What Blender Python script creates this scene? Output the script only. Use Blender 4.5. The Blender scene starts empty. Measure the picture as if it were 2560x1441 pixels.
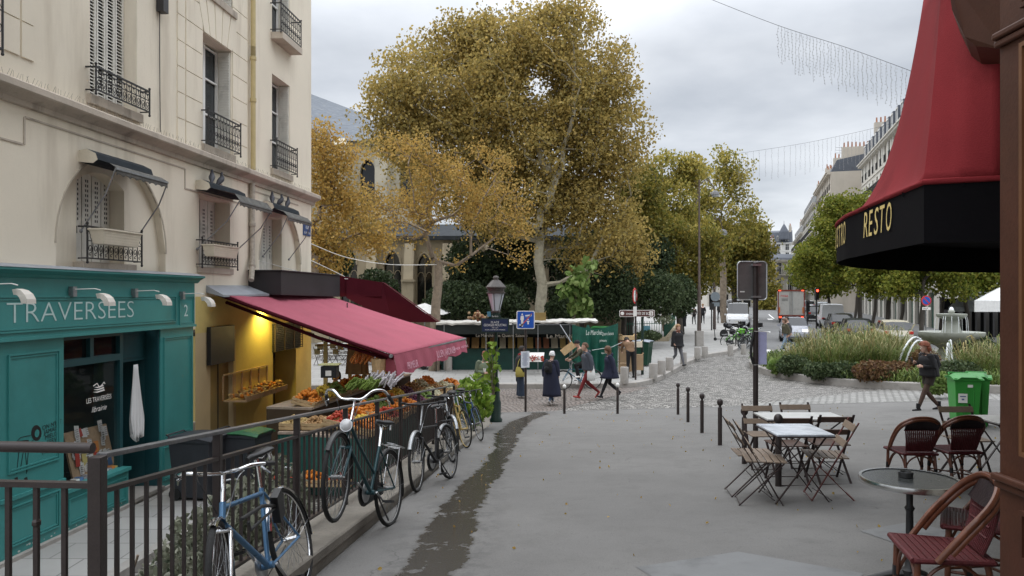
import bpy,bmesh,math,random
import numpy as np
from mathutils import Vector,Matrix
R=math.radians
random.seed(7)
sc=bpy.context.scene
F,CX,H,E=1900.0,1280.0,738.0,1.6
cd=bpy.data.cameras.new("camera");cam=bpy.data.objects.new("camera",cd);sc.collection.objects.link(cam)
cam.location=(0,0,E);cam.rotation_euler=(R(90),0,0)
cd.sensor_width=36;cd.lens=36*F/2560;cd.shift_y=(H-720.5)/2560;cd.clip_start=.05;cd.clip_end=2500
sc.camera=cam
SUN_EL,SUN_AZ=R(52),R(150)
wd=bpy.data.worlds.new("World");sc.world=wd;wd.use_nodes=True
nt=wd.node_tree;nt.nodes.clear()
N=nt.nodes.new;L=nt.links.new
out=N('ShaderNodeOutputWorld');bg=N('ShaderNodeBackground');L(bg.outputs[0],out.inputs[0])
sky=N('ShaderNodeTexSky');sky.sky_type='NISHITA';sky.sun_disc=False;sky.sun_elevation=SUN_EL;sky.sun_rotation=SUN_AZ
tc=N('ShaderNodeTexCoord');sep=N('ShaderNodeSeparateXYZ');L(tc.outputs['Generated'],sep.inputs[0])
dv=N('ShaderNodeMath');dv.operation='ADD';dv.inputs[1].default_value=.16;L(sep.outputs[2],dv.inputs[0])
d1=N('ShaderNodeMath');d1.operation='DIVIDE';L(sep.outputs[0],d1.inputs[0]);L(dv.outputs[0],d1.inputs[1])
d2=N('ShaderNodeMath');d2.operation='DIVIDE';L(sep.outputs[1],d2.inputs[0]);L(dv.outputs[0],d2.inputs[1])
cb=N('ShaderNodeCombineXYZ');L(d1.outputs[0],cb.inputs[0]);L(d2.outputs[0],cb.inputs[1])
nz=N('ShaderNodeTexNoise');nz.inputs['Scale'].default_value=.8;nz.inputs['Detail'].default_value=7;nz.inputs['Roughness'].default_value=.5
L(cb.outputs[0],nz.inputs['Vector'])
cr=N('ShaderNodeValToRGB');L(nz.outputs[0],cr.inputs[0])
cr.color_ramp.elements[0].position=.38;cr.color_ramp.elements[0].color=(.41,.435,.475,1)
cr.color_ramp.elements[1].position=.60;cr.color_ramp.elements[1].color=(.70,.72,.75,1)
zr=N('ShaderNodeMapRange');zr.inputs[1].default_value=.30;zr.inputs[2].default_value=.95
zr.inputs[3].default_value=1.0;zr.inputs[4].default_value=4.1;L(sep.outputs[2],zr.inputs[0])
mu=N('ShaderNodeVectorMath');mu.operation='SCALE';L(cr.outputs[0],mu.inputs[0]);L(zr.outputs[0],mu.inputs['Scale'])
sk=N('ShaderNodeVectorMath');sk.operation='SCALE';sk.inputs['Scale'].default_value=.012;L(sky.outputs[0],sk.inputs[0])
ad=N('ShaderNodeVectorMath');ad.operation='ADD';L(mu.outputs[0],ad.inputs[0]);L(sk.outputs[0],ad.inputs[1])
L(ad.outputs[0],bg.inputs[0]);bg.inputs[1].default_value=1.0
sl=bpy.data.lights.new("sun",'SUN');sl.energy=.7;sl.angle=R(40);sl.color=(1,.97,.93)
so=bpy.data.objects.new("sun",sl);sc.collection.objects.link(so)
so.rotation_euler=(R(90)-SUN_EL,0,R(180)-SUN_AZ+R(180))
sc.view_settings.view_transform='Standard';sc.view_settings.look='None'
sc.view_settings.exposure=0.34;sc.view_settings.gamma=1
def P(px,py,d):return Vector(((px-CX)/F*d,d,E+(H-py)/F*d))
BD=[(-20,-.15),(0,1.55),(22,3.42),(26,3.40),(34,3.2),(51,2.95),(70,2.6),(100,2.4),(150,2.2),(300,2.0),(900,1.9)]
def bb(d):
 for(a,u),(b,v)in zip(BD,BD[1:]):
  if d<=b:return u+(v-u)*(d-a)/(b-a)
 return BD[-1][1]
def gz(X,d):
 c=.032*max(0,min(X,14))
 f=1 if d<20 else max(.35,1-(d-20)/16)
 if d>36:f=max(0,.35-(d-36)/40)
 return E-bb(d)+c*f
def gp(px,py,dz=0):
 r=(px-CX)/F
 lo,hi=1.0,600.0;d=lo
 while d<hi:
  if(py-H)/F*d>=E-gz(r*d,d)-dz:break
  d+=.02 if d<60 else.2
 return Vector((r*d,d,gz(r*d,d)+dz))
def G(px,d,dz=0):X=(px-CX)/F*d;return Vector((X,d,gz(X,d)+dz))
MT={}
def mat(name,col,rough=.75,var=.12,scale=6,bump=.15,metal=0,fine=60,spec=.4,stain=0,stcol=None,emit=0,trans=0):
 if name in MT:return MT[name]
 m=bpy.data.materials.new(name);m.use_nodes=True;t=m.node_tree;n=t.nodes;l=t.links
 b=n['Principled BSDF'];b.inputs['Roughness'].default_value=rough;b.inputs['Metallic'].default_value=metal
 b.inputs['Specular IOR Level'].default_value=spec
 tc=n.new('ShaderNodeTexCoord')
 def nse(s,d=4,r=.6):
  q=n.new('ShaderNodeTexNoise');q.inputs['Scale'].default_value=s;q.inputs['Detail'].default_value=d;q.inputs['Roughness'].default_value=r
  l.new(tc.outputs['Object'],q.inputs['Vector']);return q
 a=nse(scale);f=nse(fine,3)
 def mix(x,y,fac,c2=None):
  q=n.new('ShaderNodeMix');q.data_type='RGBA'
  if hasattr(x,'links'):l.new(x,q.inputs[6])
  else:q.inputs[6].default_value=(*x,1)
  if hasattr(y,'links'):l.new(y,q.inputs[7])
  else:q.inputs[7].default_value=(*y,1)
  if hasattr(fac,'links'):l.new(fac,q.inputs[0])
  else:q.inputs[0].default_value=fac
  return q.outputs[2]
 def ramp(src,p0,p1):
  q=n.new('ShaderNodeMapRange');q.inputs[1].default_value=p0;q.inputs[2].default_value=p1;l.new(src,q.inputs[0]);return q.outputs[0]
 lo=tuple(c*(1-var)for c in col);hi=tuple(min(1,c*(1+var))for c in col)
 c=mix(lo,hi,ramp(a.outputs[0],.3,.7))
 c=mix(c,tuple(x*(1-var)for x in col),ramp(f.outputs[0],.5,.8))
 if stain:
  s=nse(stain,5,.65)
  if name in('stucco','pale_limestone','beige_render','cornice_stone','sandstone'):
   mp=n.new('ShaderNodeMapping');mp.inputs['Scale'].default_value=(2.2,2.2,.35);l.new(tc.outputs['Object'],mp.inputs[0]);l.new(mp.outputs[0],s.inputs['Vector'])
  c=mix(c,stcol or tuple(x*.55 for x in col),ramp(s.outputs[0],.52,.78))
 l.new(c,b.inputs['Base Color'])
 rr=n.new('ShaderNodeMapRange');rr.inputs[3].default_value=max(.02,rough-.1);rr.inputs[4].default_value=min(1,rough+.1)
 l.new(a.outputs[0],rr.inputs[0]);l.new(rr.outputs[0],b.inputs['Roughness'])
 if bump:
  bp=n.new('ShaderNodeBump');bp.inputs['Strength'].default_value=bump;bp.inputs['Distance'].default_value=.01
  l.new(f.outputs[0],bp.inputs['Height']);l.new(bp.outputs[0],b.inputs['Normal'])
 if emit:
  b.inputs['Emission Color'].default_value=(*col,1);b.inputs['Emission Strength'].default_value=emit
 if trans:b.inputs['Transmission Weight'].default_value=trans
 MT[name]=m;return m
def leafmat(name,cols,trans=.35):
 if name in MT:return MT[name]
 m=bpy.data.materials.new(name);m.use_nodes=True;t=m.node_tree;n=t.nodes;l=t.links
 b=n['Principled BSDF'];b.inputs['Roughness'].default_value=.6;b.inputs['Specular IOR Level'].default_value=.25
 g=n.new('ShaderNodeNewGeometry');cr=n.new('ShaderNodeValToRGB');l.new(g.outputs['Random Per Island'],cr.inputs[0])
 tc=n.new('ShaderNodeTexCoord');q=n.new('ShaderNodeTexNoise');q.inputs['Scale'].default_value=.45;q.inputs['Detail'].default_value=3
 l.new(tc.outputs['Object'],q.inputs['Vector'])
 mm=n.new('ShaderNodeMath');mm.operation='MULTIPLY_ADD';mm.inputs[1].default_value=1.6;mm.inputs[2].default_value=-.8;l.new(q.outputs[0],mm.inputs[0])
 aa=n.new('ShaderNodeMath');aa.operation='ADD';l.new(mm.outputs[0],aa.inputs[0]);l.new(g.outputs['Random Per Island'],aa.inputs[1]);l.new(aa.outputs[0],cr.inputs[0])
 e=cr.color_ramp.elements
 while len(e)<len(cols):e.new(.5)
 for i,c in enumerate(cols):e[i].position=i/(len(cols)-1);e[i].color=(*c,1)
 l.new(cr.outputs[0],b.inputs['Base Color'])
 tr=n.new('ShaderNodeBsdfTranslucent');l.new(cr.outputs[0],tr.inputs[0])
 mx=n.new('ShaderNodeMixShader');mx.inputs[0].default_value=trans;l.new(b.outputs[0],mx.inputs[1]);l.new(tr.outputs[0],mx.inputs[2])
 l.new(mx.outputs[0],n['Material Output'].inputs[0]);MT[name]=m;return m
def glassmat(name,col=(.02,.025,.03),rough=.05,alpha=None):
 if name in MT:return MT[name]
 m=bpy.data.materials.new(name);m.use_nodes=True;b=m.node_tree.nodes['Principled BSDF']
 b.inputs['Base Color'].default_value=(*col,1);b.inputs['Roughness'].default_value=rough;b.inputs['Specular IOR Level'].default_value=.6
 if alpha is not None:b.inputs['Alpha'].default_value=alpha
 MT[name]=m;return m
stucco=mat('stucco',(.76,.69,.565),.9,.05,.7,.12,fine=35,stain=.55,stcol=(.52,.45,.35))
stone=mat('cornice_stone',(.47,.41,.34),.9,.15,1.5,.25,fine=40,stain=1.3,stcol=(.22,.19,.155))
reveal=mat('reveal_stone',(.47,.41,.33),.9,.12,2,.2,stain=1.5)
teal=mat('teal_paint',(.048,.245,.235),.42,.1,1.4,.12,fine=60,stain=.9,stcol=(.036,.19,.18))
tealdark=mat('dark_teal_paint',(.012,.06,.07),.4,.1,3,.05)
iron=mat('black_iron',(.022,.021,.022),.5,.25,20,.2,fine=120,spec=.5)
brownpaint=mat('brown_paint',(.035,.026,.024),.45,.2,8,.15,fine=80)
galv=mat('grey_metal',(.30,.31,.32),.38,.18,12,.15,metal=.7,fine=90)
chrome=mat('chrome',(.75,.76,.78),.16,.05,20,.03,metal=1)
alu=mat('aluminium',(.55,.56,.57),.35,.1,15,.1,metal=.9)
rubber=mat('rubber',(.018,.018,.018),.8,.2,20,.3)
blackpl=mat('black_plastic',(.015,.015,.016),.45,.2,12,.1)
whitep=mat('white_paint',(.78,.77,.74),.5,.06,4,.08)
creamp=mat('cream_paint',(.62,.56,.45),.6,.08,5,.1)
shut=mat('shutter_paint',(.72,.70,.64),.65,.08,3,.1,stain=2)
zinc=mat('zinc',(.30,.32,.35),.5,.15,2,.15,stain=1.2)
granite=mat('granite',(.33,.31,.285),.85,.15,3,.35,fine=110,stain=2)
yellowp=mat('ochre_wall',(.58,.46,.17),.8,.1,.9,.12,stain=.8,stcol=(.42,.31,.12))
beigep=mat('beige_wall',(.52,.41,.24),.8,.08,1.2,.12)
magenta=mat('magenta_canvas',(.36,.092,.128),.85,.08,1.1,.25,fine=120,spec=.2,stain=1.3,stcol=(.30,.078,.108))
darkred=mat('dark_red_canvas',(.06,.008,.014),.95,.1,2,.1,spec=.08)
redcan=mat('red_canvas',(.215,.026,.03),.9,.1,1.5,.3,fine=110,spec=.08,stain=1.1)
blackcan=mat('black_canvas',(.007,.0065,.0075),.95,.1,4,.1,spec=.06)
gold=mat('gold_letters',(.72,.56,.22),.5,.05,8,.05)
wood=mat('light_wood',(.42,.29,.17),.65,.2,9,.2)
woodg=mat('weathered_wood',(.36,.29,.23),.7,.2,12,.2)
crate=mat('crate_wood',(.52,.37,.2),.75,.15,12,.2)
rattan=mat('varnished_rattan',(.125,.038,.016),.42,.3,14,.1,spec=.6)
weave=mat('red_weave',(.085,.011,.013),.5,.3,40,.5,fine=160,spec=.35)
darkwood=mat('varnished_wood',(.065,.024,.013),.55,.2,5,.1,spec=.25,stain=2,stcol=(.07,.024,.014))
skin=mat('skin',(.52,.32,.24),.55,.05,10,.05)
skind=mat('dark_skin',(.16,.085,.06),.5,.05,10,.05)
binG=mat('green_plastic',(.035,.27,.04),.4,.07,4,.06)
binD=mat('dark_grey_plastic',(.035,.038,.045),.5,.1,4,.08)
gtarp=mat('green_tarpaulin',(.007,.085,.058),.6,.2,3,.4,fine=14)
signblue=mat('sign_blue',(.012,.09,.45),.4,.05,10,.03)
navy=mat('enamel_navy',(.012,.022,.07),.35,.1,10,.03)
dkgreen=mat('dark_green_paint',(.008,.026,.019),.45,.15,10,.1)
bark=mat('bark',(.22,.175,.13),.9,.3,5,.6,fine=30)
barkp=mat('plane_bark',(.33,.30,.22),.9,.2,4,.4,fine=20,stain=3,stcol=(.17,.15,.10))
barkd=mat('dark_bark',(.07,.06,.05),.9,.25,5,.6,fine=30)
glass=glassmat('window_glass',(.03,.037,.042),.06)
glassd=glassmat('dark_glass',(.008,.009,.01),.08)
glassclear=glassmat('shop_glass',(.03,.04,.04),.03,.28)
water=glassmat('water',(.12,.14,.13),.05)
foam=mat('white_water',(.85,.88,.9),.3,.05,20,.2)
col=sc.collection
WM={}
def tag(o,label=None,cat=None,group=None,kind=None):
 if label:o['label']=label
 if cat:o['category']=cat
 if group:o['group']=group
 if kind:o['kind']=kind
 return o
def thing(name,label,cat,loc=(0,0,0),rz=0,group=None,rot=None):
 o=bpy.data.objects.new(name,None);col.objects.link(o);o.location=loc
 o.rotation_euler=rot if rot else(0,0,rz);o.empty_display_size=.2
 WM[o]=Matrix.LocRotScale(Vector(loc),o.rotation_euler,None)
 return tag(o,label,cat,group)
def kids(o):return[c for c in bpy.data.objects if c.parent==o]
def dup(o,loc=None,rz=None,label=None,group=None,parent=None,rot=None,scale=None):
 c=o.copy();col.objects.link(c);c.parent=parent
 if loc is not None:c.location=loc
 if rz is not None:c.rotation_euler=(0,0,rz)
 if rot is not None:c.rotation_euler=rot
 if scale is not None:c.scale=(scale,)*3 if not hasattr(scale,'__len__')else scale
 if label:c['label']=label
 if group:c['group']=group
 for k in list(KIDS.get(o.name,[])):dup(k,parent=c)
 return c
KIDS={}
class MB:
 def __init__(s):s.v=[];s.f=[];s.m=[];s.mats=[];s.cur=0;s.T=None
 def use(s,m):
  if m not in s.mats:s.mats.append(m)
  s.cur=s.mats.index(m);return s
 def add(s,vs,fs):
  k=len(s.v)
  if s.T is not None:vs=[s.T@Vector(p)for p in vs]
  s.v+=[tuple(p)for p in vs];s.f+=[tuple(i+k for i in f)for f in fs];s.m+=[s.cur]*len(fs);return s
 def poly(s,pts):return s.add(pts,[tuple(range(len(pts)))])
 def box(s,c,sz,M=None):
  x,y,z=sz[0]/2,sz[1]/2,sz[2]/2
  vs=[Vector((a,b,e))for a in(-x,x)for b in(-y,y)for e in(-z,z)]
  if M is not None:vs=[M@p for p in vs]
  c=Vector(c);vs=[p+c for p in vs]
  return s.add(vs,[(0,1,3,2),(4,6,7,5),(0,4,5,1),(2,3,7,6),(0,2,6,4),(1,5,7,3)])
 def hexa(s,b,t):
  return s.add(list(b)+list(t),[(3,2,1,0),(4,5,6,7),(0,1,5,4),(1,2,6,5),(2,3,7,6),(3,0,4,7)])
 def bar(s,p,q,w,h,up=(0,0,1)):
  p,q=Vector(p),Vector(q);d=(q-p).normalized();up=Vector(up)
  if abs(d.dot(up))>.99:up=Vector((0,1,0))
  a=d.cross(up).normalized()*w/2;b=a.normalized().cross(d).normalized()*h/2
  return s.hexa([p-a-b,p+a-b,q+a-b,q-a-b],[p-a+b,p+a+b,q+a+b,q-a+b])
 def tube(s,pts,r,n=8,closed=False,caps=True,sy=1.0):
  pts=[Vector(p)for p in pts];m=len(pts);rs=r if hasattr(r,'__len__')else[r]*m
  up=None;vs=[];fs=[]
  for i in range(m):
   if closed:t=pts[(i+1)%m]-pts[i-1]
   else:t=pts[min(i+1,m-1)]-pts[max(i-1,0)]
   if t.length<1e-9:t=Vector((0,0,1))
   t.normalize()
   if up is None:
    up=Vector((0,0,1))if abs(t.z)<.9 else Vector((1,0,0))
   a=t.cross(up)
   if a.length<1e-6:a=t.orthogonal()
   a.normalize();b=a.cross(t).normalized();up=b
   for k in range(n):
    an=2*math.pi*k/n;vs.append(pts[i]+(a*math.cos(an)+b*math.sin(an)*sy)*rs[i])
  for i in range(m if closed else m-1):
   j=(i+1)%m
   for k in range(n):
    k2=(k+1)%n;fs.append((i*n+k,i*n+k2,j*n+k2,j*n+k))
  if caps and not closed:fs.append(tuple(range(n-1,-1,-1)));fs.append(tuple((m-1)*n+k for k in range(n)))
  return s.add(vs,fs)
 def lathe(s,prof,o=(0,0,0),n=16,M=None,caps=True):
  o=Vector(o);vs=[];fs=[]
  for r,z in prof:
   for k in range(n):
    a=2*math.pi*k/n;p=Vector((r*math.cos(a),r*math.sin(a),z));vs.append((M@p if M is not None else p)+o)
  for i in range(len(prof)-1):
   for k in range(n):
    k2=(k+1)%n;fs.append((i*n+k,i*n+k2,(i+1)*n+k2,(i+1)*n+k))
  if caps:fs.append(tuple(range(n-1,-1,-1)));fs.append(tuple((len(prof)-1)*n+k for k in range(n)))
  return s.add(vs,fs)
 def ball(s,c,r,nu=10,nv=7,M=None):
  r=r if hasattr(r,'__len__')else(r,r,r);c=Vector(c);vs=[];fs=[]
  for j in range(1,nv):
   t=math.pi*j/nv
   for k in range(nu):
    a=2*math.pi*k/nu;p=Vector((r[0]*math.sin(t)*math.cos(a),r[1]*math.sin(t)*math.sin(a),r[2]*math.cos(t)))
    vs.append((M@p if M is not None else p)+c)
  top=Vector((0,0,r[2]));bot=-top
  if M is not None:top=M@top;bot=M@bot
  vs+=[top+c,bot+c];T=len(vs)-2
  for j in range(nv-2):
   for k in range(nu):k2=(k+1)%nu;fs.append((j*nu+k,(j+1)*nu+k,(j+1)*nu+k2,j*nu+k2))
  for k in range(nu):k2=(k+1)%nu;fs.append((T,k,k2));fs.append((T+1,(nv-2)*nu+k2,(nv-2)*nu+k))
  return s.add(vs,fs)
 def prism(s,pts,ext):
  pts=[Vector(p)for p in pts];e=Vector(ext);n=len(pts)
  return s.add(pts+[p+e for p in pts],[tuple(range(n-1,-1,-1)),tuple(range(n,2*n))]+[(i,(i+1)%n,n+(i+1)%n,n+i)for i in range(n)])
 def grid(s,rows):
  m=len(rows[0]);fs=[]
  for i in range(len(rows)-1):
   for j in range(m-1):fs.append((i*m+j,i*m+j+1,(i+1)*m+j+1,(i+1)*m+j))
  return s.add([p for r in rows for p in r],fs)
 def text(s,body,origin,ux,uz,height,width=None,depth=.004,shear=0,bold=0,align='L'):
  c=bpy.data.curves.new('t','FONT');c.body=body;c.resolution_u=3;c.shear=shear;c.offset=bold
  o=bpy.data.objects.new('t',c);me=bpy.data.meshes.new_from_object(o)
  bpy.data.objects.remove(o);bpy.data.curves.remove(c)
  vs=[v.co.copy()for v in me.vertices];fs=[tuple(p.vertices)for p in me.polygons];bpy.data.meshes.remove(me)
  if not vs:return s
  x0=min(v.x for v in vs);x1=max(v.x for v in vs);k=height/.72;kx=width/(x1-x0)if width else k
  ux=Vector(ux).normalized();uz=Vector(uz).normalized();nn=ux.cross(uz)
  sh=x0 if align=='L' else(x0+x1)/2
  q=[Vector(origin)+ux*((v.x-sh)*kx)+uz*(v.y*k)+nn*depth for v in vs]
  return s.add(q,fs)
 def build(s,name,parent=None,m=None,smooth=False,bevel=0,world=True,label=None):
  if m is not None and not s.mats:s.use(m)
  me=bpy.data.meshes.new(name)
  vs=s.v
  if parent is not None and world and parent in WM:
   iv=WM[parent].inverted();vs=[tuple(iv@Vector(p))for p in vs]
  me.from_pydata(vs,[],s.f);
  for q in(s.mats or[iron]):me.materials.append(q)
  me.polygons.foreach_set('material_index',s.m)
  if smooth:me.polygons.foreach_set('use_smooth',[True]*len(s.f))
  me.update()
  o=bpy.data.objects.new(name,me);col.objects.link(o)
  if parent is not None:
   o.parent=parent;KIDS.setdefault(parent.name,[]).append(o)
   if parent in WM:WM[o]=WM[parent].copy()
  else:WM[o]=Matrix.Identity(4)
  if bevel:
   b=o.modifiers.new('bevel','BEVEL');b.width=bevel;b.segments=2;b.limit_method='ANGLE';b.angle_limit=R(40)
  if smooth:
   bm=bmesh.new();bm.from_mesh(me)
   for e in bm.edges:
    if len(e.link_faces)==2 and e.calc_face_angle(0)>R(45):e.smooth=False
   bm.to_mesh(me);bm.free()
  if label:o['label']=label
  return o
def one(mb,name,label,cat,m=None,loc=None,group=None,smooth=False,bevel=0,kind=None):
 """a top-level thing that is a single mesh, origin at its base"""
 if loc is not None:mb.v=[(x-loc[0],y-loc[1],z-loc[2])for x,y,z in mb.v]
 o=mb.build(name,None,m,smooth,bevel)
 if loc is not None:o.location=loc;WM[o]=Matrix.Translation(Vector(loc))
 return tag(o,label,cat,group,kind)
def struct(mb,name,m=None,smooth=False):return tag(mb.build(name,None,m,smooth),kind='structure')
def spline(pts,n=8):
 pts=[Vector(p)for p in pts];out=[]
 for i in range(len(pts)-1):
  p0=pts[max(i-1,0)];p1=pts[i];p2=pts[i+1];p3=pts[min(i+2,len(pts)-1)]
  for k in range(n):
   t=k/n;out.append(.5*((2*p1)+(p2-p0)*t+(2*p0-5*p1+4*p2-p3)*t*t+(3*p1-p0-3*p2+p3)*t**3))
 out.append(pts[-1]);return out
# === GROUND
RX=lambda d:-1.8+.0435*(d-3.3)
LX=lambda d:-1.42+.068*(d-5.3)
RT=lambda d:E-.70-.095*(d-3.3)
FLOOR=E-3.33
def ground():
 mb=MB();xs=[-260,-120,-60,-30,-15,-8,-4,0,4,8,12,16,20,26,34,44,60,90,140,220,320]
 ys=[-15,0,6,12,18,22,26,30,34,38,44,52,60,75,100,150,220,300,500,900]
 rows=[[(x,y,(E-3.50 if y<26 else gz(x,y)-.10))for x in xs]for y in ys]
 mb.grid(rows);return struct(mb,'ground',mat('earth',(.17,.155,.13),.95,.2,.4,.4))
ground()
def groundmat(name,kind):
 m=bpy.data.materials.new(name);m.use_nodes=True;t=m.node_tree;n=t.nodes;l=t.links;b=n['Principled BSDF']
 tc=n.new('ShaderNodeTexCoord');O=tc.outputs['Object']
 def noise(s,d=5,r=.6,v=None):
  q=n.new('ShaderNodeTexNoise');q.inputs['Scale'].default_value=s;q.inputs['Detail'].default_value=d;q.inputs['Roughness'].default_value=r
  l.new(v or O,q.inputs['Vector']);return q.outputs[0]
 def mr(src,a,c,x=0,y=1):
  q=n.new('ShaderNodeMapRange');q.inputs[1].default_value=a;q.inputs[2].default_value=c;q.inputs[3].default_value=x;q.inputs[4].default_value=y;l.new(src,q.inputs[0]);return q.outputs[0]
 def mx(fac,x,y):
  q=n.new('ShaderNodeMix');q.data_type='RGBA'
  for s,k in((fac,0),(x,6),(y,7)):
   if hasattr(s,'links'):l.new(s,q.inputs[k])
   elif k==0:q.inputs[0].default_value=s
   else:q.inputs[k].default_value=(*s,1)
  return q.outputs[2]
 def ma(op,a,c):
  q=n.new('ShaderNodeMath');q.operation=op
  for s,k in((a,0),(c,1)):
   if hasattr(s,'links'):l.new(s,q.inputs[k])
   else:q.inputs[k].default_value=s
  return q.outputs[0]
 bp=n.new('ShaderNodeBump');bp.inputs['Distance'].default_value=.02;l.new(bp.outputs[0],b.inputs['Normal'])
 if kind=='pave':
  c=mx(mr(noise(.5,6),.3,.7),(.118,.114,.108),(.168,.163,.154))
  c=mx(mr(noise(2.3,8,.7),.48,.75),c,(.108,.104,.097))
  c=mx(mr(noise(140,2),.52,.74),c,(.18,.177,.172))
  c=mx(mr(noise(75,2),.6,.72),c,(.075,.075,.073))
  vo=n.new('ShaderNodeTexVoronoi');vo.inputs['Scale'].default_value=1.7;l.new(O,vo.inputs['Vector'])
  c=mx(mr(vo.outputs['Distance'],.035,.02),c,(.07,.065,.06))
  se=n.new('ShaderNodeSeparateXYZ');l.new(O,se.inputs[0])
  f=mr(se.outputs[1],3.5,23.5)
  cr=n.new('ShaderNodeValToRGB');l.new(f,cr.inputs[0]);el=cr.color_ramp.elements
  pts=[]
  for(px,py,w)in((1350,1036,38),(1300,1055,50),(1268,1085,55),(1262,1120,50),(1235,1160,50),(1190,1220,62),(1150,1270,75),(1130,1320,95),(1100,1380,110),(1060,1441,120)):
   g=gp(px,py);pts.append(((g.y-3.5)/20,(g.x+3)/6,w*(.56+.12*(py>1180))*g.y/F))
  g=pts[-1];pts.append((0.0,g[1]-.03,g[2]));pts.sort()
  while len(el)<len(pts):el.new(.5)
  for i,(p,x,w)in enumerate(pts):el[i].position=max(0,min(1,p));el[i].color=(x,w,0,1)
  sc2=n.new('ShaderNodeSeparateColor');l.new(cr.outputs[0],sc2.inputs[0])
  xc=ma('MULTIPLY_ADD',sc2.outputs[0],6);xc.node.inputs[2].default_value=-3
  dx=ma('ABSOLUTE',ma('SUBTRACT',se.outputs[0],xc),0)
  sg=ma('SUBTRACT',sc2.outputs[1],dx)
  sg=ma('ADD',sg,ma('MULTIPLY',ma('SUBTRACT',noise(3.4,8,.72),.5),.46))
  wet=mr(sg,-.012,.03)
  gapn=mr(noise(2.6,7,.8),.60,.63);wet=ma('SUBTRACT',wet,ma('MULTIPLY',gapn,wet))
  damp=ma('MULTIPLY',mr(sg,-.30,.0,0,.75),mr(noise(5.5,6,.75),.47,.56))
  c=mx(damp,c,(.08,.078,.074));c=mx(wet,c,(.036,.032,.026))
  l.new(c,b.inputs['Base Color'])
  ro=mx(wet,(.82,.82,.82),(.17,.17,.17));l.new(ro,b.inputs['Roughness'])
  l.new(noise(90,4),bp.inputs['Height']);bp.inputs['Strength'].default_value=.25
  ck=n.new('ShaderNodeTexVoronoi');ck.feature='DISTANCE_TO_EDGE';ck.inputs['Scale'].default_value=.38;vd=n.new('ShaderNodeVectorMath');vd.operation='MULTIPLY_ADD';nn2=n.new('ShaderNodeTexNoise');nn2.inputs['Scale'].default_value=1.6;nn2.inputs['Detail'].default_value=5;l.new(O,nn2.inputs['Vector']);l.new(nn2.outputs['Color'],vd.inputs[0]);vd.inputs[1].default_value=(1.1,1.1,0);l.new(O,vd.inputs[2]);l.new(vd.outputs[0],ck.inputs['Vector'])
  crk=ma('MULTIPLY',mr(ck.outputs['Distance'],.004,.0015),mr(noise(.7,3),.5,.58));cc3=mx(ma('MULTIPLY',crk,.55),b.inputs['Base Color'].links[0].from_socket,(.05,.048,.045));l.new(cc3,b.inputs['Base Color'])
 elif kind in('cobble','cobblered','setts'):
  mp=n.new('ShaderNodeMapping');l.new(O,mp.inputs[0]);mp.inputs['Rotation'].default_value=(0,0,R({'cobble':12,'cobblered':25,'setts':62}[kind]))
  nv=n.new('ShaderNodeTexNoise');nv.inputs['Scale'].default_value=.5;nv.inputs['Detail'].default_value=2;l.new(O,nv.inputs['Vector'])
  vm=n.new('ShaderNodeVectorMath');vm.operation='MULTIPLY_ADD';l.new(nv.outputs['Color'],vm.inputs[0])
  k={'cobble':1.0,'cobblered':1.2,'setts':.05}[kind];vm.inputs[1].default_value=(k,k,0);l.new(mp.outputs[0],vm.inputs[2])
  br=n.new('ShaderNodeTexBrick');l.new(vm.outputs[0],br.inputs['Vector'])
  br.inputs['Scale'].default_value=1;br.inputs['Brick Width'].default_value=.16 if kind!='setts' else.26;br.inputs['Row Height'].default_value=.125 if kind!='setts' else.17
  br.inputs['Mortar Size'].default_value=.022;br.inputs['Mortar Smooth'].default_value=.5;br.offset=.5;br.inputs['Bias'].default_value=0
  if kind=='cobblered':br.inputs['Color1'].default_value=(.21,.165,.14,1);br.inputs['Color2'].default_value=(.30,.26,.235,1)
  elif kind=='setts':br.inputs['Color1'].default_value=(.24,.235,.22,1);br.inputs['Color2'].default_value=(.33,.325,.305,1)
  else:br.inputs['Color1'].default_value=(.11,.105,.095,1);br.inputs['Color2'].default_value=(.40,.38,.35,1)
  br.inputs['Mortar'].default_value=(.04,.036,.03,1)
  c=mx(mr(noise(.35,5),.45,.7),br.outputs[0],(.22,.205,.185));c.node.inputs[0].links and None
  c2=mx(mr(noise(.5,5),.35,.75,0,.35),br.outputs[0],(.16,.15,.14))
  l.new(c2,b.inputs['Base Color']);b.inputs['Roughness'].default_value=.62
  l.new(ma('SUBTRACT',1,br.outputs['Fac']),bp.inputs['Height']);bp.inputs['Strength'].default_value=1.0
 elif kind=='asphalt':
  c=mx(mr(noise(.3,6),.3,.7),(.115,.115,.115),(.165,.165,.163));c=mx(mr(noise(3,6),.5,.8),c,(.1,.1,.1))
  l.new(c,b.inputs['Base Color']);b.inputs['Roughness'].default_value=.75;l.new(noise(60),bp.inputs['Height']);bp.inputs['Strength'].default_value=.2
 elif kind=='slabs':
  br=n.new('ShaderNodeTexBrick');l.new(O,br.inputs['Vector']);br.inputs['Scale'].default_value=1;br.inputs['Brick Width'].default_value=.9;br.inputs['Row Height'].default_value=.6
  br.inputs['Mortar Size'].default_value=.012;br.inputs['Color1'].default_value=(.30,.295,.28,1);br.inputs['Color2'].default_value=(.35,.34,.325,1);br.inputs['Mortar'].default_value=(.17,.165,.155,1)
  c=mx(mr(noise(.8,6),.4,.75,0,.5),br.outputs[0],(.24,.235,.22));l.new(c,b.inputs['Base Color']);b.inputs['Roughness'].default_value=.8
  l.new(noise(50),bp.inputs['Height']);bp.inputs['Strength'].default_value=.15
 return m
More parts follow.
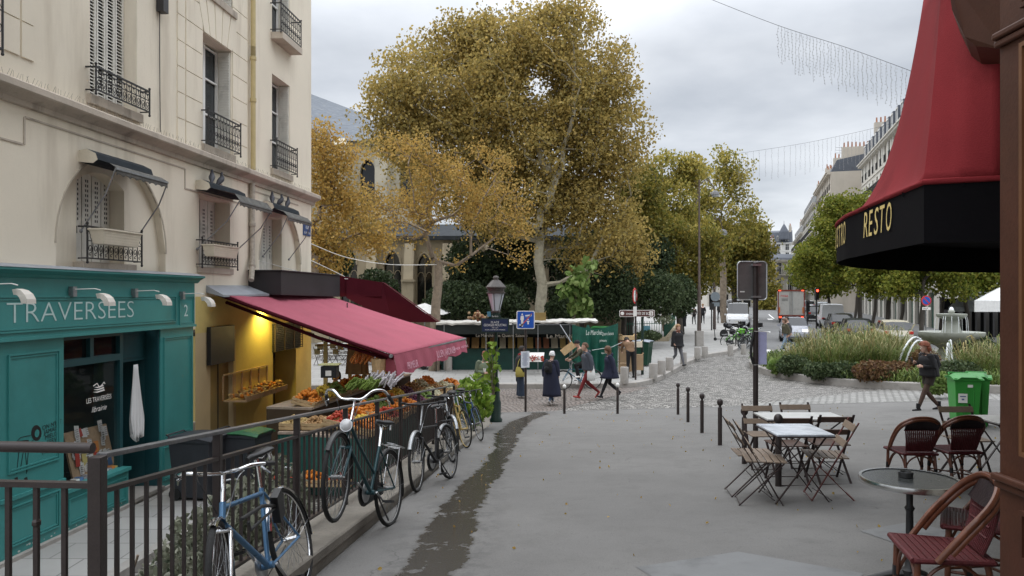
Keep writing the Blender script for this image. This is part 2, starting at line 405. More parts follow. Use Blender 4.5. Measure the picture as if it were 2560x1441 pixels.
def strip(name,ys,xa,xb,nx,dz,m,f=gz):
 """sheet between two edge curves, following the ground"""
 mb=MB();rows=[]
 for y in ys:
  a,b=xa(y),xb(y);rows.append([(a+(b-a)*i/nx,y,f(a+(b-a)*i/nx,y)+dz)for i in range(nx+1)])
 mb.grid(rows);return struct(mb,name,m,True)
fr=lambda a,b,n:[a+(b-a)*i/n for i in range(n+1)]
EDGE=22.0
strip('pavement',fr(-3,EDGE,60),lambda y:LX(y)if y>-2 else LX(y),lambda y:14,24,0,groundmat('pavement_asphalt','pave'))
mb=MB()
rows=[[(x,EDGE+dy,gz(x,EDGE)+dz)for x in fr(-.9,14,40)]for dy,dz in((0,.002),(.16,.0),(.165,-.025))]
mb.grid(rows);struct(mb,'kerb',mat('kerb_grey',(.15,.147,.14),.85,.15,3,.3),False)
KP=[gp(1080,972),gp(1240,970),gp(1400,970),gp(1560,968),gp(1610,963),gp(1650,950),gp(1690,930),gp(1725,910),gp(1765,894)]
KP=[Vector((p.x,p.y,0))for p in KP]
k0=KP[-1]
KS=spline([Vector((-16,25.5,0)),Vector((-7,27.2,0))]+KP+[k0+Vector((2.4,3.2,0)),k0+Vector((4.2,9,0)),k0+Vector((8.3,22,0)),k0+Vector((14.5,42,0)),k0+Vector((30,92,0)),k0+Vector((62,190,0))],6)
SW=.13
strip('cobbled_road',fr(EDGE+.16,42.5,46),lambda y:-16 if y>26 else-16,lambda y:34,60,-.03,groundmat('grey_cobbles','cobble'))
def blob(name,pts,dz,m,n=14):
 """patch lying on the ground inside an outline of pixels"""
 w=[gp(*p)for p in pts];c=sum(w,Vector())/len(w);mb=MB();rows=[]
 e=w+[w[0]];ed=[]
 for i in range(len(w)):ed+=[e[i].lerp(e[i+1],k/4)for k in range(4)]
 ed.append(ed[0])
 for k in range(n+1):
  rows.append([(c.x+(p.x-c.x)*k/n,c.y+(p.y-c.y)*k/n,0)for p in ed])
 rows=[[(x,y,gz(x,y)+dz)for x,y,_ in r]for r in rows]
 mb.grid(rows);return struct(mb,name,m,True)
strip('red_cobble_patch',fr(EDGE+.17,27.3,14),lambda y:-14,lambda y:1.0+(y-22)*.75,22,-.022,groundmat('reddish_cobbles','cobblered'))
strip('setts_strip',fr(EDGE+.17,25.6,10),lambda y:6.0+(y-22)*1.9,lambda y:24,24,-.022,groundmat('grey_setts','setts'))
strip('road',fr(42.5,330,60),lambda y:-10,lambda y:34+(y-42.5)*.45,30,-.022,groundmat('road_asphalt','asphalt'))
def kx(y):
 for a,b in zip(KS,KS[1:]):
  if min(a.y,b.y)<=y<=max(a.y,b.y)and abs(a.y-b.y)>1e-6:
   x=a.x+(b.x-a.x)*(y-a.y)/(b.y-a.y)
   if a.x>3:return x
 return KS[-1].x
ymin=min(p.y for p in KS if p.x>-8)
mb=MB();rows=[]
ks=[p for p in KS]
inner=[Vector((min(p.x-.35,p.x*.96-1),p.y+.12+(.3 if p.x<5 else 0),0))for p in ks]
swm=groundmat('sidewalk_asphalt','slabs')
rows=[]
for p in ks:
 r=[]
 tgt=Vector((-6+(p.y-27)*.16,max(p.y,27)+14 if p.x<6 else p.y+10,0))if p.x<6 else Vector((-6+(p.y-27)*.2,p.y+14,0))
 for k in range(15):
  q=p.lerp(tgt,k/14);r.append((q.x,q.y,gz(q.x,q.y)+SW))
 rows.append(r)
mb.grid(rows);struct(mb,'sidewalk',swm,True)
mb=MB();rows=[]
for i,p in enumerate(ks):
 t=(ks[min(i+1,len(ks)-1)]-ks[max(i-1,0)]).normalized();nn=Vector((-t.y,t.x,0))
 q=p+nn*.28;o=p-nn*.0
 rows.append([(o.x,o.y,gz(o.x,o.y)-.05),(o.x,o.y,gz(o.x,o.y)+SW-.004),(o.x+nn.x*.03,o.y+nn.y*.03,gz(o.x,o.y)+SW+.012),(q.x,q.y,gz(q.x,q.y)+SW+.012),(q.x,q.y,gz(q.x,q.y)+SW-.02)])
mb.grid(rows);struct(mb,'sidewalk_kerb',granite,False)
mb=MB()
paint=mat('road_paint',(.72,.72,.70),.7,.08,6,.1)
def dash(pts):
 w=[gp(*p)for p in pts];mb.poly([(q.x,q.y,gz(q.x,q.y)-.012)for q in w])
dash([(1912,874),(1926,874),(1934,886),(1912,886)]);dash([(1880,798),(1895,798),(1898,801),(1882,801)])
dash([(1918,797),(1930,797),(1934,800),(1920,800)]);dash([(1920,786),(1923,786),(1937,797),(1933,797)])
dash([(1868,828),(1926,829),(1926,831),(1868,830)]);dash([(1945,798),(1960,798),(1966,801),(1948,801)])
struct(mb,'road_markings',paint)
pm=mat('patch_asphalt',(.175,.178,.178),.8,.08,3,.2,stain=2)
def patch(pts):
 mb=MB();w=[gp(*p)for p in pts];n=8
 rows=[[w[0].lerp(w[3],i/n).lerp(w[1].lerp(w[2],i/n),j/n)for j in range(n+1)]for i in range(n+1)]
 mb.grid([[(q.x,q.y,gz(q.x,q.y)+.004)for q in r]for r in rows]);struct(mb,'pavement_patch',pm,True)
patch([(1590,1420),(1845,1382),(2160,1437),(1960,1640)]);patch([(2150,1330),(2275,1306),(2420,1340),(2300,1380)])
UX=Vector((.085,1,0)).normalized();NV=Vector((1,-.085,0)).normalized();X0=-7.2
def FA(px,py,n=0.):
 r=(px-CX)/F;d=(X0+n/NV.x)/(r-.085);p=Vector((r*d,d,E+(H-py)/F*d));return(p.x*UX.x+p.y*UX.y,p.z)
def FP(u,z,n=0.):o=Vector((X0,0,0));u0=o.dot(UX);p=o+UX*(u-u0)+NV*n;return Vector((p.x,p.y,z))
def U(px,n=0.):return FA(px,700,n)[0]
def Z(px,py,n=0.):return FA(px,py,n)[1]
mb=MB();rows=[]
for y in fr(-4,22,26):rows.append([(X0+.085*y-.6,y,FLOOR),(X0+.085*y+1.55,y,FLOOR)])
mb.grid(rows);struct(mb,'footpath',swm)
mb=MB()
mb.grid([[(X0+.085*y+1.55,y,FLOOR+.002),(X0+.085*y+1.72,y,FLOOR+.002),(X0+.085*y+1.722,y,FLOOR-.13)]for y in fr(-4,22,26)])
struct(mb,'footpath_kerb',granite)
mb=MB();mb.grid([[(x,y,FLOOR-.11)for x in(X0+.085*y+1.72,-3,RX(y)-.1 if y<17 else-1.2)]for y in fr(-4,22.1,26)])
struct(mb,'lower_road',groundmat('lower_cobbles','cobble'))
mb=MB();ys=fr(-2,16.6,60)
ledge=lambda y:max(gz(LX(y),y)+.045,RT(y)-.95)if y<15.8 else gz(LX(y),y)+.03
rows=[]
for y in ys:
 z=ledge(y);rows.append([(RX(y)-.16,y,FLOOR-.2),(RX(y)-.16,y,z),(LX(y)-.012,y,z),(LX(y),y,z-.012),(LX(y),y,z-.075),(LX(y)-.015,y,z-.08),(LX(y)-.015,y,gz(LX(y),y)-.1)])
mb.grid(rows);mb.poly(list(reversed(rows[-1]))+[(RX(ys[-1])-.16,ys[-1],FLOOR-.2)])
ledge_o=one(mb,'retaining_wall','low granite wall with a flat top carrying the brown railing along the sloping pavement','wall',mat('ledge_stone',(.215,.195,.165),.9,.25,2.2,.5,fine=45,stain=1.8,stcol=(.12,.105,.085)))
mb=MB();mb.box((-3.6,3.45,(FLOOR+ledge(3.3))/2-.1),(3.4,.25,ledge(3.3)-FLOOR+.1));one(mb,'retaining_wall','short granite wall under the railing section at the far left edge','wall',granite)
# === STONE BUILDING ON THE LEFT
WL,CN0,CN1=E+.365,E+2.54,E+2.71
umax=U(778)
def walls(mb,u0,u1,z0,z1,ops,n=0.,depth=.3,back=True,fp=None):
 fp=fp or FP
 """front face with openings (ua, ub, zb, ztop or function), and their reveals"""
 br={u0,u1}
 for ua,ub,zb,zt in ops:
  br|={ua,ub}
  if callable(zt):br|=set(fr(ua,ub,18))
 br=sorted(b for b in br if u0-1e-6<=b<=u1+1e-6)
 ev=lambda zt,u:zt(u)if callable(zt)else zt
 for a,b in zip(br,br[1:]):
  c=(a+b)/2;cs=sorted([o for o in ops if o[0]-1e-6<c<o[1]+1e-6],key=lambda o:o[2]);za=zb=z0
  for o in cs:
   if o[2]>za+1e-4:mb.poly([fp(a,za,n),fp(b,zb,n),fp(b,o[2],n),fp(a,o[2],n)])
   za,zb=ev(o[3],a),ev(o[3],b)
  if z1>min(za,zb)+1e-4:mb.poly([fp(a,za,n),fp(b,zb,n),fp(b,z1,n),fp(a,z1,n)])
 for ua,ub,zb,zt in ops:
  us=fr(ua,ub,18)if callable(zt)else[ua,ub]
  for a,b in zip(us,us[1:]):mb.poly([fp(a,ev(zt,a),n),fp(b,ev(zt,b),n),fp(b,ev(zt,b),n-depth),fp(a,ev(zt,a),n-depth)])
  mb.poly([fp(ua,zb,n),fp(ua,ev(zt,ua),n),fp(ua,ev(zt,ua),n-depth),fp(ua,zb,n-depth)])
  mb.poly([fp(ub,ev(zt,ub),n),fp(ub,zb,n),fp(ub,zb,n-depth),fp(ub,ev(zt,ub),n-depth)])
  mb.poly([fp(ub,zb,n),fp(ua,zb,n),fp(ua,zb,n-depth),fp(ub,zb,n-depth)])
def ubox(mb,ua,ub,za,zb,na,nb):
 mb.hexa([FP(ua,za,na),FP(ub,za,na),FP(ub,za,nb),FP(ua,za,nb)],[FP(ua,zb,na),FP(ub,zb,na),FP(ub,zb,nb),FP(ua,zb,nb)])
apt=thing('apartment_building','cream stone and stucco building with iron balconies above the teal shop','building',(X0,0,FLOOR))
A_=(U(225),U(342),Z(285,262),E+6.4);B_=(U(507),U(578),Z(540,374),Z(512,84));C_=(U(680),U(724),Z(700,430),Z(683,186));D_=(U(680),U(724),Z(700,100),E+9)
Ab=(U(-130),U(-40),A_[2],E+6.4);B2=(U(507),U(582),Z(555,8),E+9)
ar1c=(U(140)+U(414))/2;ar1r=(U(414)-U(140))/2;s1=E+.72
arch1=lambda u:s1+math.sqrt(max(0,ar1r**2-(u-ar1c)**2))
ar3a,ar3b=U(648),U(752);ar3c=(ar3a+ar3b)/2;ar3r=(ar3b-ar3a)/2;s3=E+.80
arch3=lambda u:s3+math.sqrt(max(0,ar3r**2-(u-ar3c)**2))
W1=(U(210),U(328),Z(212,655),lambda u:Z(212,452)+.20*(1-((u-(U(210)+U(328))/2)/((U(328)-U(210))/2))**2))
W2=(U(497),U(575),Z(500,668),Z(500,488));W3=(U(660),U(716),Z(668,690),Z(664,536))
mb=MB().use(stucco)
u0=U(-900)
walls(mb,u0,umax,CN1-.05,E+11,[A_,B_,C_,D_,Ab,B2],0,.42)
AR1=(ar1c-ar1r,ar1c+ar1r,WL-.4,arch1);AR3=(ar3a,ar3b,WL-.6,arch3)
walls(mb,u0,umax,FLOOR+2.85,CN0+.03,[AR1,AR3,W2],0,.12)
ubox(mb,W2[0]-.3,W2[1]+.3,W2[2]-.05,W2[3]+.05,-.60,-.62)
for A2,W in((AR1,W1),(AR3,W3)):walls(mb,A2[0]-.05,A2[1]+.05,A2[2],CN0,[W],-.12,.34)
for(ua,ub)in((W2[0],W2[0]-.01),(W2[1],W2[1]+.01)):mb.poly([FP(ua,W2[2],-.12),FP(ua,W2[3],-.12),FP(ua,W2[3],-.45),FP(ua,W2[2],-.45)])
mb.poly([FP(W2[0],W2[3],-.12),FP(W2[1],W2[3],-.12),FP(W2[1],W2[3],-.45),FP(W2[0],W2[3],-.45)])
c0,c1=FP(umax,0),FP(umax,0,-11)
mb.poly([(c0.x,c0.y,FLOOR+2.4),(c1.x,c1.y,FLOOR+2.4),(c1.x,c1.y,E+11),(c0.x,c0.y,E+11)])
e0,e1=FP(u0,0),FP(u0,0,-11)
mb.poly([(c0.x,c0.y,E+11),(c1.x,c1.y,E+11),(e1.x,e1.y,E+11),(e0.x,e0.y,E+11)])
mb.build('wall',apt)
g0=U(488);gd0,gd1=U(526),U(584);ge0,ge1=U(652),U(688)
mb=MB().use(beigep);walls(mb,g0,U(590),FLOOR-.15,FLOOR+2.6,[(gd0,gd1,FLOOR-.1,FLOOR+2.15)],0,.2)
mb.use(yellowp);walls(mb,U(590),umax,FLOOR-.15,FLOOR+2.6,[(U(682),U(740),FLOOR-.1,FLOOR+2.25)],0,.55)
mb.poly([FP(U(590),FLOOR+2.6,.0),FP(umax,FLOOR+2.6,.0),FP(umax,FLOOR+3.3,.003),FP(U(590),FLOOR+3.3,.003)])
mb.poly([FP(g0,FLOOR+2.6,.0),FP(U(590),FLOOR+2.6,.0),FP(U(590),FLOOR+3.3,.003),FP(g0,FLOOR+3.3,.003)])
mb.poly([(c0.x,c0.y,FLOOR-.15),(c1.x,c1.y,FLOOR-.15),(c1.x,c1.y,FLOOR+2.4),(c0.x,c0.y,FLOOR+2.4)])
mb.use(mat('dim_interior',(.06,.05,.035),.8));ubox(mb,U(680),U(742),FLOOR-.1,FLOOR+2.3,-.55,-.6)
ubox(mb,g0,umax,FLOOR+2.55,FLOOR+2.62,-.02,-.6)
mb.build('ground_floor_wall',apt)
mb=MB().use(mat('ochre_door',(.30,.22,.09),.6,.1,3));ubox(mb,gd0+.02,gd1-.02,FLOOR-.05,FLOOR+2.13,-.14,-.1)
mb.use(iron);m_=(gd0+gd1)/2;ubox(mb,m_-.012,m_+.012,FLOOR,FLOOR+2.1,-.1,-.085);ubox(mb,gd0+.06,gd0+.1,FLOOR+1.0,FLOOR+1.1,-.1,-.07)
mb.build('door',apt)
mb=MB().use(stone)
prof=[(0,CN0-.10),(.05,CN0-.09),(.05,CN0-.02),(.12,CN0+.02),(.20,CN0+.05),(.22,CN0+.07),(.22,CN1-.02),(.20,CN1),(0,CN1+.06)]
mb.grid([[FP(u,z,n_)for n_,z in prof]for u in fr(u0,umax+.16,30)])
mb.poly([FP(umax+.16,z,n_)for n_,z in prof]+[FP(umax+.16,CN1+.06,-6),FP(umax+.16,CN0-.10,-6)])
co=mb.build('cornice',apt)
mb=MB().use(mat('spike_steel',(.33,.30,.27),.5,metal=.5))
rng=random.Random(3)
u=U(-60)
while u<U(770):
 p=FP(u,CN1+.0,.17);q=p+NV*rng.uniform(-.03,.05)+UX*rng.uniform(-.03,.03)+Vector((0,0,.085));mb.bar(p,q,.003,.003);u+=.055
mb.build('bird_spikes',co)
mb=MB().use(stone)
zl=Z(200,338)
def line(ua,ub,z):ubox(mb,ua,ub,z-.012,z+.012,-.002,.014)
line(U(62),U(460),zl);line(U(485),U(610),zl-.36);line(U(632),U(745),zl);ubox(mb,U(461),U(461)+.025,zl-.36,zl,-.002,.014);line(U(461),U(485),zl-.36)
line(U(0),U(55),zl-.36);ubox(mb,U(58),U(58)+.025,zl-.36,zl,-.002,.014)
mb.build('relief_moulding',apt)
mb=MB().use(stucco)
def blocks(ua,ub,z0,z1,step,skip=()):
 z=z0;i=0
 while z<z1:
  ubox(mb,ua,ub,z+.009,min(z+step-.009,z1),0,.022);z+=step;i+=1
q0=CN1+.02
for(a,b)in((442,461),(463,505),(580,617)):blocks(U(a),U(b)-.012,q0,E+10,.47)
for(a,b)in((-60,48),(51,84)):blocks(U(a),U(b)-.012,q0+.35,E+10,.47)
zc=B_[3]
ubc=(B_[0]+B_[1])/2
for k in range(5):
 t0,t1=-1+.4*k+.02,-1+.4*(k+1)-.02;w=(B_[1]-B_[0])/2
 mb.hexa([FP(ubc+w*t0,zc+.01,0),FP(ubc+w*t1,zc+.01,0),FP(ubc+w*t1,zc+.01,.03),FP(ubc+w*t0,zc+.01,.03)],[FP(ubc+w*1.5*t0,zc+.75,0),FP(ubc+w*1.5*t1,zc+.75,0),FP(ubc+w*1.5*t1,zc+.75,.03),FP(ubc+w*1.5*t0,zc+.75,.03)])
mb.build('stone_blocks',apt)
mb=MB().use(reveal)
for c_,r_,s_ in((ar1c,ar1r,s1),(ar3c,ar3r,s3)):
 pts=[(c_+r_*math.cos(a),s_+r_*math.sin(a))for a in fr(0,math.pi,24)]
 rows=[[FP(c_+(r_+e)*math.cos(a),s_+(r_+e)*math.sin(a),n_)for e,n_ in((-.005,-.02),(.0,.008),(.03,.008),(.035,-.01))]for a in fr(0,math.pi,24)]
 mb.grid(rows);mb.build('arch_moulding',apt);mb=MB().use(reveal)
def sill(ua,ub,z,n1=.16,h=.10):
 mb=MB().use(stone);ubox(mb,ua-.08,ub+.08,z-h,z+.004,-.3,n1);return mb.build('window_sill',apt,bevel=.008)
for W in(A_,B_,C_,Ab,B2):sill(W[0],W[1],W[2],.07,.14)
sill(D_[0],D_[1],D_[2],.30,.16)
for W in(W1,W2,W3):sill(W[0],W[1],W[2],.05,.11)
def shutters(W,n,louver,open_=False,top=None,cols_=4):
 zt=(W[3](W[0]+.1)if callable(W[3])else W[3])if top is None else top
 mb=MB().use(shut);w=(W[1]-W[0])/cols_
 for k in range(cols_):
  a,b=W[0]+k*w+.012,W[0]+(k+1)*w-.012
  if louver:
   ubox(mb,a,a+.035,W[2]+.02,zt,n-.03,n);ubox(mb,b-.035,b,W[2]+.02,zt,n-.03,n)
   z=W[2]+.1
   while z<zt-.05:
    mb.hexa([FP(a+.03,z,n-.03),FP(b-.03,z,n-.03),FP(b-.03,z-.02,n-.004),FP(a+.03,z-.02,n-.004)],[FP(a+.03,z+.012,n-.03),FP(b-.03,z+.012,n-.03),FP(b-.03,z-.008,n-.004),FP(a+.03,z-.008,n-.004)]);z+=.052
  else:
   ubox(mb,a,b,W[2]+.02,zt,n-.02,n)
 if not louver:
  mb.use(iron)
  for k in range(cols_):
   c=W[0]+(k+.5)*w
   for j in range(9):z=zt-.22-j*.075;ubox(mb,c-.035,c-.012,z,z+.04,n,n+.003);ubox(mb,c+.012,c+.035,z,z+.04,n,n+.003)
   ubox(mb,c-.012,c+.012,W[2]+.45,W[2]+.56,n,n+.003)
 s=mb.build('shutter',apt)
 mb=MB().use(glassd);ubox(mb,W[0],W[1],W[2],zt+.25,n-.12,n-.1);mb.build('pane',s)
shutters(A_,-.22,True,cols_=5);shutters(Ab,-.22,True,cols_=4)
shutters((W1[0],W1[1],W1[2],W1[3](W1[0]+.3)+.13),-.36,False,cols_=5)
shutters(W2,-.32,False,cols_=4);shutters(W3,-.36,False,cols_=4)
def casement(W,sh=True):
 zt=W[3];ua,ub=W[0],W[1]
 mb=MB().use(whitep);n=-.28;m=(ua+ub)/2
 for a,b in((ua,ua+.06),(m-.045,m+.045),(ub-.06,ub)):ubox(mb,a,b,W[2]+.02,zt,n-.05,n)
 for z in(W[2]+.02,W[2]+.02+(zt-W[2])*.33,W[2]+.02+(zt-W[2])*.66,zt-.08):ubox(mb,ua+.06,m-.045,z,z+(.08 if z==W[2]+.02 else.035),n-.045,n-.005);ubox(mb,m+.045,ub-.06,z,z+.035,n-.045,n-.005)
 f=mb.build('window_frame',apt)
 mb=MB().use(glass);ubox(mb,ua+.01,ub-.01,W[2],zt,n-.09,n-.06);mb.use(mat('net_curtain',(.45,.44,.42),.9));ubox(mb,ua+.02,ub-.02,W[2],zt,n-.2,n-.19)
 mb.build('pane',f)
 if sh:
  mb=MB().use(shut);ubox(mb,ub-.03,ub-.005,W[2]+.03,zt-.02,-.26,-.02)
  z=W[2]+.12
  while z<zt-.1:ubox(mb,ub-.042,ub-.03,z,z+.025,-.24,-.04);z+=.055
  mb.build('shutter',apt)
for W in(B_,C_,D_,B2):casement(W)
def balcony(W,out_,h,name='balcony_railing',side=.10):
 mb=MB().use(iron);ua,ub=W[0]-side,W[1]+side;z0=W[2]+.05;z1=z0+h;n=out_
 def T(u,z,nn=n):return FP(u,z,nn)
 for z,r in((z1,.016),(z0+.0,.013),(z1-h*.16,.009),(z0+h*.55,.008)):
  mb.bar(T(ua,z),T(ub,z),r*1.6,r*1.6)
  if z in(z1,z0):mb.bar(T(ua,z),T(ua,z,-.02),r*1.4,r*1.4);mb.bar(T(ub,z),T(ub,z,-.02),r*1.4,r*1.4)
 for u in(ua,ub):
  mb.tube([T(u,z0-.05),T(u,z1+.03)],.014,6);mb.ball(T(u,z1+.045),.022,6,5);mb.ball(T(u,z0-.06),.022,6,5)
 nb=max(4,round((ub-ua)/.125));st=(ub-ua)/nb
 for k in range(nb+1):
  u=ua+k*st;mb.tube([T(u,z0),T(u,z1)],.007,5)
  if k<nb:
   c=u+st/2;rr=st*.36
   mb.tube([T(c+rr*math.cos(a)*q,z0+h*.30+rr*1.3*math.sin(a)*q)for a,q in[(t,1-t/9.5)for t in fr(-1.2,6.6,14)]],.0065,4)
   mb.tube([T(c+rr*.8*math.cos(a)*q,z0+h*.12+rr*.7*math.sin(a)*q)for a,q in[(t,1-t/8)for t in fr(1.2,6.4,9)]],.006,4)
   mb.tube([T(u+st,z0+h*.55),T(c,z0+h*.66),T(c,z1-h*.16)],.005,4);mb.ball(T(c,z1-h*.2),.016,5,4)
 return mb.build(name,apt)
balcony(A_,.16,Z(222,158,.16)-A_[2]-.05);balcony(B_,.16,.58);balcony(C_,.16,.60);balcony(D_,.26,.62)
balcony(Ab,.16,.86)
for W in(W1,W2):balcony(W,.12,.46)
mb=MB().use(mat('sign_blue_enamel',(.03,.07,.2),.4));ua,ub=U(757),U(775);za=Z(766,590);zb=Z(766,562);ubox(mb,ua,ub,za,zb,.002,.02)
s=one(mb,'street_name_plate','small blue enamel street name plate at the corner of the cream building','sign')
mb=MB().use(whitep);mb.text('RUE',FP((ua+ub)/2,(za+zb)/2+.03,.02),UX,(0,0,1),.09,.22,align='C');mb.text('EDOUARD QUENU',FP((ua+ub)/2,za+.05,.02),UX,(0,0,1),.06,(ub-ua)*.85,align='C');mb.build('lettering',s)
def pipe(pts,r,label,m):
 mb=MB().use(m);mb.tube(pts,r,12)
 for p in pts[1:-1][::2]:mb.lathe([(r*1.25,-.04),(r*1.25,.04)],p,12)
 return one(mb,'downpipe',label,'pipe',smooth=True)
up=U(623)
pipe([FP(up,E+10.5,.09),FP(up,E+5.2,.09),FP(up,Z(623,110,.09),.09),FP(up,Z(623,245,.09),.09),FP(up,CN1+.04,.09)],.055,'straight yellowish cast iron downpipe on the upper wall beside the tall window',mat('yellow_pipe',(.50,.40,.20),.6,.1,6))
pipe([FP(up,CN0-.08,.07),FP(up,Z(623,560,.07),.07),FP(up,Z(623,640,.07),.07),FP(up-.12,Z(615,665,.12),.12),FP(up-.35,Z(600,700,.16),.2)],.06,'peeling grey downpipe bending at the bottom below the stone cornice',mat('peeling_pipe',(.40,.36,.30),.8,.25,12,.4))
mb=MB().use(iron);uc=U(395);mb.tube([FP(uc,E+9,.03),FP(uc,Z(397,20),.03),FP(uc+.02,Z(397,140),.02),FP(uc+.01,Z(397,250),.03),FP(uc+.04,CN1+.1,.02)],.008,5);ubox(mb,uc-.07,uc+.09,Z(397,33),E+6.3,.01,.14)
one(mb,'wall_cable','thin black cable with a small brown box running down the upper wall','cable')
def win_awning(W,px_top,label,n1=.52,tilt=.16,drop=.14):
 ua,ub=W[0]-.12,W[1]+.14;zt=px_top
 t=thing('window_awning',label,'awning',FP((ua+ub)/2,zt,.05),group='small rolled awnings over the lower windows')
 mb=MB().use(mat('awning_hood',(.03,.035,.04),.85,.2,6,.2,spec=.1))
 prof=[(.0,zt+.10),(.12,zt+.12),(.26,zt+.05),(.29,zt-.04),(.22,zt-.09),(.0,zt-.07)]
 mb.grid([[FP(u,z,n_)for n_,z in prof]for u in(ua,ub)]);mb.use(creamp)
 for u in(ua,ub):mb.poly([FP(u,z,n_)for n_,z in prof])
 mb.build('hood',t)
 mb=MB().use(mat('grey_awning_cloth',(.13,.127,.118),.95,.3,8,.2,spec=.1));rows=[]
 for k,u in enumerate(fr(ua+.03,ub-.03,24)):
  sc_=.02+.03*abs(math.sin(k*1.05));rows.append([FP(u,zt-.03,.24),FP(u,zt-.03-tilt*.5,n1-.1),FP(u,zt-.03-tilt,n1),FP(u,zt-.03-tilt-drop*.6,n1+.005),FP(u,zt-.03-tilt-drop+sc_,n1)])
 mb.grid(rows);mb.build('canopy',t)
 mb=MB().use(galv)
 mb.bar(FP(ua+.02,zt-.05-tilt,n1),FP(ub-.02,zt-.05-tilt,n1),.03,.03)
 for u in(ua+.02,ub-.02):mb.tube([FP(u,zt-.05-tilt,n1),FP(u,zt-.42-tilt,n1*.72),FP(u,zt-.95-tilt,.02)],.011,6);mb.ball(FP(u,zt-.95-tilt,.02),.03,6,5)
 mb.build('arm',t);return ua,ub,zt
aw=[win_awning(W1,Z(215,398),'grey rolled window awning with a scalloped edge above the leftmost flower box',.55,.12),win_awning(W2,Z(495,466),'grey window awning with two pigeons on its hood beside the downpipe',.85,.25),win_awning(W3,Z(664,518),'small grey window awning with pigeons nearest the corner of the building',.6,.2)]
def flowerbox(ua,ub,z,label):
 mb=MB().use(creamp);n0,n1=.15,.38
 mb.hexa([FP(ua+.05,z,n0+.03),FP(ub-.05,z,n0+.03),FP(ub-.05,z,n1-.03),FP(ua+.05,z,n1-.03)],[FP(ua,z+.2,n0),FP(ub,z+.2,n0),FP(ub,z+.2,n1),FP(ua,z+.2,n1)])
 ubox(mb,ua-.015,ub+.015,z+.2,z+.225,n0-.015,n1+.015)
 for q in range(4):zz=z+.035+.04*q;e=.045-.009*q;ubox(mb,ua+e,ub-e,zz,zz+.008,n0+.02-.004*q,n1-.022+.0065*q)
 mb.use(mat('dry_soil',(.08,.06,.04),.95));ubox(mb,ua+.02,ub-.02,z+.226,z+.235,n0+.02,n1-.02)
 return one(mb,'flower_box',label,'planter',loc=FP((ua+ub)/2,z,.25),group='cream window boxes on the balconies',bevel=.004)
flowerbox(U(247,.3),U(342,.3),Z(250,610,.3),'larger cream plastic flower box hung on the leftmost lower balcony')
flowerbox(U(525,.3),U(588,.3),Z(530,641,.3),'smaller cream plastic flower box hung on the middle lower balcony')
def pigeon(p,rz,label):
 mb=MB().use(mat('pigeon_grey',(.06,.062,.075),.6,.3,20));M=Matrix.Rotation(rz,3,'Z')@Matrix.Rotation(R(-35),3,'Y')
 rows=[]
 mb.tube([M@Vector(q)+Vector((0,0,.08))for q in((-.16,0,-.035),(-.1,0,-.015),(-.04,0,0),(.03,0,.008),(.075,0,.03),(.09,0,.075),(.1,0,.1),(.125,0,.105),(.145,0,.098))],[.02,.035,.055,.06,.045,.028,.026,.02,.004],10)
 mb.use(mat('pigeon_feet',(.35,.1,.08),.6))
 for y in(-.02,.02):mb.tube([(0,y,.06),(.0,y,0.0),(.03,y,0)],.005,5)
 o=one(mb,'pigeon',label,'bird',smooth=True,group='pigeons on the window awnings');o.location=p;return o
(a2,b2,z2),(a3,b3,z3)=aw[1],aw[2]
pigeon(FP(a2+.36,z2+.12,.14),1.9,'left of the two dark pigeons on the middle window awning')
pigeon(FP(a2+.72,z2+.12,.14),1.2,'right of the two dark pigeons on the middle window awning')
pigeon(FP(a3+.25,z3+.12,.14),1.9,'leftmost pigeon on the awning nearest the building corner')
pigeon(FP(a3+.75,z3+.12,.14),.9,'middle pigeon on the awning nearest the building corner')
pigeon(FP(a3+1.2,z3+.12,.14),1.5,'rightmost pigeon on the awning nearest the building corner')
# === TEAL BOOKSHOP FRONT
NS=.16
sU=lambda px,n=NS:U(px,n);sZ=lambda px,py,n=NS:Z(px,py,n)
shop=thing('bookshop_front','teal painted timber bookshop front with a lettered fascia and display window','shop front',FP(U(250),FLOOR,NS))
uR=sU(487);uL=sU(-900);fz0=sZ(0,854);fz1=E+.235
mb=MB().use(teal)
ubox(mb,uL,uR,fz0,fz1,.0,NS)
mb.build('fascia',shop,bevel=.006)
mb=MB().use(teal)
prof=[(NS,fz1-.02),(NS+.03,fz1),(NS+.05,fz1+.03),(NS+.13,fz1+.075),(NS+.15,fz1+.08),(NS+.15,fz1+.11),(NS+.02,fz1+.135),(0,fz1+.15)]
mb.grid([[FP(u,z,n_)for n_,z in prof]for u in(uL,uR+.10)]);mb.poly([FP(uR+.10,z,n_)for n_,z in prof]+[FP(uR+.1,fz1-.02,0)])
mb.use(zinc);mb.grid([[FP(u,z,n_)for n_,z in((NS+.16,fz1+.112),(NS+.0,fz1+.15),(0,fz1+.17))]for u in(uL,uR+.1)])
mb.build('cornice',shop)
def frame(mb,ua,ub,za,zb,n,w=.03,t=.018,n2=None):
 for k,(e,tt)in enumerate(((0,t),(w*.62,t*.55))):
  a,b,c,d=ua+e,ub-e,za+e,zb-e;ww=w*.38
  ubox(mb,a,b,d-ww,d,n,n+tt);ubox(mb,a,b,c,c+ww,n,n+tt);ubox(mb,a,a+ww,c+ww,d-ww,n,n+tt);ubox(mb,b-ww,b,c+ww,d-ww,n,n+tt)
mb=MB().use(teal)
frame(mb,sU(-500),sU(439),sZ(300,815),sZ(300,740),NS,.055,.022)
frame(mb,sU(447),sU(484),sZ(465,812),sZ(465,740),NS,.05,.022)
ubox(mb,uL,uR,fz0-.012,fz0+.03,.01,NS+.035)
mb.build('fascia_moulding',shop)
mb=MB().use(mat('pale_lettering',(.52,.68,.66),.6,.05,10,.05))
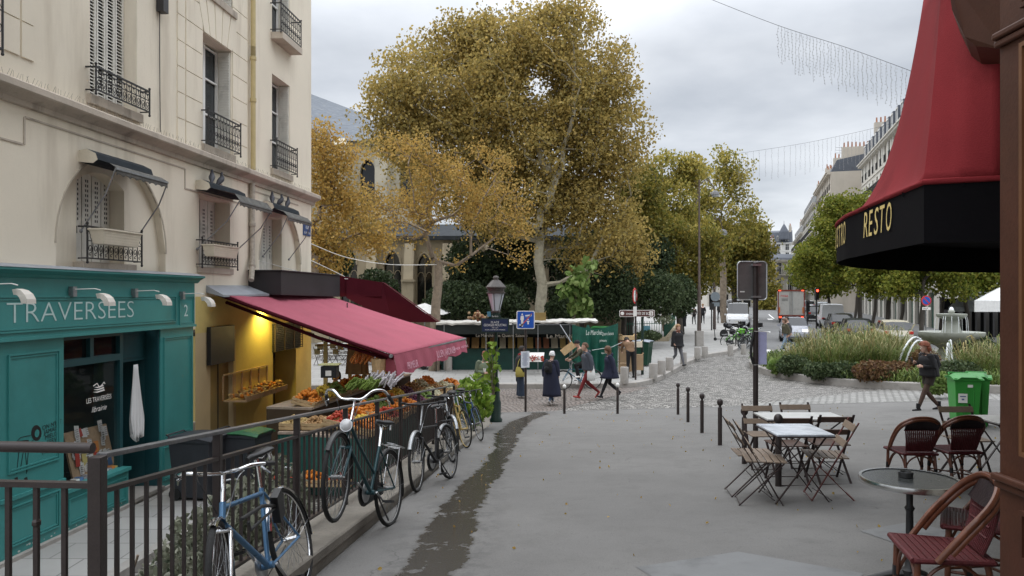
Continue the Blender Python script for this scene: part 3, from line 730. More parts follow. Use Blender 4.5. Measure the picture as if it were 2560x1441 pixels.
zb_=sZ(20,809);hh=sZ(20,754)-zb_
mb.text('TRAVERSÉES',FP(sU(16),zb_,NS+.001),UX,(0,0,1),hh,sU(334)-sU(16),.004,bold=-.014)
mb.text('LES',FP(sU(-105),zb_,NS+.001),UX,(0,0,1),hh,sU(-30)-sU(-105),.004)
z2_=sZ(463,791);mb.text('2',FP(sU(459.5),z2_,NS+.001),UX,(0,0,1),sZ(463,761)-z2_,sU(469)-sU(459.5),.004)
mb.build('lettering',shop)
fzb=fz0
def panel(mb,ua,ub,za,zb,n):ubox(mb,ua,ub,za,zb,n-.1,n);frame(mb,ua+.07,ub-.07,za+.10,zb-.12,n,.05,.022)
mb=MB().use(teal)
pa,pb=sU(8),sU(166)
ubox(mb,pa,pb,FLOOR+.02,fzb,0.0,NS-.04)
frame(mb,pa+.12,pb-.10,sZ(100,1165),sZ(100,880),NS-.04,.055,.024)
ubox(mb,pa-.01,pb+.01,sZ(100,1225)-.02,sZ(100,1225)+.03,NS-.04,NS-.01)
frame(mb,pa+.12,pb-.10,FLOOR+.17,sZ(100,1240)-.02,NS-.04,.05,.024)
mb.build('side_panel',shop)
mb=MB().use(teal);ubox(mb,uL,sU(-30),FLOOR+.02,fzb,0,NS-.05);mb.use(tealdark);ubox(mb,sU(-30),pa-.002,FLOOR+.02,fzb,-.3,-.2);mb.build('far_panel',shop)
wa,wb=sU(172),sU(321);zs=sZ(250,1195);zw=sZ(250,910);zt=sZ(250,858)
mb=MB().use(teal)
ubox(mb,pb+.002,wb+.05,FLOOR+.02,zs-.05,0,NS-.03);frame(mb,wa+.03,wb-.02,FLOOR+.12,zs-.14,NS-.03,.05,.022)
ubox(mb,pb+.002,wb+.05,zs-.05,zs,-.1,NS+.02)
mb.build('stall_riser',shop)
mb=MB().use(tealdark);nW=.02
ubox(mb,pb+.002,wa,zs,fzb,nW-.08,nW+.02);ubox(mb,wb-.03,wb+.05,zs,fzb,nW-.08,nW+.02)
ubox(mb,wa,wb-.03,zw,zw+.10,nW-.08,nW+.02);ubox(mb,wa,wb-.03,fzb-.07,fzb,nW-.08,nW+.02);mm_=(wa+wb)/2;ubox(mb,mm_-.05,mm_+.03,zw+.10,fzb-.07,nW-.08,nW+.015)
fr_=mb.build('window_frame',shop)
mb=MB().use(glassd);ubox(mb,wa,wb-.03,zw+.1,fzb-.07,nW-.06,nW-.05);mb.build('transom_pane',fr_)
mb=MB().use(glassclear);mb.poly([FP(wa,zs,nW-.03),FP(wb-.03,zs,nW-.03),FP(wb-.03,zw,nW-.03),FP(wa,zw,nW-.03)]);mb.build('pane',fr_)
mb=MB().use(whitep)
cx_=sU(251,nW);zl_=sZ(250,1003,nW)
mb.text('LES TRAVERSÉES',FP(cx_,zl_,nW-.02),UX,(0,0,1),.075,sU(281,nW)-sU(219,nW),.002,align='C')
mb.text('librairie',FP(cx_,zl_-.15,nW-.02),UX,(0,0,1),.085,.36,.002,shear=.35,align='C')
for k in range(3):
 z=zl_+.14+.035*k;w=.15-.015*k;mb.poly([FP(cx_-w,z+.012,nW-.02),FP(cx_-w*.3,z-.012,nW-.02),FP(cx_+w*.95,z+.0,nW-.02),FP(cx_+w*.8,z+.024,nW-.02),FP(cx_-w*.3,z+.008,nW-.02)])
for a,b in(((-.14,.24),(-.05,.27)),((-.05,.27),(.01,.2)),((.01,.2),(.12,.27)),((.12,.27),(.14,.24))):
 mb.bar(FP(cx_+a[0],zl_+a[1],nW-.02),FP(cx_+b[0],zl_+b[1],nW-.02),.006,.012)
mb.build('window_lettering',fr_)
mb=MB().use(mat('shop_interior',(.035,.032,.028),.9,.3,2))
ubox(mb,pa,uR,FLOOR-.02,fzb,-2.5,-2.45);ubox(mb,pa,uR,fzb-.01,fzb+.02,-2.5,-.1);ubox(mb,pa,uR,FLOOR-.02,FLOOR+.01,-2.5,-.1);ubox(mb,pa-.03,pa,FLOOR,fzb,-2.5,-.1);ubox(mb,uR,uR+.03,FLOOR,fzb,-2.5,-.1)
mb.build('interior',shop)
rng=random.Random(11)
t=thing('display_board','slanted light wood board of books and leaflets behind the shop window','display',FP(wa+.5,zs,-.15))
mb=MB().use(wood)
ba,bb_=sU(170,-.2),sU(276,-.2);bz0=zs+.02;bzt=sZ(170,1085,-.2);bzt2=sZ(276,1060,-.2)
mb.hexa([FP(ba,bz0,-.12),FP(bb_,bz0,-.12),FP(bb_,bz0,-.15),FP(ba,bz0,-.15)],[FP(ba,bzt,-.27),FP(bb_,bzt2,-.27),FP(bb_,bzt2,-.30),FP(ba,bzt,-.30)])
mb.build('board',t)
mb=MB();pc=[whitep,mat('book_red',(.5,.06,.04),.5),mat('book_blue',(.1,.2,.4),.5),mat('book_yellow',(.65,.55,.2),.5),mat('book_orange',(.65,.25,.06),.5),mat('book_grey',(.3,.3,.32),.5)]
for k in range(34):
 u=ba+.05+rng.random()*(bb_-ba-.2);f=rng.random()*.85;z=bz0+f*(bzt-bz0);n_=-.115-.15*f*.95+.002*(k%7);w,h=rng.uniform(.07,.13),rng.uniform(.11,.2);s=rng.uniform(-.06,.06)
 mb.use(pc[0]if k%3 else rng.choice(pc));mb.poly([FP(u,z,n_),FP(u+w,z+s*w*3,n_),FP(u+w-s*.3,z+h,n_-.03),FP(u-s*.3,z+h-s*w*3,n_-.03)])
 if k%3:
  mb.use(blackpl);q=.002
  for j in range(4):mb.poly([FP(u+.015,z+.02+.03*j,n_+q-.005*j*.9),FP(u+w-.02,z+.02+.03*j,n_+q-.005*j*.9),FP(u+w-.02,z+.027+.03*j,n_+q-.005*j*.9),FP(u+.015,z+.027+.03*j,n_+q-.005*j*.9)])
mb.build('leaflets',t)
mb=MB()
for k in range(16):
 u=wa+.05+k*.085;mb.use(rng.choice(pc));ubox(mb,u,u+.075,zs+.002,zs+.02+rng.random()*.03,-.10,.0)
mb.build('books',t)
t=thing('bookshelf','wooden bookshelf with orange lit book spines deep inside the shop window','shelf',FP(sU(200),FLOOR,-1.6))
mb=MB().use(wood);ubox(mb,wa-.2,wa+1.2,zw-.75,zw-.72,-1.9,-1.6);ubox(mb,wa-.2,wa+1.2,zw-.3,zw-.27,-1.9,-1.6);mb.build('shelf_board',t)
mb=MB()
for k in range(30):u=wa-.18+k*.045;mb.use(rng.choice(pc));ubox(mb,u,u+.036,zw-.72,zw-.72+rng.uniform(.22,.36),-1.85,-1.65)
mb.build('books',t)
da,db=wb+.05,sU(404)
mb=MB().use(tealdark)
ubox(mb,da,db,sZ(360,905),fzb,-.2,-.1);frame(mb,da+.08,db-.06,sZ(360,905)+.05,fzb-.08,-.1,.03,.012)
ubox(mb,db-.04,db,FLOOR,fzb,-.9,NS-.04)
mb.build('door_surround',shop)
mb=MB().use(tealdark);p0=FP(db-.05,0,-.12);p1=p0-NV*.78-UX*.18;t_=UX*.045
mb.hexa([(p0.x,p0.y,FLOOR+.1),(p1.x,p1.y,FLOOR+.1),(p1.x+t_.x,p1.y+t_.y,FLOOR+.1),(p0.x+t_.x,p0.y+t_.y,FLOOR+.1)],[(p0.x,p0.y,sZ(360,905)),(p1.x,p1.y,sZ(360,905)),(p1.x+t_.x,p1.y+t_.y,sZ(360,905)),(p0.x+t_.x,p0.y+t_.y,sZ(360,905))])
dr=mb.build('door',shop)
mb=MB().use(teal)
ubox(mb,db,uR-.02,FLOOR+.02,fzb,-.1,NS-.02);frame(mb,db+.09,uR-.09,FLOOR+.85,fzb-.16,NS-.02,.05,.022);frame(mb,db+.09,uR-.09,FLOOR+.15,FLOOR+.72,NS-.02,.045,.022)
mb.build('pilaster',shop)
mb=MB().use(granite);ubox(mb,uL,uR,FLOOR-.06,FLOOR+.05,-.1,NS+.03);ubox(mb,da,db,FLOOR+.05,FLOOR+.1,-.9,NS+.06);mb.build('stone_plinth',shop)
mb=MB().use(blackpl);n=NS-.038
q=lambda px,py:FP(U(px,n),Z(px,py,n),n)
hc=(91,1083)
mb.poly([q(91+13*math.cos(a),1083+20*math.sin(a))for a in fr(0,5.9,14)])
mb.use(teal);mb.poly([FP(U(92+6*math.cos(a),n),Z(92,1084+10*math.sin(a),n),n+.003)for a in fr(0,5.9,10)]);mb.use(blackpl)
for a,b in(((79,1088),(52,1094)),((52,1094),(38,1108)),((60,1118),(50,1180)),((48,1118),(42,1185)),((72,1118),(66,1185)),((62,1116),(68,1180)),((84,1100),(70,1112))):mb.bar(q(*a),q(*b),.006,.006)
mb.poly([q(36,1104),q(72,1100),q(70,1116),q(58,1122),q(38,1124)]);mb.poly([q(36,1196),q(44,1192),q(48,1212),q(40,1216)]);mb.poly([q(60,1196),q(68,1192),q(72,1210),q(64,1214)])
for s_,x,y in(("ON N'EST",106,1072),('JAMAIS',109,1084),('MIEUX',113,1096),('SERVI',118,1108),('QUE',124,1119),('PAR SOI',106,1134)):
 mb.text(s_,q(x,y+4),UX+Vector((0,0,.08)),(0,0,1),.062,None,.002)
mb.build('wall_drawing',shop)
mb=MB().use(mat('bare_primer',(.5,.55,.52),.8));rng=random.Random(5)
for k in range(26):
 u=pa+.1+rng.random()*(wb-pa-.2);z=FLOOR+.06+rng.random()*.06;r_=rng.uniform(.008,.022);nn=(NS-.039)if u<pb else(NS-.029)
 mb.poly([FP(u+r_*rng.uniform(.5,1.6)*math.cos(a),z+r_*.7*math.sin(a),nn)for a in fr(0,5.3,6)])
mb.build('paint_chips',shop)
def spot(px,py,label):
 n1=.62;u1,z1=FA(px,py,n1);base=FP(u1-.02,z1+.03,NS)
 t=thing('fascia_spotlight',label,'spotlight',base,group='cream spotlights on arms above the bookshop fascia')
 mb=MB().use(galv);ubox(mb,u1-.05,u1+.03,z1-.05,z1+.09,NS,NS+.07);mb.build('wall_bracket',t)
 mb=MB().use(whitep);mb.tube([FP(u1-.01,z1+.05,NS+.03),FP(u1-.01,z1+.06,n1-.1),FP(u1-.01,z1+.04,n1-.02)],.008,6);mb.build('arm',t)
 mb=MB().use(mat('lamp_cream',(.62,.58,.52),.45,.06,8));rows=[]
 for a,w in((-.35,.035),(0.1,.06),(.5,.078),(.9,.088),(1.3,.09),(1.62,.088)):
  c=FP(u1,z1,n1)+NV*(.17*math.sin(a)-.02)+Vector((0,0,.17*math.cos(a)-.17));hh_=.045
  inn=NV*(-.07*math.sin(a))+Vector((0,0,-.07*math.cos(a)))
  rows.append([c-UX*w+inn,c-UX*w*.85,c,c+UX*w*.85,c+UX*w+inn,c-UX*w+inn])
 mb.grid(rows);mb.poly(list(reversed(rows[-1][:-1])));mb.poly(rows[0][:-1]);mb.build('lamp_head',t,smooth=False,bevel=.004)
spot(50,722,'leftmost cream spotlight, over the letters TR');spot(256,733,'cream spotlight over the letters SE of the fascia');spot(402,736,'cream spotlight over the right end of the teal fascia');spot(514,742,'rightmost cream spotlight beside the magenta awning')
mb=MB().use(mat('white_cloth',(.74,.74,.74),.85,.04,6,.1));rows=[]
zc_=sZ(345,912,.1);uu=sU(345,.1)
for i in range(15):
 f=i/14;w=.06+.14*min(1,f*1.3)-(.05*max(0,f-.7)/.3);z=zc_-1.22*f*(1.0)
 rows.append([FP(uu+w*(k/10-1)*1.0+.02*f,z+(.06*math.sin(k*.9)if f>.9 else 0)-(.12*abs(k-10)/10*max(0,f-.6)*-1.5),.06+.035*math.sin(k*1.25+f*1.2)*(.3+f))for k in range(21)])
mb.grid(rows);o=one(mb,'hanging_cloth','long white cloth hanging folded in the bookshop doorway','cloth',smooth=True)
sm=o.modifiers.new('solid','SOLIDIFY');sm.thickness=.006
mb=MB().use(mat('coir_mat',(.16,.10,.06),.95,.2,20,.5));p=FP(sU(440),FLOOR,.75);M=Matrix.Rotation(-.085,3,'Z');mb.box((0,0,.012),(.75,1.1,.02),M)
mb.v=[(x+p.x,y+p.y,z+FLOOR)for x,y,z in mb.v];one(mb,'door_mat','brown coir mat on the footpath outside the bookshop door','mat')
# === GREENGROCER'S AWNINGS, WALL FITTINGS
aw_=thing('shop_awning','large magenta pink canvas awning sloping out over the fruit stall','awning',FP(U(560),E,.1))
B0,B1=P(532,724,15.0),FP(umax-.1,E+.12,.1)
C0,C1=P(984,888,14.6),P(1163,846,20.9)
mb=MB().use(magenta);rows=[]
nn_,mm2=24,30
for i in range(nn_+1):
 t=i/nn_;r=[]
 for j in range(mm2+1):
  s=j/mm2;a=B0.lerp(B1,s);c=C0.lerp(C1,s);p=a.lerp(c,t);sag=.07*math.sin(math.pi*t)*(.6+.4*math.sin(math.pi*s));rib=.012*math.cos(s*math.pi*12)
  r.append(p-Vector((0,0,sag+rib*math.sin(math.pi*t))))
 rows.append(r)
mb.grid(rows);cn=mb.build('canopy',aw_,smooth=True);cn.modifiers.new('s','SOLIDIFY').thickness=.012
mb=MB().use(mat('awning_seam',(.48,.10,.18),.8))
for s in fr(0,1,7)[1:-1]:
 j=int(round(s*mm2));pts=[rows[i][j]+Vector((0,0,.009))for i in range(nn_+1)]
 for a,b in zip(pts,pts[1:]):mb.bar(a,b,.02,.004)
mb.build('seams',cn)
mb=MB().use(galv);mb.tube([C0+Vector((-.05,-.03,-.02)),C1+Vector((.0,.05,-.02))],.035,10);mb.use(creamp);mb.tube([C1+Vector((0,.05,-.02)),C1+Vector((.02,.07,-.14)),C1+Vector((.0,.07,-.24))],.016,6)
mb.build('front_bar',aw_,smooth=True)
mb=MB().use(darkred);mb.tube([FP(U(560),E-.15,.05),(B0+C0)/2+Vector((.3,.1,-.32)),C0+Vector((-.1,.15,-.1))],.035,8);mb.build('arm',aw_);mb=MB().use(darkred);mb.tube([B0+Vector((0,.02,-.06)),C0+Vector((0,.02,-.06))],.04,8);mb.build('arm',aw_);mb=MB().use(galv);mb.tube([FP(umax-.5,E-.5,.05),C1+Vector((-1.9,-.4,.05)),C1+Vector((-.05,-.2,-.05))],.03,8);mb.build('arm',aw_)
vd=-NV*.0+Vector((.06,0,-.30));rows=[[],[],[]]
for j in range(61):
 s=j/60;p=C0.lerp(C1,s)
 for i in range(3):rows[i].append(p+vd*(i/2)*(1.35-.15*s)+NV*.025*math.sin(j*.9)*(i/2)+Vector((0,0,(.03*math.sin(j*.5)if i==2 else 0)-(.04 if i==2 and j<3 else 0))))
mb=MB().use(magenta);mb.grid(rows)
mb.poly([C0+Vector((0,-.0,0)),rows[2][0],P(942,914,14.9)])
va=mb.build('valance',aw_,smooth=False)
mb=MB().use(mat('pink_lettering',(.72,.42,.50),.7));du=(C1-C0).normalized()
dn=du.cross((rows[2][0]-rows[0][0]).normalized())*-1
up_=(rows[0][0]-rows[2][0]).normalized()
def vt(s,body,h,w,dz):mb.text(body,C0.lerp(C1,s)+Vector((.06,0,-.30))*.5*1.3+Vector((.055,-.01,dz)),du,up_,h,w,.006)
vt(.10,'PRIMEUR',.15,.75,-.14);vt(.46,'JULIEN JARDINIER',.17,1.9,-.09);vt(.72,'PRIMEUR',.06,.7,-.03);vt(.86,'FRUITS ET LÉGUMES',.06,.8,-.03)
mb.build('lettering',va)
mb=MB().use(mat('charcoal_box',(.03,.028,.03),.55,.2,3,.15))
xa,xb=U(620),umax+.15;zt_,zb_=E+.52,E-.0
mb.hexa([FP(xa,zb_,0),FP(xb,zb_-.05,0),FP(xb,zb_-.05,.75),FP(xa,zb_,.75)],[FP(xa,zt_,0),FP(xb,zt_,0),FP(xb,zt_,.75),FP(xa,zt_,.75)])
ubox(mb,xa-.03,xb+.03,zt_+.002,zt_+.03,-.0,.78)
one(mb,'fascia_box','charcoal boxed fascia projecting above the magenta awning','fascia',loc=FP((xa+xb)/2,zb_,.3),bevel=.01)
mb=MB().use(zinc);mb.hexa([FP(U(515),E+.05,0),FP(U(618),E+.05,0),FP(U(618),E-.02,.5),FP(U(515),E-.04,.35)],[FP(U(515),E+.19,0),FP(U(618),E+.21,0),FP(U(618),E+.02,.5),FP(U(515),E+.0,.35)])
one(mb,'zinc_flashing','weathered zinc flashing between teal fascia and black box','flashing')
aw2=thing('corner_awning','dark red awning with its side cheek seen behind the magenta one','awning',(-4.5,21.2,E))
a0,a1,a2_,a3_=P(866,700,21.0),P(955,706,21.6),P(1096,806,21.8),P(980,806,21.6)
mb=MB().use(darkred);mb.poly([a0,a1,a2_,a3_,P(866,745,21.0)]);mb.build('side_cheek',aw2)
bk=Vector((-.05,.8,0));mb=MB().use(darkred);mb.grid([[a1+Vector((0,0,.01)),a1+bk],[a2_+Vector((0,0,.01)),a2_+bk]]);mb.build('canopy',aw2)
mb=MB().use(darkred);mb.hexa([P(848,742,20.95),P(955,742,21.5),P(955,742,21.5)+bk,P(848,742,20.95)+bk],[P(848,690,20.95),P(955,706,21.5),P(955,706,21.5)+bk,P(848,690,20.95)+bk]);mb.build('awning_case',aw2)
mb=MB().use(blackpl);ubox(mb,U(527,.1),U(587,.1),Z(530,914,.1),Z(530,818,.1),.02,.1)
one(mb,'wall_screen','black rectangular panel hung high on the ochre wall above the door','panel',bevel=.006)
mb=MB().use(iron);va_,vb_=U(686,.06),U(755,.06);z0_,z1_=Z(690,880,.06),Z(690,810,.06)
ubox(mb,va_,vb_,z0_,z1_,0.004,.02)
for k in range(15):z=z0_+(z1_-z0_)*k/15;mb.hexa([FP(va_,z,.02),FP(vb_,z,.02),FP(vb_,z+.005,.07),FP(va_,z+.005,.07)],[FP(va_,z+.03,.02),FP(vb_,z+.03,.02),FP(vb_,z+.02,.07),FP(va_,z+.02,.07)])
mb.use(mat('grille_brown',(.11,.075,.045),.6))
for k in range(4):u=va_+(vb_-va_)*k/3;ubox(mb,u-.015,u+.015,z0_,z1_,.071,.085)
one(mb,'vent_grille','large brown slatted ventilation grille on the ochre wall','grille')
mb=MB().use(galv);p=FP(U(762),Z(762,832),.1);mb.tube([FP(U(757),p.z+.03,0),p+Vector((0,0,.03)),p],.015,6);mb.tube([p,p+NV*.14+Vector((0,-.04,-.04))],.035,10);mb.use(glassd);mb.ball(p+NV*.145+Vector((0,-.042,-.04)),.028,8,6)
one(mb,'security_camera','small grey security camera on the ochre wall under the awning','camera')
lamp=thing('wall_lamp','small round lamp throwing yellow light on the ochre wall under the awning','lamp',FP(U(653),E-.20,.22))
mb=MB().use(iron);mb.lathe([(.02,.10),(.06,.06),(.08,0)],FP(U(653),E-.20,.22),14);mb.build('shade',lamp,smooth=True)
mb=MB().use(mat('bulb',(1,.8,.3),.5,0,5,0,emit=12));mb.ball(FP(U(653),E-.21,.22),(.045,.045,.03),10,6);mb.build('bulb',lamp)
pl=bpy.data.lights.new('lamp_light','SPOT');pl.energy=95;pl.color=(1,.80,.18);pl.shadow_soft_size=.06;pl.spot_size=R(140);pl.spot_blend=.8;po=bpy.data.objects.new('lamp_light',pl);col.objects.link(po);po.location=FP(U(653),E-.27,.24);po.rotation_euler=(0,R(14),0)
pl=bpy.data.lights.new('lamp_light','POINT');pl.energy=34;pl.color=(1,.74,.25);pl.shadow_soft_size=.1;po=bpy.data.objects.new('lamp_light',pl);col.objects.link(po);po.location=FP(U(745),E-.75,1.3)
l2=thing('wall_lamp','second small lamp under the awning above the fruit tables','lamp',FP(U(745),E-.68,1.3))
mb=MB().use(iron);mb.lathe([(.015,.5),(.015,.12),(.07,.10),(.1,.02)],FP(U(745),E-.70,1.3),14);mb.build('shade',l2);mb=MB().use(MT['bulb']);mb.ball(FP(U(745),E-.70,1.3),.03,8,6);mb.build('bulb',l2)
# === RAILING
def railing(name,label,pts_top,zfoot,posts,spacing,rail_m,end_post=True):
 """pts_top(s) gives the handrail point; s in metres along the plan"""
 pass
rl=thing('railing','long brown iron railing with a grey handrail running down the slope beside the bicycles','railing',(RX(3.3),3.3,ledge(3.3)))
d0,d1_=3.33,16.2
RP=lambda d,dz=0:Vector((RX(d),d,RT(d)+dz))
mb=MB().use(mat('worn_handrail',(.15,.15,.155),.35,.3,9,.15,metal=.5,stain=1.5,stcol=(.05,.045,.04)));mb.bar(RP(d0),RP(d1_),.05,.022);mb.build('handrail',rl,bevel=.004)
mb=MB().use(brownpaint);mb.bar(RP(d0,-.155),RP(d1_,-.155),.04,.02);mb.build('upper_rail',rl)
mb=MB().use(brownpaint);mb.bar(RP(d0,-.86),RP(d1_,-.86),.04,.02);mb.build('lower_rail',rl)
pd=[d0-.03,4.51,5.95,7.4,8.8,10.2,11.7,13.2,14.7,16.2]
for d in pd:
 mb=MB().use(brownpaint);w=.058 if d<3.5 else.045
 z0=ledge(min(d,16))-.02;mb.box((RX(d),d,(z0+RT(d)+.0)/2),(w,w,RT(d)-z0));mb.build('post',rl,bevel=.003)
d=d0+.12;k=0
while d<d1_:
 if min(abs(d-q)for q in pd)>.05:
  mb=MB().use(brownpaint);mb.bar(RP(d,-.86),RP(d,-.16),.017,.017);mb.build('baluster',rl,world=True)
 d+=.128;k+=1
rl2=thing('railing','short brown railing section with an ivy stem, crossing the bottom left corner','railing',(RX(3.3),3.3,ledge(3.3)))
q0_,q1_=Vector((RX(3.3)-.02,3.30,RT(3.3)+.035)),Vector((-4.2,3.42,RT(3.3)+.05))
mb=MB().use(brownpaint);mb.tube([q0_,q1_],.024,10);mb.build('handrail',rl2,smooth=True)
dn_=Vector((0,0,1))
for nm,dz in(('upper_rail',-.16),('lower_rail',-.9)):mb=MB().use(brownpaint);mb.bar(q0_+dn_*dz,q1_+dn_*dz,.04,.024);mb.build(nm,rl2)
for k in range(1,18):
 p=q0_.lerp(q1_,k*.1265/(q1_-q0_).length);mb=MB().use(brownpaint);mb.bar(p+dn_*-.9,p+dn_*-.17,.02,.02)
 if k in(2,4):mb.ball(p+dn_*-.33,.021,6,5);mb.ball(p+dn_*-.6,.021,6,5)
 mb.build('baluster',rl2)
mb=MB().use(bark)
p=q0_.lerp(q1_,2*.1265/(q1_-q0_).length)+Vector((.0,-.02,0))
mb.tube([p+Vector((.02*math.sin(a*3),-.015+.02*math.cos(a*3),-.95+a*.12))for a in fr(0,3.2,20)],.006,5)
p=RP(3.6)
mb.tube([p+Vector((.02*math.sin(a*2.2),.02*math.cos(a*2.2),-.9+a*.13))for a in fr(0,3.0,20)],.006,5)
one(mb,'ivy_stem','dry brown climbing stem twisted round the balusters near the corner post','plant')
# === BICYCLES
def bicycle(label,back,front,frame_m,style,lean=0.,steer=0.,wr=.345,dup_wheels=None,group='bicycles leaning along the railing',rim_m=None,sad=.93,bar_h=1.0):
 """back/front: wheel contact points in the world"""
 b,f=Vector(back),Vector(front);wb=(f-b).length;ex=(f-b).normalized();ez=Vector((0,0,1));ey=ez.cross(ex).normalized();ez=ex.cross(ey).normalized()
 M=Matrix((ex,ey,ez)).transposed();M=M@Matrix.Rotation(lean,3,'X')
 t=thing('bicycle',label,'bicycle',b,group=group,rot=M.to_euler())
 Bd=lambda mb,nm,par=t,**k:mb.build(nm,par,world=False,**k)
 rim_m=rim_m or mat('dull_rim',(.25,.25,.25),.4,.2,20,.1,metal=.8)
 A0=Vector((0,0,wr));A1=Vector((wb,0,wr));BBk=Vector((.44,0,.28));
 hb=Vector((wb-.17,0,.62));ht=Vector((wb-.245,0,.62+(.13 if style!='lady' else.22)))
 if style=='drop':ht=Vector((wb-.22,0,.74))
 st=Vector((.275,0,.74 if style!='lady' else.70));sp=Vector((.235,0,sad))
 sax=(ht-hb).normalized();SM=Matrix.Rotation(steer,3,sax)
 S=lambda p:SM@(Vector(p)-hb)+hb
 def wheel(c,nm,turn):
  T=(lambda p:S(p))if turn else(lambda p:Vector(p))
  mb=MB().use(rim_m);n=36
  mb.tube([T(c+Vector(((wr-.028)*math.cos(a),0,(wr-.028)*math.sin(a))))for a in fr(0,2*math.pi,n)[:-1]],.0085,6,closed=True)
  ax=(T(c+Vector((0,1,0)))-T(c));mb.tube([T(c)-ax*.045,T(c)+ax*.045],.018,8);mb.tube([T(c)-ax*.065,T(c)+ax*.065],.007,6)
  mb.use(galv)
  for k in range(28):
   a=2*math.pi*k/28;s=.028 if k%2 else-.028;a2=a+(.5 if(k//2)%2 else-.5)
   mb.tube([T(c+Vector((.02*math.cos(a2),s,.02*math.sin(a2)))),T(c+Vector(((wr-.035)*math.cos(a),0,(wr-.035)*math.sin(a))))],.0013,3,caps=False)
  w=Bd(mb,nm,smooth=True)
  mb=MB().use(rubber);mb.tube([T(c+Vector(((wr-.017)*math.cos(a),0,(wr-.017)*math.sin(a))))for a in fr(0,2*math.pi,n)[:-1]],.0185 if style!='drop' else.013,8,closed=True);Bd(mb,'tyre',w,smooth=True)
 wheel(A1,'front_wheel',True);wheel(A0,'rear_wheel',False)
 tr=.0155 if style!='lady' else.0145
 mb=MB().use(frame_m)
 mb.tube([hb,ht],tr*1.25,10);mb.tube([hb+sax*.03,BBk],tr*1.15,10);mb.tube([BBk,st],tr,10)
 if style=='lady':mb.tube(spline([ht-sax*.04,ht.lerp(BBk,.45)+Vector((.0,0,.05)),Vector((.375,0,.45))],6),tr,10)
 else:mb.tube([ht-sax*.03,st-Vector((-.005,0,.03))],tr,10)
 for s in(-1,1):
  mb.tube([BBk+Vector((0,s*.03,0)),A0+Vector((0,s*.06,0))],.009,8);mb.tube([st+Vector((0,s*.012,-.03)),A0+Vector((0,s*.06,0))],.0075,8)
 mb.tube([BBk+Vector((0,-.036,0)),BBk+Vector((0,.036,0))],.022,10)
 Bd(mb,'frame',smooth=True)
 mb=MB().use(frame_m if style!='blue' else chrome)
 for s in(-1,1):mb.tube([S(hb+Vector((.0,s*.045,-.02))),S(hb.lerp(A1,.6)+Vector((-.0,s*.052,0))),S(A1+Vector((0,s*.055,0)))],[.012,.011,.007],8)
 mb.tube([S(hb+Vector((0,-.05,-.015))),S(hb+Vector((0,.05,-.015)))],.014,8);Bd(mb,'fork',smooth=True)
 stem_top=ht+sax*(bar_h-ht.z)
 mb=MB().use(chrome if style in('blue','lady')else galv);mb.tube([S(ht),S(stem_top),S(stem_top+Vector((.07,0,.01)))],.0125,8);Bd(mb,'stem',smooth=True)
 c=stem_top+Vector((.07,0,.01));mb=MB().use(chrome if style in('blue','lady')else blackpl)
 if style=='drop':half=[(0,0,0),(0,.2,0),(.05,.215,-.005),(.10,.215,-.04),(.09,.215,-.11),(.03,.215,-.14),(-.03,.215,-.14)];grip=None
 elif style=='blue':half=[(0,0,0),(.035,.09,.01),(.03,.17,.025),(-.05,.24,.02),(-.14,.27,.01)];grip=[(-.05,.24,.02),(-.16,.275,.01)]
 elif style=='lady':half=[(0,0,0),(.02,.09,.0),(.0,.17,.07),(-.06,.25,.085),(-.17,.285,.04),(-.22,.29,.02)];grip=[(-.12,.275,.06),(-.24,.295,.01)]
 else:half=[(0,0,0),(.0,.15,.01),(-.03,.22,.02),(-.10,.27,.02)];grip=[(-.02,.21,.02),(-.12,.28,.02)]
 for s in(-1,1):mb.tube([S(c+Vector((x,s*y,z)))for x,y,z in spline(half,5)],.0115,8)
 hbobj=Bd(mb,'handlebar',smooth=True)
 for s in(-1,1):
  if grip:mb=MB().use(blackpl);mb.tube([S(c+Vector((x,s*y,z)))for x,y,z in grip],.0165,8);Bd(mb,'grip',hbobj,smooth=True)
  e=Vector(half[-1 if style!='drop' else 3]);e0=Vector(half[-2 if style!='drop' else 2]).lerp(e,.1)
  mb=MB().use(chrome);q=lambda v:S(c+Vector((v[0],s*v[1],v[2])))
  mb.tube([q(e0+Vector((.01,-.02,-.015))),q(e0+Vector((.035,.0,-.03))),q(e+Vector((.04,-.01,-.05)))],[.009,.008,.005],6);Bd(mb,'brake_lever',hbobj,smooth=True)
  mb=MB().use(blackpl if s<0 else galv);mb.tube([S(p)for p in spline([c+Vector((.02,s*.13,0)),c+Vector((.10,s*.10,-.04)),c+Vector((.05,s*.03,-.22)),hb+Vector((.03,s*.02,.05))],6)],.003,4);Bd(mb,'cable',hbobj)
 mb=MB().use(chrome);mb.tube([st,sp],.013,8);Bd(mb,'seat_post',smooth=True)
 mb=MB().use(blackpl if style!='bright' else blackpl);rows=[]
 for x,w,z in((-.13,.05,.02),(-.12,.085,.035),(-.06,.09,.035),(0,.065,.025),(.06,.035,.02),(.12,.022,.018),(.15,.012,.006)):
  rows.append([sp+Vector((x,w*math.cos(a),.02+z*(.9+.3*math.sin(a))+(.016*math.sin(a)-.016)))for a in fr(0,2*math.pi,12)])
 mb.grid(rows);mb.poly(rows[0][:-1][::-1]);mb.poly(rows[-1][:-1]);mb.use(chrome)
 for s in(-1,1):mb.tube([sp+Vector((-.1,s*.035,.02)),sp+Vector((-.03,s*.022,-.005)),sp+Vector((.1,s*.012,.02))],.004,5);
 if style in('blue','lady'):
  for s in(-1,1):mb.lathe([(.012,-.03),(.016,-.01),(.012,.01),(.016,.02)],sp+Vector((-.1,s*.05,-.0)),8)
 Bd(mb,'saddle',smooth=True)
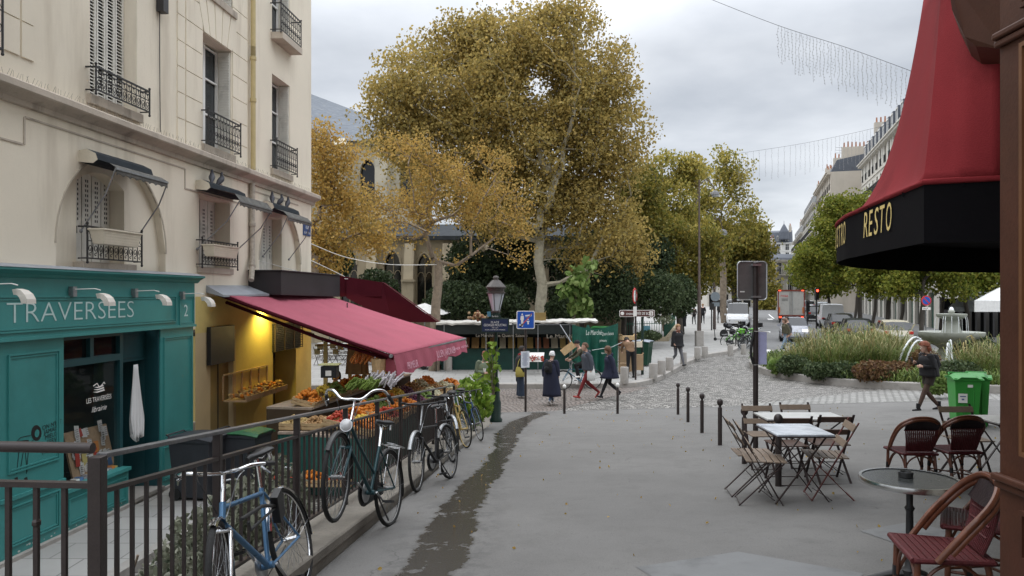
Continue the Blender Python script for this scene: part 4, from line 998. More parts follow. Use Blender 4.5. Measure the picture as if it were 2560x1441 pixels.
 mb=MB().use(alu);mb.lathe([(.085,-.003),(.09,0),(.085,.003)],BBk+Vector((0,-.045,0)),24,Matrix.Rotation(R(90),3,'X'));an=random.uniform(0,3)
 ca=Vector((math.cos(an),0,math.sin(an)))*.165
 mb.tube([BBk+Vector((0,-.055,0)),BBk+Vector((0,-.065,0))+ca],.010,6);mb.tube([BBk+Vector((0,.055,0)),BBk+Vector((0,.065,0))-ca],.010,6)
 ck=Bd(mb,'crank',smooth=True)
 for s in(-1,1):
  mb=MB().use(blackpl);pc_=BBk+Vector((0,s*.11,0))+ca*(-s)
  for dx in(-.035,.035):mb.box(pc_+Vector((dx,0,0)),(.014,.085,.02))
  for dy in(-.04,0,.04):mb.box(pc_+Vector((0,dy,0)),(.06,.01,.016))
  Bd(mb,'pedal',ck)
 mb=MB().use(rubber);
 for z in(.088,-.088):mb.tube([BBk+Vector((0,-.045,z)),A0+Vector((0,-.045,z*.4))],.004,4)
 Bd(mb,'chain')
 if style in('lady','dark'):
  mb=MB().use(blackpl);mb.prism([BBk+Vector((.12*math.cos(a),-.06,.12*math.sin(a)))for a in fr(-2.0,2.0,12)]+[A0+Vector((-.02,-.06,.05)),A0+Vector((-.02,-.06,-.05))],(0,-.012,0));Bd(mb,'chain_guard')
 if style!='drop':
  for c_,turn,a0_,a1_,nm in((A0,False,.35 if style!='dark' else.6,3.3,'rear_mudguard'),(A1,True,.5,3.1,'front_mudguard')):
   if nm=='front_mudguard' and style=='blue':a0_,a1_=1.2,3.3
   T=S if turn else(lambda p:Vector(p))
   mb=MB().use(chrome if style=='blue' else(galv if style=='dark' else blackpl));rows=[]
   for a in fr(a0_,a1_,20):
    rows.append([T(c_+Vector(((wr+.012+h_)*math.cos(a),w,(wr+.012+h_)*math.sin(a))))for w,h_ in((-.026,-.012),(-.018,.002),(0,.006),(.018,.002),(.026,-.012))])
   mb.grid(rows)
   for s in(-1,1):mb.tube([T(c_+Vector(((wr+.01)*math.cos(a1_-.35),s*.026,(wr+.01)*math.sin(a1_-.35)))),T(c_+Vector((0,s*.055,0)))],.0025,4)
   Bd(mb,nm,smooth=True)
 if style in('lady','dark'):
  mb=MB().use(alu if style=='lady' else blackpl);z=2*wr+.05
  for s in(-1,1):
   mb.tube([Vector((.14,s*.02,z)),Vector((.08,s*.055,z)),Vector((-.26,s*.055,z)),Vector((-.29,s*.02,z))],.005,6);mb.tube([Vector((-.12,s*.055,z)),A0+Vector((0,s*.06,0))],.005,6)
  for x in(-.2,-.1,0):mb.tube([(x,-.055,z),(x,.055,z)],.004,6)
  Bd(mb,'rack',smooth=True)
 if style in('lady',):
  mb=MB().use(chrome);lp=S(hb+sax*.17+Vector((.11,0,0)));dr_=(S(hb+Vector((1,0,0)))-S(hb)).normalized()
  MM=dr_.to_track_quat('Z','Y').to_matrix();mb.lathe([(.012,-.08),(.035,-.05),(.05,-.01),(.053,0)],lp,16,MM);mb.use(mat('lamp_glass',(.5,.5,.5),.1,spec=.9));mb.lathe([(.05,0),(.03,.014),(0.002,.018)],lp,16,MM);Bd(mb,'headlight',smooth=True)
 mb=MB().use(blackpl);mb.tube([BBk+Vector((-.06,.03,0)),BBk+Vector((-.12,.13,-.24))],.008,6)
 if style!='blue' and style!='drop':Bd(mb,'kickstand')
 return t
bluef=mat('bike_blue',(.075,.17,.30),.3,.08,12,.05,metal=.3);greenf=mat('bike_green',(.012,.05,.06),.3,.1,12,.05);darkf=mat('bike_black',(.012,.012,.014),.3,.1,12,.05)
goldf=mat('bike_gold',(.42,.30,.10),.35,.1,12,.05);navyf=mat('bike_navy',(.03,.07,.16),.3,.1,12,.05)
V=Vector
gl=lambda x,d,dz=0:V((x,d,gz(x,d)+dz))
b1=bicycle('pale blue road bicycle with a chrome mudguard in the foreground, leaning on the railing',gl(-1.41,5.13),gl(-1.48,4.06),bluef,'blue',R(16),R(18),rim_m=chrome,bar_h=.93)
KIDS
mb=MB().use(blackpl);p=V((-1.49,4.83,gz(-1.4,4.8)+.62));mb.box(p,(.05,.10,.2),Matrix.Rotation(.4,3,'X'));mb.tube([p+V((.02,-.7,.12)),p+V((0,-.3,.08)),p],.012,6);mb.tube([p,p+V((0,-.5,-.0)),p+V((.03,-.62,.08))],.01,6)
one(mb,'bicycle_lock','black folding lock strapped to the blue bicycle frame','lock',bevel=.004)
bicycle('dark green upright bicycle with a round headlight and swept chrome handlebar',gl(-1.155,7.05),V((-1.40,5.95,E-1.785)),greenf,'lady',R(5),R(8),wr=.35,bar_h=1.02,sad=.90)
bicycle('black city bicycle with a grey rear mudguard and saddle, middle of the row',gl(-.80,9.9),gl(-1.08,8.9),darkf,'dark',R(9),R(10),wr=.35,bar_h=1.03)
bicycle('dark bicycle half hidden behind the black one, handlebar across its front',gl(-1.0,12.6),gl(-.86,11.5),darkf,'dark',R(8),R(14),wr=.35,bar_h=1.0)
bicycle('gold framed road bicycle with an orange handlebar near the end of the railing',gl(-1.0,14.3),gl(-.78,13.3),goldf,'drop',R(9),R(12),wr=.34,bar_h=.98,rim_m=goldf)
bicycle('navy blue racing bicycle with drop handlebars, last of the row by the leafy plant',gl(-.95,15.35),gl(-.60,14.45),navyf,'drop',R(7),R(-4),wr=.34,bar_h=.95)
# === LAMP POST, SIGNS, BOLLARDS
def lamppost():
 p=gl(-.40,18.9);s=1.0
 t=thing('street_lamp','old cast iron street lamp with a glass lantern and a blue-green place name plate','street lamp',p)
 mb=MB().use(dkgreen);mb.lathe([(.15,0),(.16,.06),(.12,.12),(.13,.5),(.1,.56),(.085,.95),(.065,1.0),(.05,1.05),(.045,2.35),(.07,2.4),(.045,2.46),(.05,2.62),(.09,2.68),(.09,2.72)],p,14);mb.build('post',t,smooth=True)
 mb=MB().use(mat('lamp_bronze',(.07,.06,.055),.5,.2,10));zl=p.z+2.72
 mb.lathe([(.11,.0),(.12,.03),(.1,.05)],(p.x,p.y,zl),8)
 mb.lathe([(.235,.47),(.24,.50),(.20,.52),(.215,.60),(.25,.61),(.25,.64),(.10,.80),(.07,.81),(.06,.86),(.08,.87),(.05,.91),(.0,.92)],(p.x,p.y,zl),12)
 for k in range(6):a=math.pi*k/3+.3;mb.bar((p.x+.1*math.cos(a),p.y+.1*math.sin(a),zl+.03),(p.x+.22*math.cos(a),p.y+.22*math.sin(a),zl+.49),.014,.014)
 ln=mb.build('lantern',t,smooth=False)
 g=bpy.data.materials.new('lantern_glass');g.use_nodes=True;b=g.node_tree.nodes['Principled BSDF'];b.inputs['Base Color'].default_value=(.62,.66,.72,1);b.inputs['Roughness'].default_value=.12;b.inputs['Alpha'].default_value=.95
 mb=MB().use(g);mb.lathe([(.095,.04),(.21,.475)],(p.x,p.y,zl),6,caps=False);mb.build('lantern_glass',ln)
 c=V((p.x-.02,p.y-.08,E+(H-814)/F*18.8));w,h=.64,.30
 mb=MB().use(dkgreen);mb.box(c,(w+.06,.03,h+.06));mb.prism([c+V((-.16,.015,h/2+.03)),c+V((.16,.015,h/2+.03)),c+V((.11,.015,h/2+.14)),c+V((-.11,.015,h/2+.14))],(0,-.03,0));pl_=mb.build('name_plate',t,bevel=.006)
 mb=MB().use(navy);mb.box(c+V((0,-.017,0)),(w,.006,h));mb.build('plate_face',pl_)
 mb=MB().use(whitep)
 for s_,dz,hh_,ww in(('5e Arrt',h/2+.055,.045,.16),('PLACE',.055,.05,.2),('GEORGES MOUSTAKI',-.02,.06,.56),('1934 - 2013',-.07,.025,.15),('AUTEUR, COMPOSITEUR, INTERPRETE',-.12,.025,.50)):
  mb.text(s_,c+V((0,-.022,dz)),(1,0,0),(0,0,1),hh_,ww,.002,align='C')
 mb.build('lettering',pl_)
 mb=MB().use(mat('junction_box',(.07,.2,.28),.5));mb.box((p.x-.17,p.y-.12,c.z+.28),(.09,.08,.12));mb.build('junction_box',t)
 return t
lamppost()
def round_pole(mb,p,r,h):mb.lathe([(r*1.0,0),(r,h-.01),(r*.6,h)],p,12)
p=gp(1314,1030);t=thing('road_sign','square blue zone sign with stickers on a thin brown pole','road sign',p)
D=p.y;ztop=E+(H-778)/F*D
mb=MB().use(brownpaint);round_pole(mb,p,.035,ztop-p.z-.05);mb.build('pole',t,smooth=True)
c=P(1314,800,D)+V((0,-.05,0));w=.53
def rrect(c,w,h,r,n=5):
 pts=[]
 for sx,sy,a0 in((1,1,0),(-1,1,90),(-1,-1,180),(1,-1,270)):
  for k in range(n+1):a=R(a0+90*k/n);pts.append(V((c.x+sx*(w/2-r)+r*math.cos(a),c.y,c.z+sy*(h/2-r)+r*math.sin(a))))
 return pts
mb=MB().use(whitep);mb.prism(rrect(c,w,w,.05),(0,.02,0));f_=mb.build('sign_plate',t);mb=MB().use(signblue);mb.prism(rrect(c+V((0,-.004,0)),w-.05,w-.05,.035),(0,.003,0));mb.build('sign_face',f_)
mb=MB().use(whitep);o=c+V((0,-.007,0))
def q(x,z):return o+V((x,0,z))
mb.poly([q(-.10+.022*math.cos(a),.16+.026*math.sin(a))for a in fr(0,5.9,12)]);mb.poly([q(-.14,.12),q(-.06,.12),q(-.045,.0),(q(-.065,.0)),q(-.07,-.16),q(-.095,-.16),q(-.1,-.02),q(-.105,-.16),q(-.13,-.16),q(-.135,.0),q(-.155,.0)])
mb.poly([q(.07+.018*math.cos(a),.01+.02*math.sin(a))for a in fr(0,5.9,12)]);mb.poly([q(.02,-.03),q(.12,-.03),q(.09,-.08),q(.1,-.13),q(.05,-.13),q(.05,-.08)])
mb.poly([q(-.01,.10),q(.18,.12),q(.18,.16),q(-.01,.14)]);mb.poly([q(-.19,-.2),q(-.08,-.2),q(-.08,-.17),q(-.19,-.17)])
mb.use(mat('sticker_red',(.55,.08,.05),.5));mb.poly([q(-.15,-.18),q(-.13,-.2),q(.19,.17),q(.17,.19)])
mb.use(mat('sticker_grey',(.45,.5,.55),.5));mb.poly([q(-.2,-.2),q(-.12,-.2),q(-.10,-.12),q(-.19,-.12)]);mb.poly([q(.0,.075),q(.17,.095),q(.17,.105),q(0,.085)])
mb.build('pictogram',f_)
mb=MB().use(mat('paper_pale',(.70,.74,.82),.8));c2=P(1313,899,D)+V((0,-.045,0));mb.grid([[c2+V((x,.01*math.cos(x*12),z+.006*math.sin(x*20)))for x in fr(-.125,.125,6)]for z in fr(-.24,.24,6)]);n_=mb.build('paper_notice',t)
mb=MB().use(mat('ink',(.12,.16,.3),.7));
for k in range(13):mb.box(c2+V((-.01,-.003+.009,.19-.03*k)),(.19 if k%4 else.12,.002,.008))
mb.build('printed_lines',n_)
p=V(((1889-CX)/F*11.0,11.0,0));p.z=gz(p.x,p.y);t=thing('road_sign','grey back of a square road sign on a tall brown pole by the folding tables','road sign',p)
D=11.0;mb=MB().use(brownpaint);round_pole(mb,p,.038,E+(H-655)/F*D-p.z);mb.build('pole',t,smooth=True)
c=P(1882,702,D)+V((0,-.03+.07,0));mb=MB().use(mat('sign_back',(.21,.205,.20),.42,.12,4,.08,metal=.6,stain=4));mb.prism(rrect(c,.42,.55,.05),(0,.012,0));pl_=mb.build('sign_plate',t)
mb=MB().use(alu);ed=rrect(c+V((0,-.012,0)),.425,.555,.052);mb.tube(ed,.009,6,closed=True)
for z in(.225,-.235):mb.box((p.x-.0,p.y-.02,c.z+z),(.12,.1,.028));
mb.build('sign_rim',pl_,smooth=True);mb=MB().use(whitep);mb.box(c+V((-.14,-.002,-.16)),(.065,.002,.018));mb.build('sticker',pl_)
mb=MB().use(mat('violet_poster',(.46,.46,.72),.7,alpha)if False else mat('violet_poster',(.46,.47,.70),.7));q0=P(1890,850,D)
pz=[P(1889,828,D),P(1912,830,D),P(1912,912,D),P(1889,912,D)];mb.poly([x+V((.035,.02,0))for x in pz]);mb.poly([x+V((.035,.026,0))for x in pz[::-1]]);mb.build('poster',t)
mb=MB().use(blackpl);mb.tube([P(1888,830,D)+V((-.03,-.03,0)),P(1881,870,D)+V((-.03,-.03,0)),P(1881,890,D)+V((-.03,-.03,0)),P(1887,910,D)+V((-.03,-.03,0))],.02,6);mb.use(whitep);mb.bar(P(1884,828,D)+V((0,-.05,0)),P(1923,831,D)+V((0,.02,0)),.008,.008);mb.bar(P(1880,912,D)+V((0,-.045,0)),P(1900,912,D)+V((0,-.045,0)),.004,.004);mb.build('strap',t)
p1=gp(1589,950,SW);t=thing('road_sign','round red prohibition sign seen edge-on above a small plate on a thin pole','road sign',p1);D=p1.y
mb=MB().use(brownpaint);round_pole(mb,p1,.035,E+(H-725)/F*D-p1.z);mb.build('pole',t,smooth=True)
c=P(1586,740,D)+V((0,-.05,0));MM=Matrix.Rotation(R(66),3,'Z')@Matrix.Rotation(R(90),3,'X')
mb=MB().use(mat('sign_red',(.55,.03,.03),.4));mb.lathe([(.0,0),(.29,0),(.30,.01),(.29,.02),(0,.02)],c,24,MM,caps=False);mb.use(whitep);mb.lathe([(0,.022),(.22,.022)],c,20,MM,caps=False);mb.box(P(1587,779,D)+V((0,-.05,0)),(.13,.02,.36));mb.build('sign_disc',t,smooth=False)
p2=gp(1606,937,SW);t=thing('direction_sign','brown cinema direction sign with white lettering on a dark green pole','sign',p2);D=p2.y
mb=MB().use(dkgreen);round_pole(mb,p2,.055,E+(H-776)/F*D-p2.z);mb.build('pole',t,smooth=True)
c=P(1592,784,D)+V((0,-.08,0));w,h=88/F*D,17/F*D
mb=MB().use(whitep);mb.prism(rrect(c,w,h,.05),(0,.03,0));bd=mb.build('sign_board',t);mb=MB().use(mat('sign_brown',(.09,.035,.03),.5));mb.prism(rrect(c+V((0,-.004,0)),w-.035,h-.035,.035),(0,.003,0));mb.build('sign_face',bd)
mb=MB().use(whitep);mb.text('cinéma',c+V((-w*.31,-.008,-.055)),(1,0,0),(0,0,1),.10,.30,.002);mb.text('ÉPÉE DE BOIS',c+V((-w*.04,-.008,-.055)),(1,0,0),(0,0,1),.11,.62,.002,shear=.2);mb.prism(rrect(c+V((w*.40,-.007,0)),.15,.17,.02),(0,.002,0));mb.ball(c+V((-w*.42,-.007,0)),(.07,.005,.07),10,6);mb.use(MT['sign_brown']);mb.text('5',c+V((w*.40,-.012,-.055)),(1,0,0),(0,0,1),.11,.07,.002,align='C');mb.build('lettering',bd)
def bollard(px,py,hpx,white,label):
 p=gp(px,py);h=hpx/F*p.y;p=V((p.x,p.y,p.z))
 t=thing('bollard',label,'bollard',p,group='slim brown bollards along the edge of the pavement')
 mb=MB().use(brownpaint);mb.lathe([(.036,-.02),(.036,h-.16),(.033,h-.15),(.022,h-.145),(.022,h-.125)],p,14);mb.build('shaft',t,smooth=True)
 mb=MB().use(whitep if white else brownpaint);mb.ball(p+V((0,0,h-.065)),(.052,.052,.062),14,9);mb.build('ball_top',t,smooth=True)
for a in((1411,1035,74,1,'leftmost slim bollard, white ball top, on the cobble edge'),(1544,1035,78,1,'white topped slim bollard below the walker in a navy coat'),(1695,1037,80,0,'first dark ball-topped bollard of the receding row, farthest away'),(1720,1056,89,0,'second dark bollard of the receding row'),(1755,1083,100,0,'third dark bollard of the receding row'),(1800,1114,117,0,'fourth dark bollard, nearest one left of the folding chairs'),(1861,1160,143,0,'fifth dark bollard, standing beside the tall sign pole'),(1946,1216,182,0,'nearest dark bollard, rising in front of the marble table')):bollard(*a)
def stone_b(px,py,hpx,wpx,k):
 lo=gp(px,py,SW);p=lo;h=hpx/F*p.y;r=wpx/F*p.y/2
 mb=MB().use(granite);mb.lathe([(r,-.02),(r,h-.02),(r-.012,h),(0.001,h+.003)],(0,0,0),20)
 o=one(mb,'stone_bollard',k,'bollard',smooth=True,group='short grey stone cylinders along the sidewalk');o.location=p
for a in((1561,958,40,21,'leftmost of the row of grey stone cylinders beside the cinema sign'),(1633,947,38,21,'grey stone cylinder just right of the green sign pole'),(1654,937,35,20,'grey stone cylinder second right of the green sign pole'),(1674,927,33,19,'grey stone cylinder left of the walking man in black'),(1709,911,30,16,'grey stone cylinder behind the feet of the man in black'),(1744,896,27,16,'left one of the paired stone cylinders below the tall pole'),(1762,893,26,16,'right one of the paired stone cylinders below the tall pole'),(1826,890,27,14,'stone cylinder in front of the parked bicycles, left one'),(1859,886,25,13,'stone cylinder in front of the parked bicycles, right one'),(1048,921,25,18,'grey stone cylinder seen under the magenta awning near the green cart'),(1121,927,34,19,'grey stone cylinder just right of the hanging awning edge')):stone_b(*a)
def tall_pole(px,pyb,top,r,headx,headz,label,base=True):
 p=gp(px,pyb,SW);D=p.y;t=thing('street_lamp',label,'street lamp',p)
 zt=E+(H-top)/F*D;w=r/F*D/2;hh=zt-p.z
 mb=MB().use(mat('pole_brown',(.10,.075,.065),.5,.2,6));mb.lathe([(w*1.4,0),(w*1.25,hh*.15),(w*1.05,hh*.35),(w*1.05,hh*.36),(w*.8,hh*.37),(w*.5,hh)],p,12)
 hx=P(headx,headz,D);mb.tube(spline([V((p.x,p.y,zt-.3)),V(((p.x+hx.x)/2,p.y,zt)),V((hx.x,p.y,hx.z+.28))],5),w*.35,6);mb.build('pole',t,smooth=True)
 mb=MB().use(mat('lamp_hood',(.13,.13,.135),.4));rr=11/F*D;mb.lathe([(0,rr*1.05),(rr*.45,rr*.95),(rr*.8,rr*.6),(rr,0),(rr*.2,.0)],hx,16);mb.build('lamp_hood',t,smooth=True)
 mb=MB().use(mat('lamp_bowl',(.5,.52,.52),.2));mb.lathe([(rr*.85,0),(rr*.7,-rr*.35),(0.001,-rr*.55)],hx,14);mb.build('lamp_bowl',t,smooth=True)
 if base:mb=MB().use(granite);mb.box(p+V((0,0,.42)),(.42,.42,.9));mb.build('stone_base',t,bevel=.02)
tall_pole(1748,866,450,8,1788,488,'tallest street lamp rising from a square stone base on the sidewalk')
tall_pole(1786,824,545,6,1808,585,'second tall street lamp farther up the sidewalk',False)
p=gp(1788,824,SW);D=p.y;t=thing('road_sign','grey back of a round road sign on the pole of the second tall lamp','road sign',P(1788,760,D))
mb=MB().use(mat('sign_back2',(.25,.29,.32),.5,metal=.4));c=P(1786,742,D)+V((0,-.25,0));MM=Matrix.Rotation(R(90),3,'X');mb.lathe([(0.001,0),(.36,0),(.36,.02),(.001,.02)],c,20,MM,caps=False);mb.box(c+V((0.03,0,-.6)),(.6,.02,.3));mb.build('sign_disc',t)
mb=MB().use(iron);mb.bar(c+V((0,.05,-.8)),c+V((0,.05,.2)),.05,.05);mb.build('bracket',t)
t=thing('road_sign','round blue no parking sign with a red ring above a small white plate','road sign',G(2316,36));D=36
c=P(2316,752,D);mb=MB().use(mat('sign_red',(.55,.03,.03),.4));MM=Matrix.Rotation(R(90),3,'X');rr=12.5/F*D
mb.lathe([(0.001,0),(rr,0),(rr,-.02),(.001,-.02)],c,28,MM,caps=False);dsk=mb.build('sign_disc',t);mb=MB().use(signblue);mb.lathe([(.001,.004),(rr*.78,.004)],c,28,MM,caps=False);mb.build('sign_face',dsk)
mb=MB().use(MT['sign_red']);mb.bar(c+V((-rr*.55,-.008,rr*.55)),c+V((rr*.55,-.008,-rr*.55)),.05,.004,(0,1,0));mb.build('red_bar',dsk)
mb=MB().use(whitep);cc=c+V((-.0,-.005,-rr-.14));mb.box(cc,(rr*1.65,.02,.13));pn=mb.build('plate',t);mb=MB().use(blackpl);mb.text('SAUF',cc+V((-.05,-.012,-.035)),(1,0,0),(0,0,1),.075,.22,.002,align='C');mb.build('lettering',pn)
mb=MB().use(galv);g_=G(2316,36.1);mb.tube([g_+V((0,.05,0)),c+V((0,.05,0))],.03,8);mb.build('pole',t)
# === FRUIT STALL
fo=mat('orange_fruit',(.62,.20,.02),.5,.15,8,.1);fy=mat('lemon_fruit',(.62,.44,.06),.5,.15,8,.1);fg=mat('green_fruit',(.16,.24,.05),.55,.2,8,.1);frd=mat('red_fruit',(.40,.045,.02),.4,.2,8,.1)
fb=mat('brown_fruit',(.33,.19,.08),.7,.25,8,.1);fp=mat('purple_fruit',(.12,.03,.07),.4,.2,8,.1);fw=mat('pale_vegetable',(.55,.52,.36),.6,.2,8,.1);fpot=mat('potato',(.46,.33,.14),.8,.2,8,.2)
tealskirt=mat('corrugated_teal',(.025,.12,.10),.5,.15,6,.1)
rng=random.Random(21)
def heap(cx,cy,cz,w,l,h,m,r,n,M):
 mb=MB();ms=m if isinstance(m,list)else[m]
 for k in range(n):
  x,y=rng.uniform(-.5,.5),rng.uniform(-.5,.5);z=h*max(0,1-(abs(x)*2)**2.5)*max(0,1-(abs(y)*2)**2.5)*rng.uniform(.5,1)
  mb.use(rng.choice(ms));q=M@V((x*w,y*l,z+r*.6));rr=r*rng.uniform(.8,1.15);mb.ball((cx+q.x,cy+q.y,cz+q.z),(rr,rr,rr*.92),6,5)
 return mb
def fruit_crate(x,y,z,label,m,r,w=.38,l=.55,rz=-.085,tilt=0,green=False,n=None,hh=.07):
 t=thing('fruit_crate',label,'crate',(x,y,z),rz,group='crates of produce on the greengrocer stall',rot=(0,tilt,rz))
 mb=MB().use(tealskirt if green else crate)
 for s in(-1,1):
  for k in range(2):mb.box((s*w/2,0,.04+.06*k),(.012,l,.045));mb.box((0,s*l/2,.04+.06*k),(w,.012,.045))
  mb.box((s*(w/2-.015),l/2-.02,.07),(.03,.03,.14));mb.box((s*(w/2-.015),-l/2+.02,.07),(.03,.03,.14))
 mb.box((0,0,.012),(w,l,.015));mb.build('box',t,world=False)
 n=n or int(w*l/(r*r*3.2)*1.5)
 o=heap(0,0,.07,w-.04,l-.04,hh,m,r,n,Matrix.Identity(3)).build('produce',t,world=False,smooth=True);tag(o,kind='stuff')
 return t
def table(label,xa,ya,xb,yb,w,ztop,skirt):
 """bench from (xa,ya) to (xb,yb), w deep toward the shop"""
 a,b=V((xa,ya,0)),V((xb,yb,0));d=(b-a).normalized();n=V((-d.y,d.x,0))*w;zb=FLOOR-.1
 t=thing('market_table',label,'table',V((xa,ya,zb)),group='greengrocer tables with teal corrugated skirts')
 mb=MB().use(woodg);mb.hexa([V((p.x,p.y,ztop-.04))for p in(a,b,b+n,a+n)],[V((p.x,p.y,ztop))for p in(a,b,b+n,a+n)]);mb.build('table_top',t)
 mb=MB().use(skirt);L_=(b-a).length;k=int(L_/.08);rows=[[],[]]
 for i in range(k*2+1):
  p=a+d*(L_*i/(2*k))-n.normalized()*(.018 if i%2 else 0)+n.normalized()*.03;rows[0].append(V((p.x,p.y,zb)));rows[1].append(V((p.x,p.y,ztop-.04)))
 mb.grid(rows);
 for q0,q1 in((a,a+n),):mb.poly([V((q0.x,q0.y,zb)),V((q1.x,q1.y,zb)),V((q1.x,q1.y,ztop-.04)),V((q0.x,q0.y,ztop-.04))])
 mb.build('skirt',t);return t
table('long front produce table with a teal corrugated skirt behind the railing',-2.45,12.9,-1.35,20.2,1.0,FLOOR+.93,tealskirt)
table('back produce table carrying the highest crates under the lamps',-3.75,14.2,-2.7,20.4,.9,FLOOR+1.22,mat('dark_plank',(.07,.045,.025),.8))
table('table of potatoes and onions facing the bicycles, left end of the stall',-4.1,13.3,-2.65,13.4,.8,FLOOR+.93,tealskirt)
specs=[(fo,.04,'oranges'),(fy,.038,'lemons'),(frd,.036,'red tomatoes'),(fg,.04,'green pears'),(fb,.03,'brown mushrooms'),(fo,.036,'clementines'),(fw,.035,'pale turnips'),(fp,.03,'dark plums')]
ordn=['first','second','third','fourth','fifth','sixth','seventh','eighth','ninth','tenth','eleventh','twelfth','thirteenth']
for k,i in enumerate([0,5,2,0,5,7,3,6,4,6,0]):
 y=13.2+k*.64;m,r,nm=specs[i];fruit_crate(-2.62+.15*(y-12.9),y,FLOOR+.95,'crate of %s, %s from the near end of the front table'%(nm,ordn[k]),m,r,w=.46,tilt=R(10),hh=.14)
for k,i in enumerate([2,0,5,3,0,1,7,4,6,5]):
 y=13.4+k*.64;m,r,nm=specs[i];fruit_crate(-3.12+.15*(y-12.9),y,FLOOR+1.03,'raised crate of %s, %s along the inner side of the front table'%(nm,ordn[k]),m,r,w=.44,tilt=R(12),hh=.16)
for k,i in enumerate([0,1,3,5,0,6,4,1,3]):
 y=14.6+k*.62;m,r,nm=specs[i];fruit_crate(-4.0+.17*(y-14.2),y,FLOOR+1.23,'wooden crate of %s, %s from the near end of the back table'%(nm,ordn[k]),m,r,w=.44,tilt=R(14),hh=.2)
for k in range(4):
 x=-3.9+k*.4;m,r,nm=[(fpot,.04,'potatoes'),(fb,.036,'onions'),(fpot,.04,'potatoes'),(fy,.036,'yellow onions')][k];fruit_crate(x,13.7,FLOOR+.94,'crate of %s, %s from the left on the potato table'%(nm,ordn[k]),m,r,w=.38,l=.6,hh=.12)
for k in range(3):
 x=-3.9+k*.5;m,r,nm=[(frd,.036,'dried peppers'),(fo,.04,'squashes'),(frd,.036,'shallots')][k];fruit_crate(x,13.0,FLOOR+.1,'crate of %s on the ground before the potato table, %s from the left'%(nm,ordn[k]),m,r,w=.42,l=.5,hh=.12)
for k in range(4):
 fruit_crate(-5.0+.02*k,14.2,FLOOR+.02+.16*k,'empty orange box in the pile by the ochre wall, %s from the ground'%ordn[k],fo,.04,w=.4,n=4)
t=thing('wall_rack','tilted wooden rack of onions and garlic fixed to the ochre wall','rack',FP(U(645),E-1.75,.2))
ra,rb=U(592,.3),U(698,.3);z0,z1=Z(600,1000,.3),Z(690,985,.3)
mb=MB().use(wood);ubox(mb,ra,rb,z0-.03,z0,.02,.5);ubox(mb,ra,rb,z0,z0+.08,.48,.5);ubox(mb,ra,rb,z0+.5,z0+.53,.01,.04)
for u in fr(ra,rb,5):ubox(mb,u-.03,u+.03,z0,z0+.5,.008,.02)
mb.build('shelf',t);mb=MB()
for k in range(150):mb.use(rng.choice([fo,fb,fb,fpot]));f=rng.random();mb.ball(FP(ra+.06+f*(rb-ra-.12),z0+.04+rng.random()*.10*(.6+f),rng.uniform(.08,.44)),rng.uniform(.03,.045),6,5)
tag(mb.build('onions',t,smooth=True),kind='stuff')
def stack_bags():
 p=P(893,935,16.4);mb=MB().use(mat('kraft_paper',(.36,.21,.09),.8,.2,6));rg=random.Random(4)
 for k in range(9):a=k*.7;mb.hexa([p+V((.16*math.cos(a)+x,.12*math.sin(a)+y,0))for x,y in((-.09,-.05),(.09,-.05),(.09,.05),(-.09,.05))],[p+V((.10*math.cos(a)+x*1.1,.1*math.sin(a)+y,.52+rg.random()*.15))for x,y in((-.09,-.02),(.09,-.02),(.09,.02),(-.09,.02))])
 one(mb,'paper_bags','bundle of brown kraft paper bags hanging over the back table','bags',loc=p)
stack_bags()
for px,D in((814,15.6),(875,17.8)):
 a=P(px,962,D);b=P(px,855 if px<850 else 862,D);mb=MB().use(mat('yellow_post',(.50,.38,.14),.6));mb.bar(a,b,.08,.05);one(mb,'stall_post','yellowish wooden post of the fruit stall, %s one'%('left' if px<850 else 'right'),'post',loc=a)
mb=MB().use(mat('yellow_post',(.50,.38,.14),.6));mb.bar(P(790,864,16),P(876,862,17.5),.05,.04);one(mb,'stall_rail','yellowish rail with price cards between the two stall posts','rail')
cardm=mat('price_card',(.58,.50,.25),.7)
for k,(px,py)in enumerate(((800,868),(832,864),(839,880),(851,868),(793,880))):
 c=P(px,py,16.3);mb=MB().use(cardm);mb.box(c,(.12,.01,.12));mb.use(iron);mb.tube([c+V((0,0,.06)),c+V((0,0,.12))],.003,4)
 one(mb,'price_card','yellow price card, %s along the stall rail'%['leftmost','third','fourth, hanging low','rightmost','second, hanging low'][k],'card',loc=c,group='blank price cards hanging from the stall rail')
t=thing('weighing_scale','weighing scale with a white price label on the fruit table','scale',P(825,945,14.6));p=P(825,945,14.6)
mb=MB().use(darkf);mb.box(p+V((0,0,.12)),(.3,.25,.22));mb.build('body',t,bevel=.01);mb=MB().use(mat('pale_yellow',(.6,.6,.3),.5));mb.box(p+V((0,0,.26)),(.38,.3,.02));mb.build('pan',t);mb=MB().use(whitep);mb.box(p+V((.0,-.13,.1)),(.11,.01,.1));mb.build('label',t)
def asparagus(px,py,D,label,m,n=26,ln=.34):
 p=P(px,py,D);mb=MB().use(m);rg=random.Random(px)
 for k in range(n):q=p+V((rg.uniform(-.25,.25),rg.uniform(-.3,.3),rg.uniform(0,.08)));mb.tube([q,q+V((ln*.3*rg.uniform(-1,1)+.1,rg.uniform(-.05,.05),ln*rg.uniform(.4,.7)))],.016,5)
 return one(mb,'vegetable_bundle',label,'vegetables',loc=p)
asparagus(950,968,12.6,'purple and white striped bundles of radishes and leeks in the middle of the stall',mat('leek_white',(.55,.52,.55),.5),40,.3)
asparagus(905,975,12.4,'feathery green herbs spread over the middle of the stall',mat('herb_green',(.13,.19,.03),.7),90,.2)
asparagus(905,912,15.2,'bunch of orange carrots standing at the back of the stall',mat('carrot_orange',(.6,.22,.06),.5),30,.35)
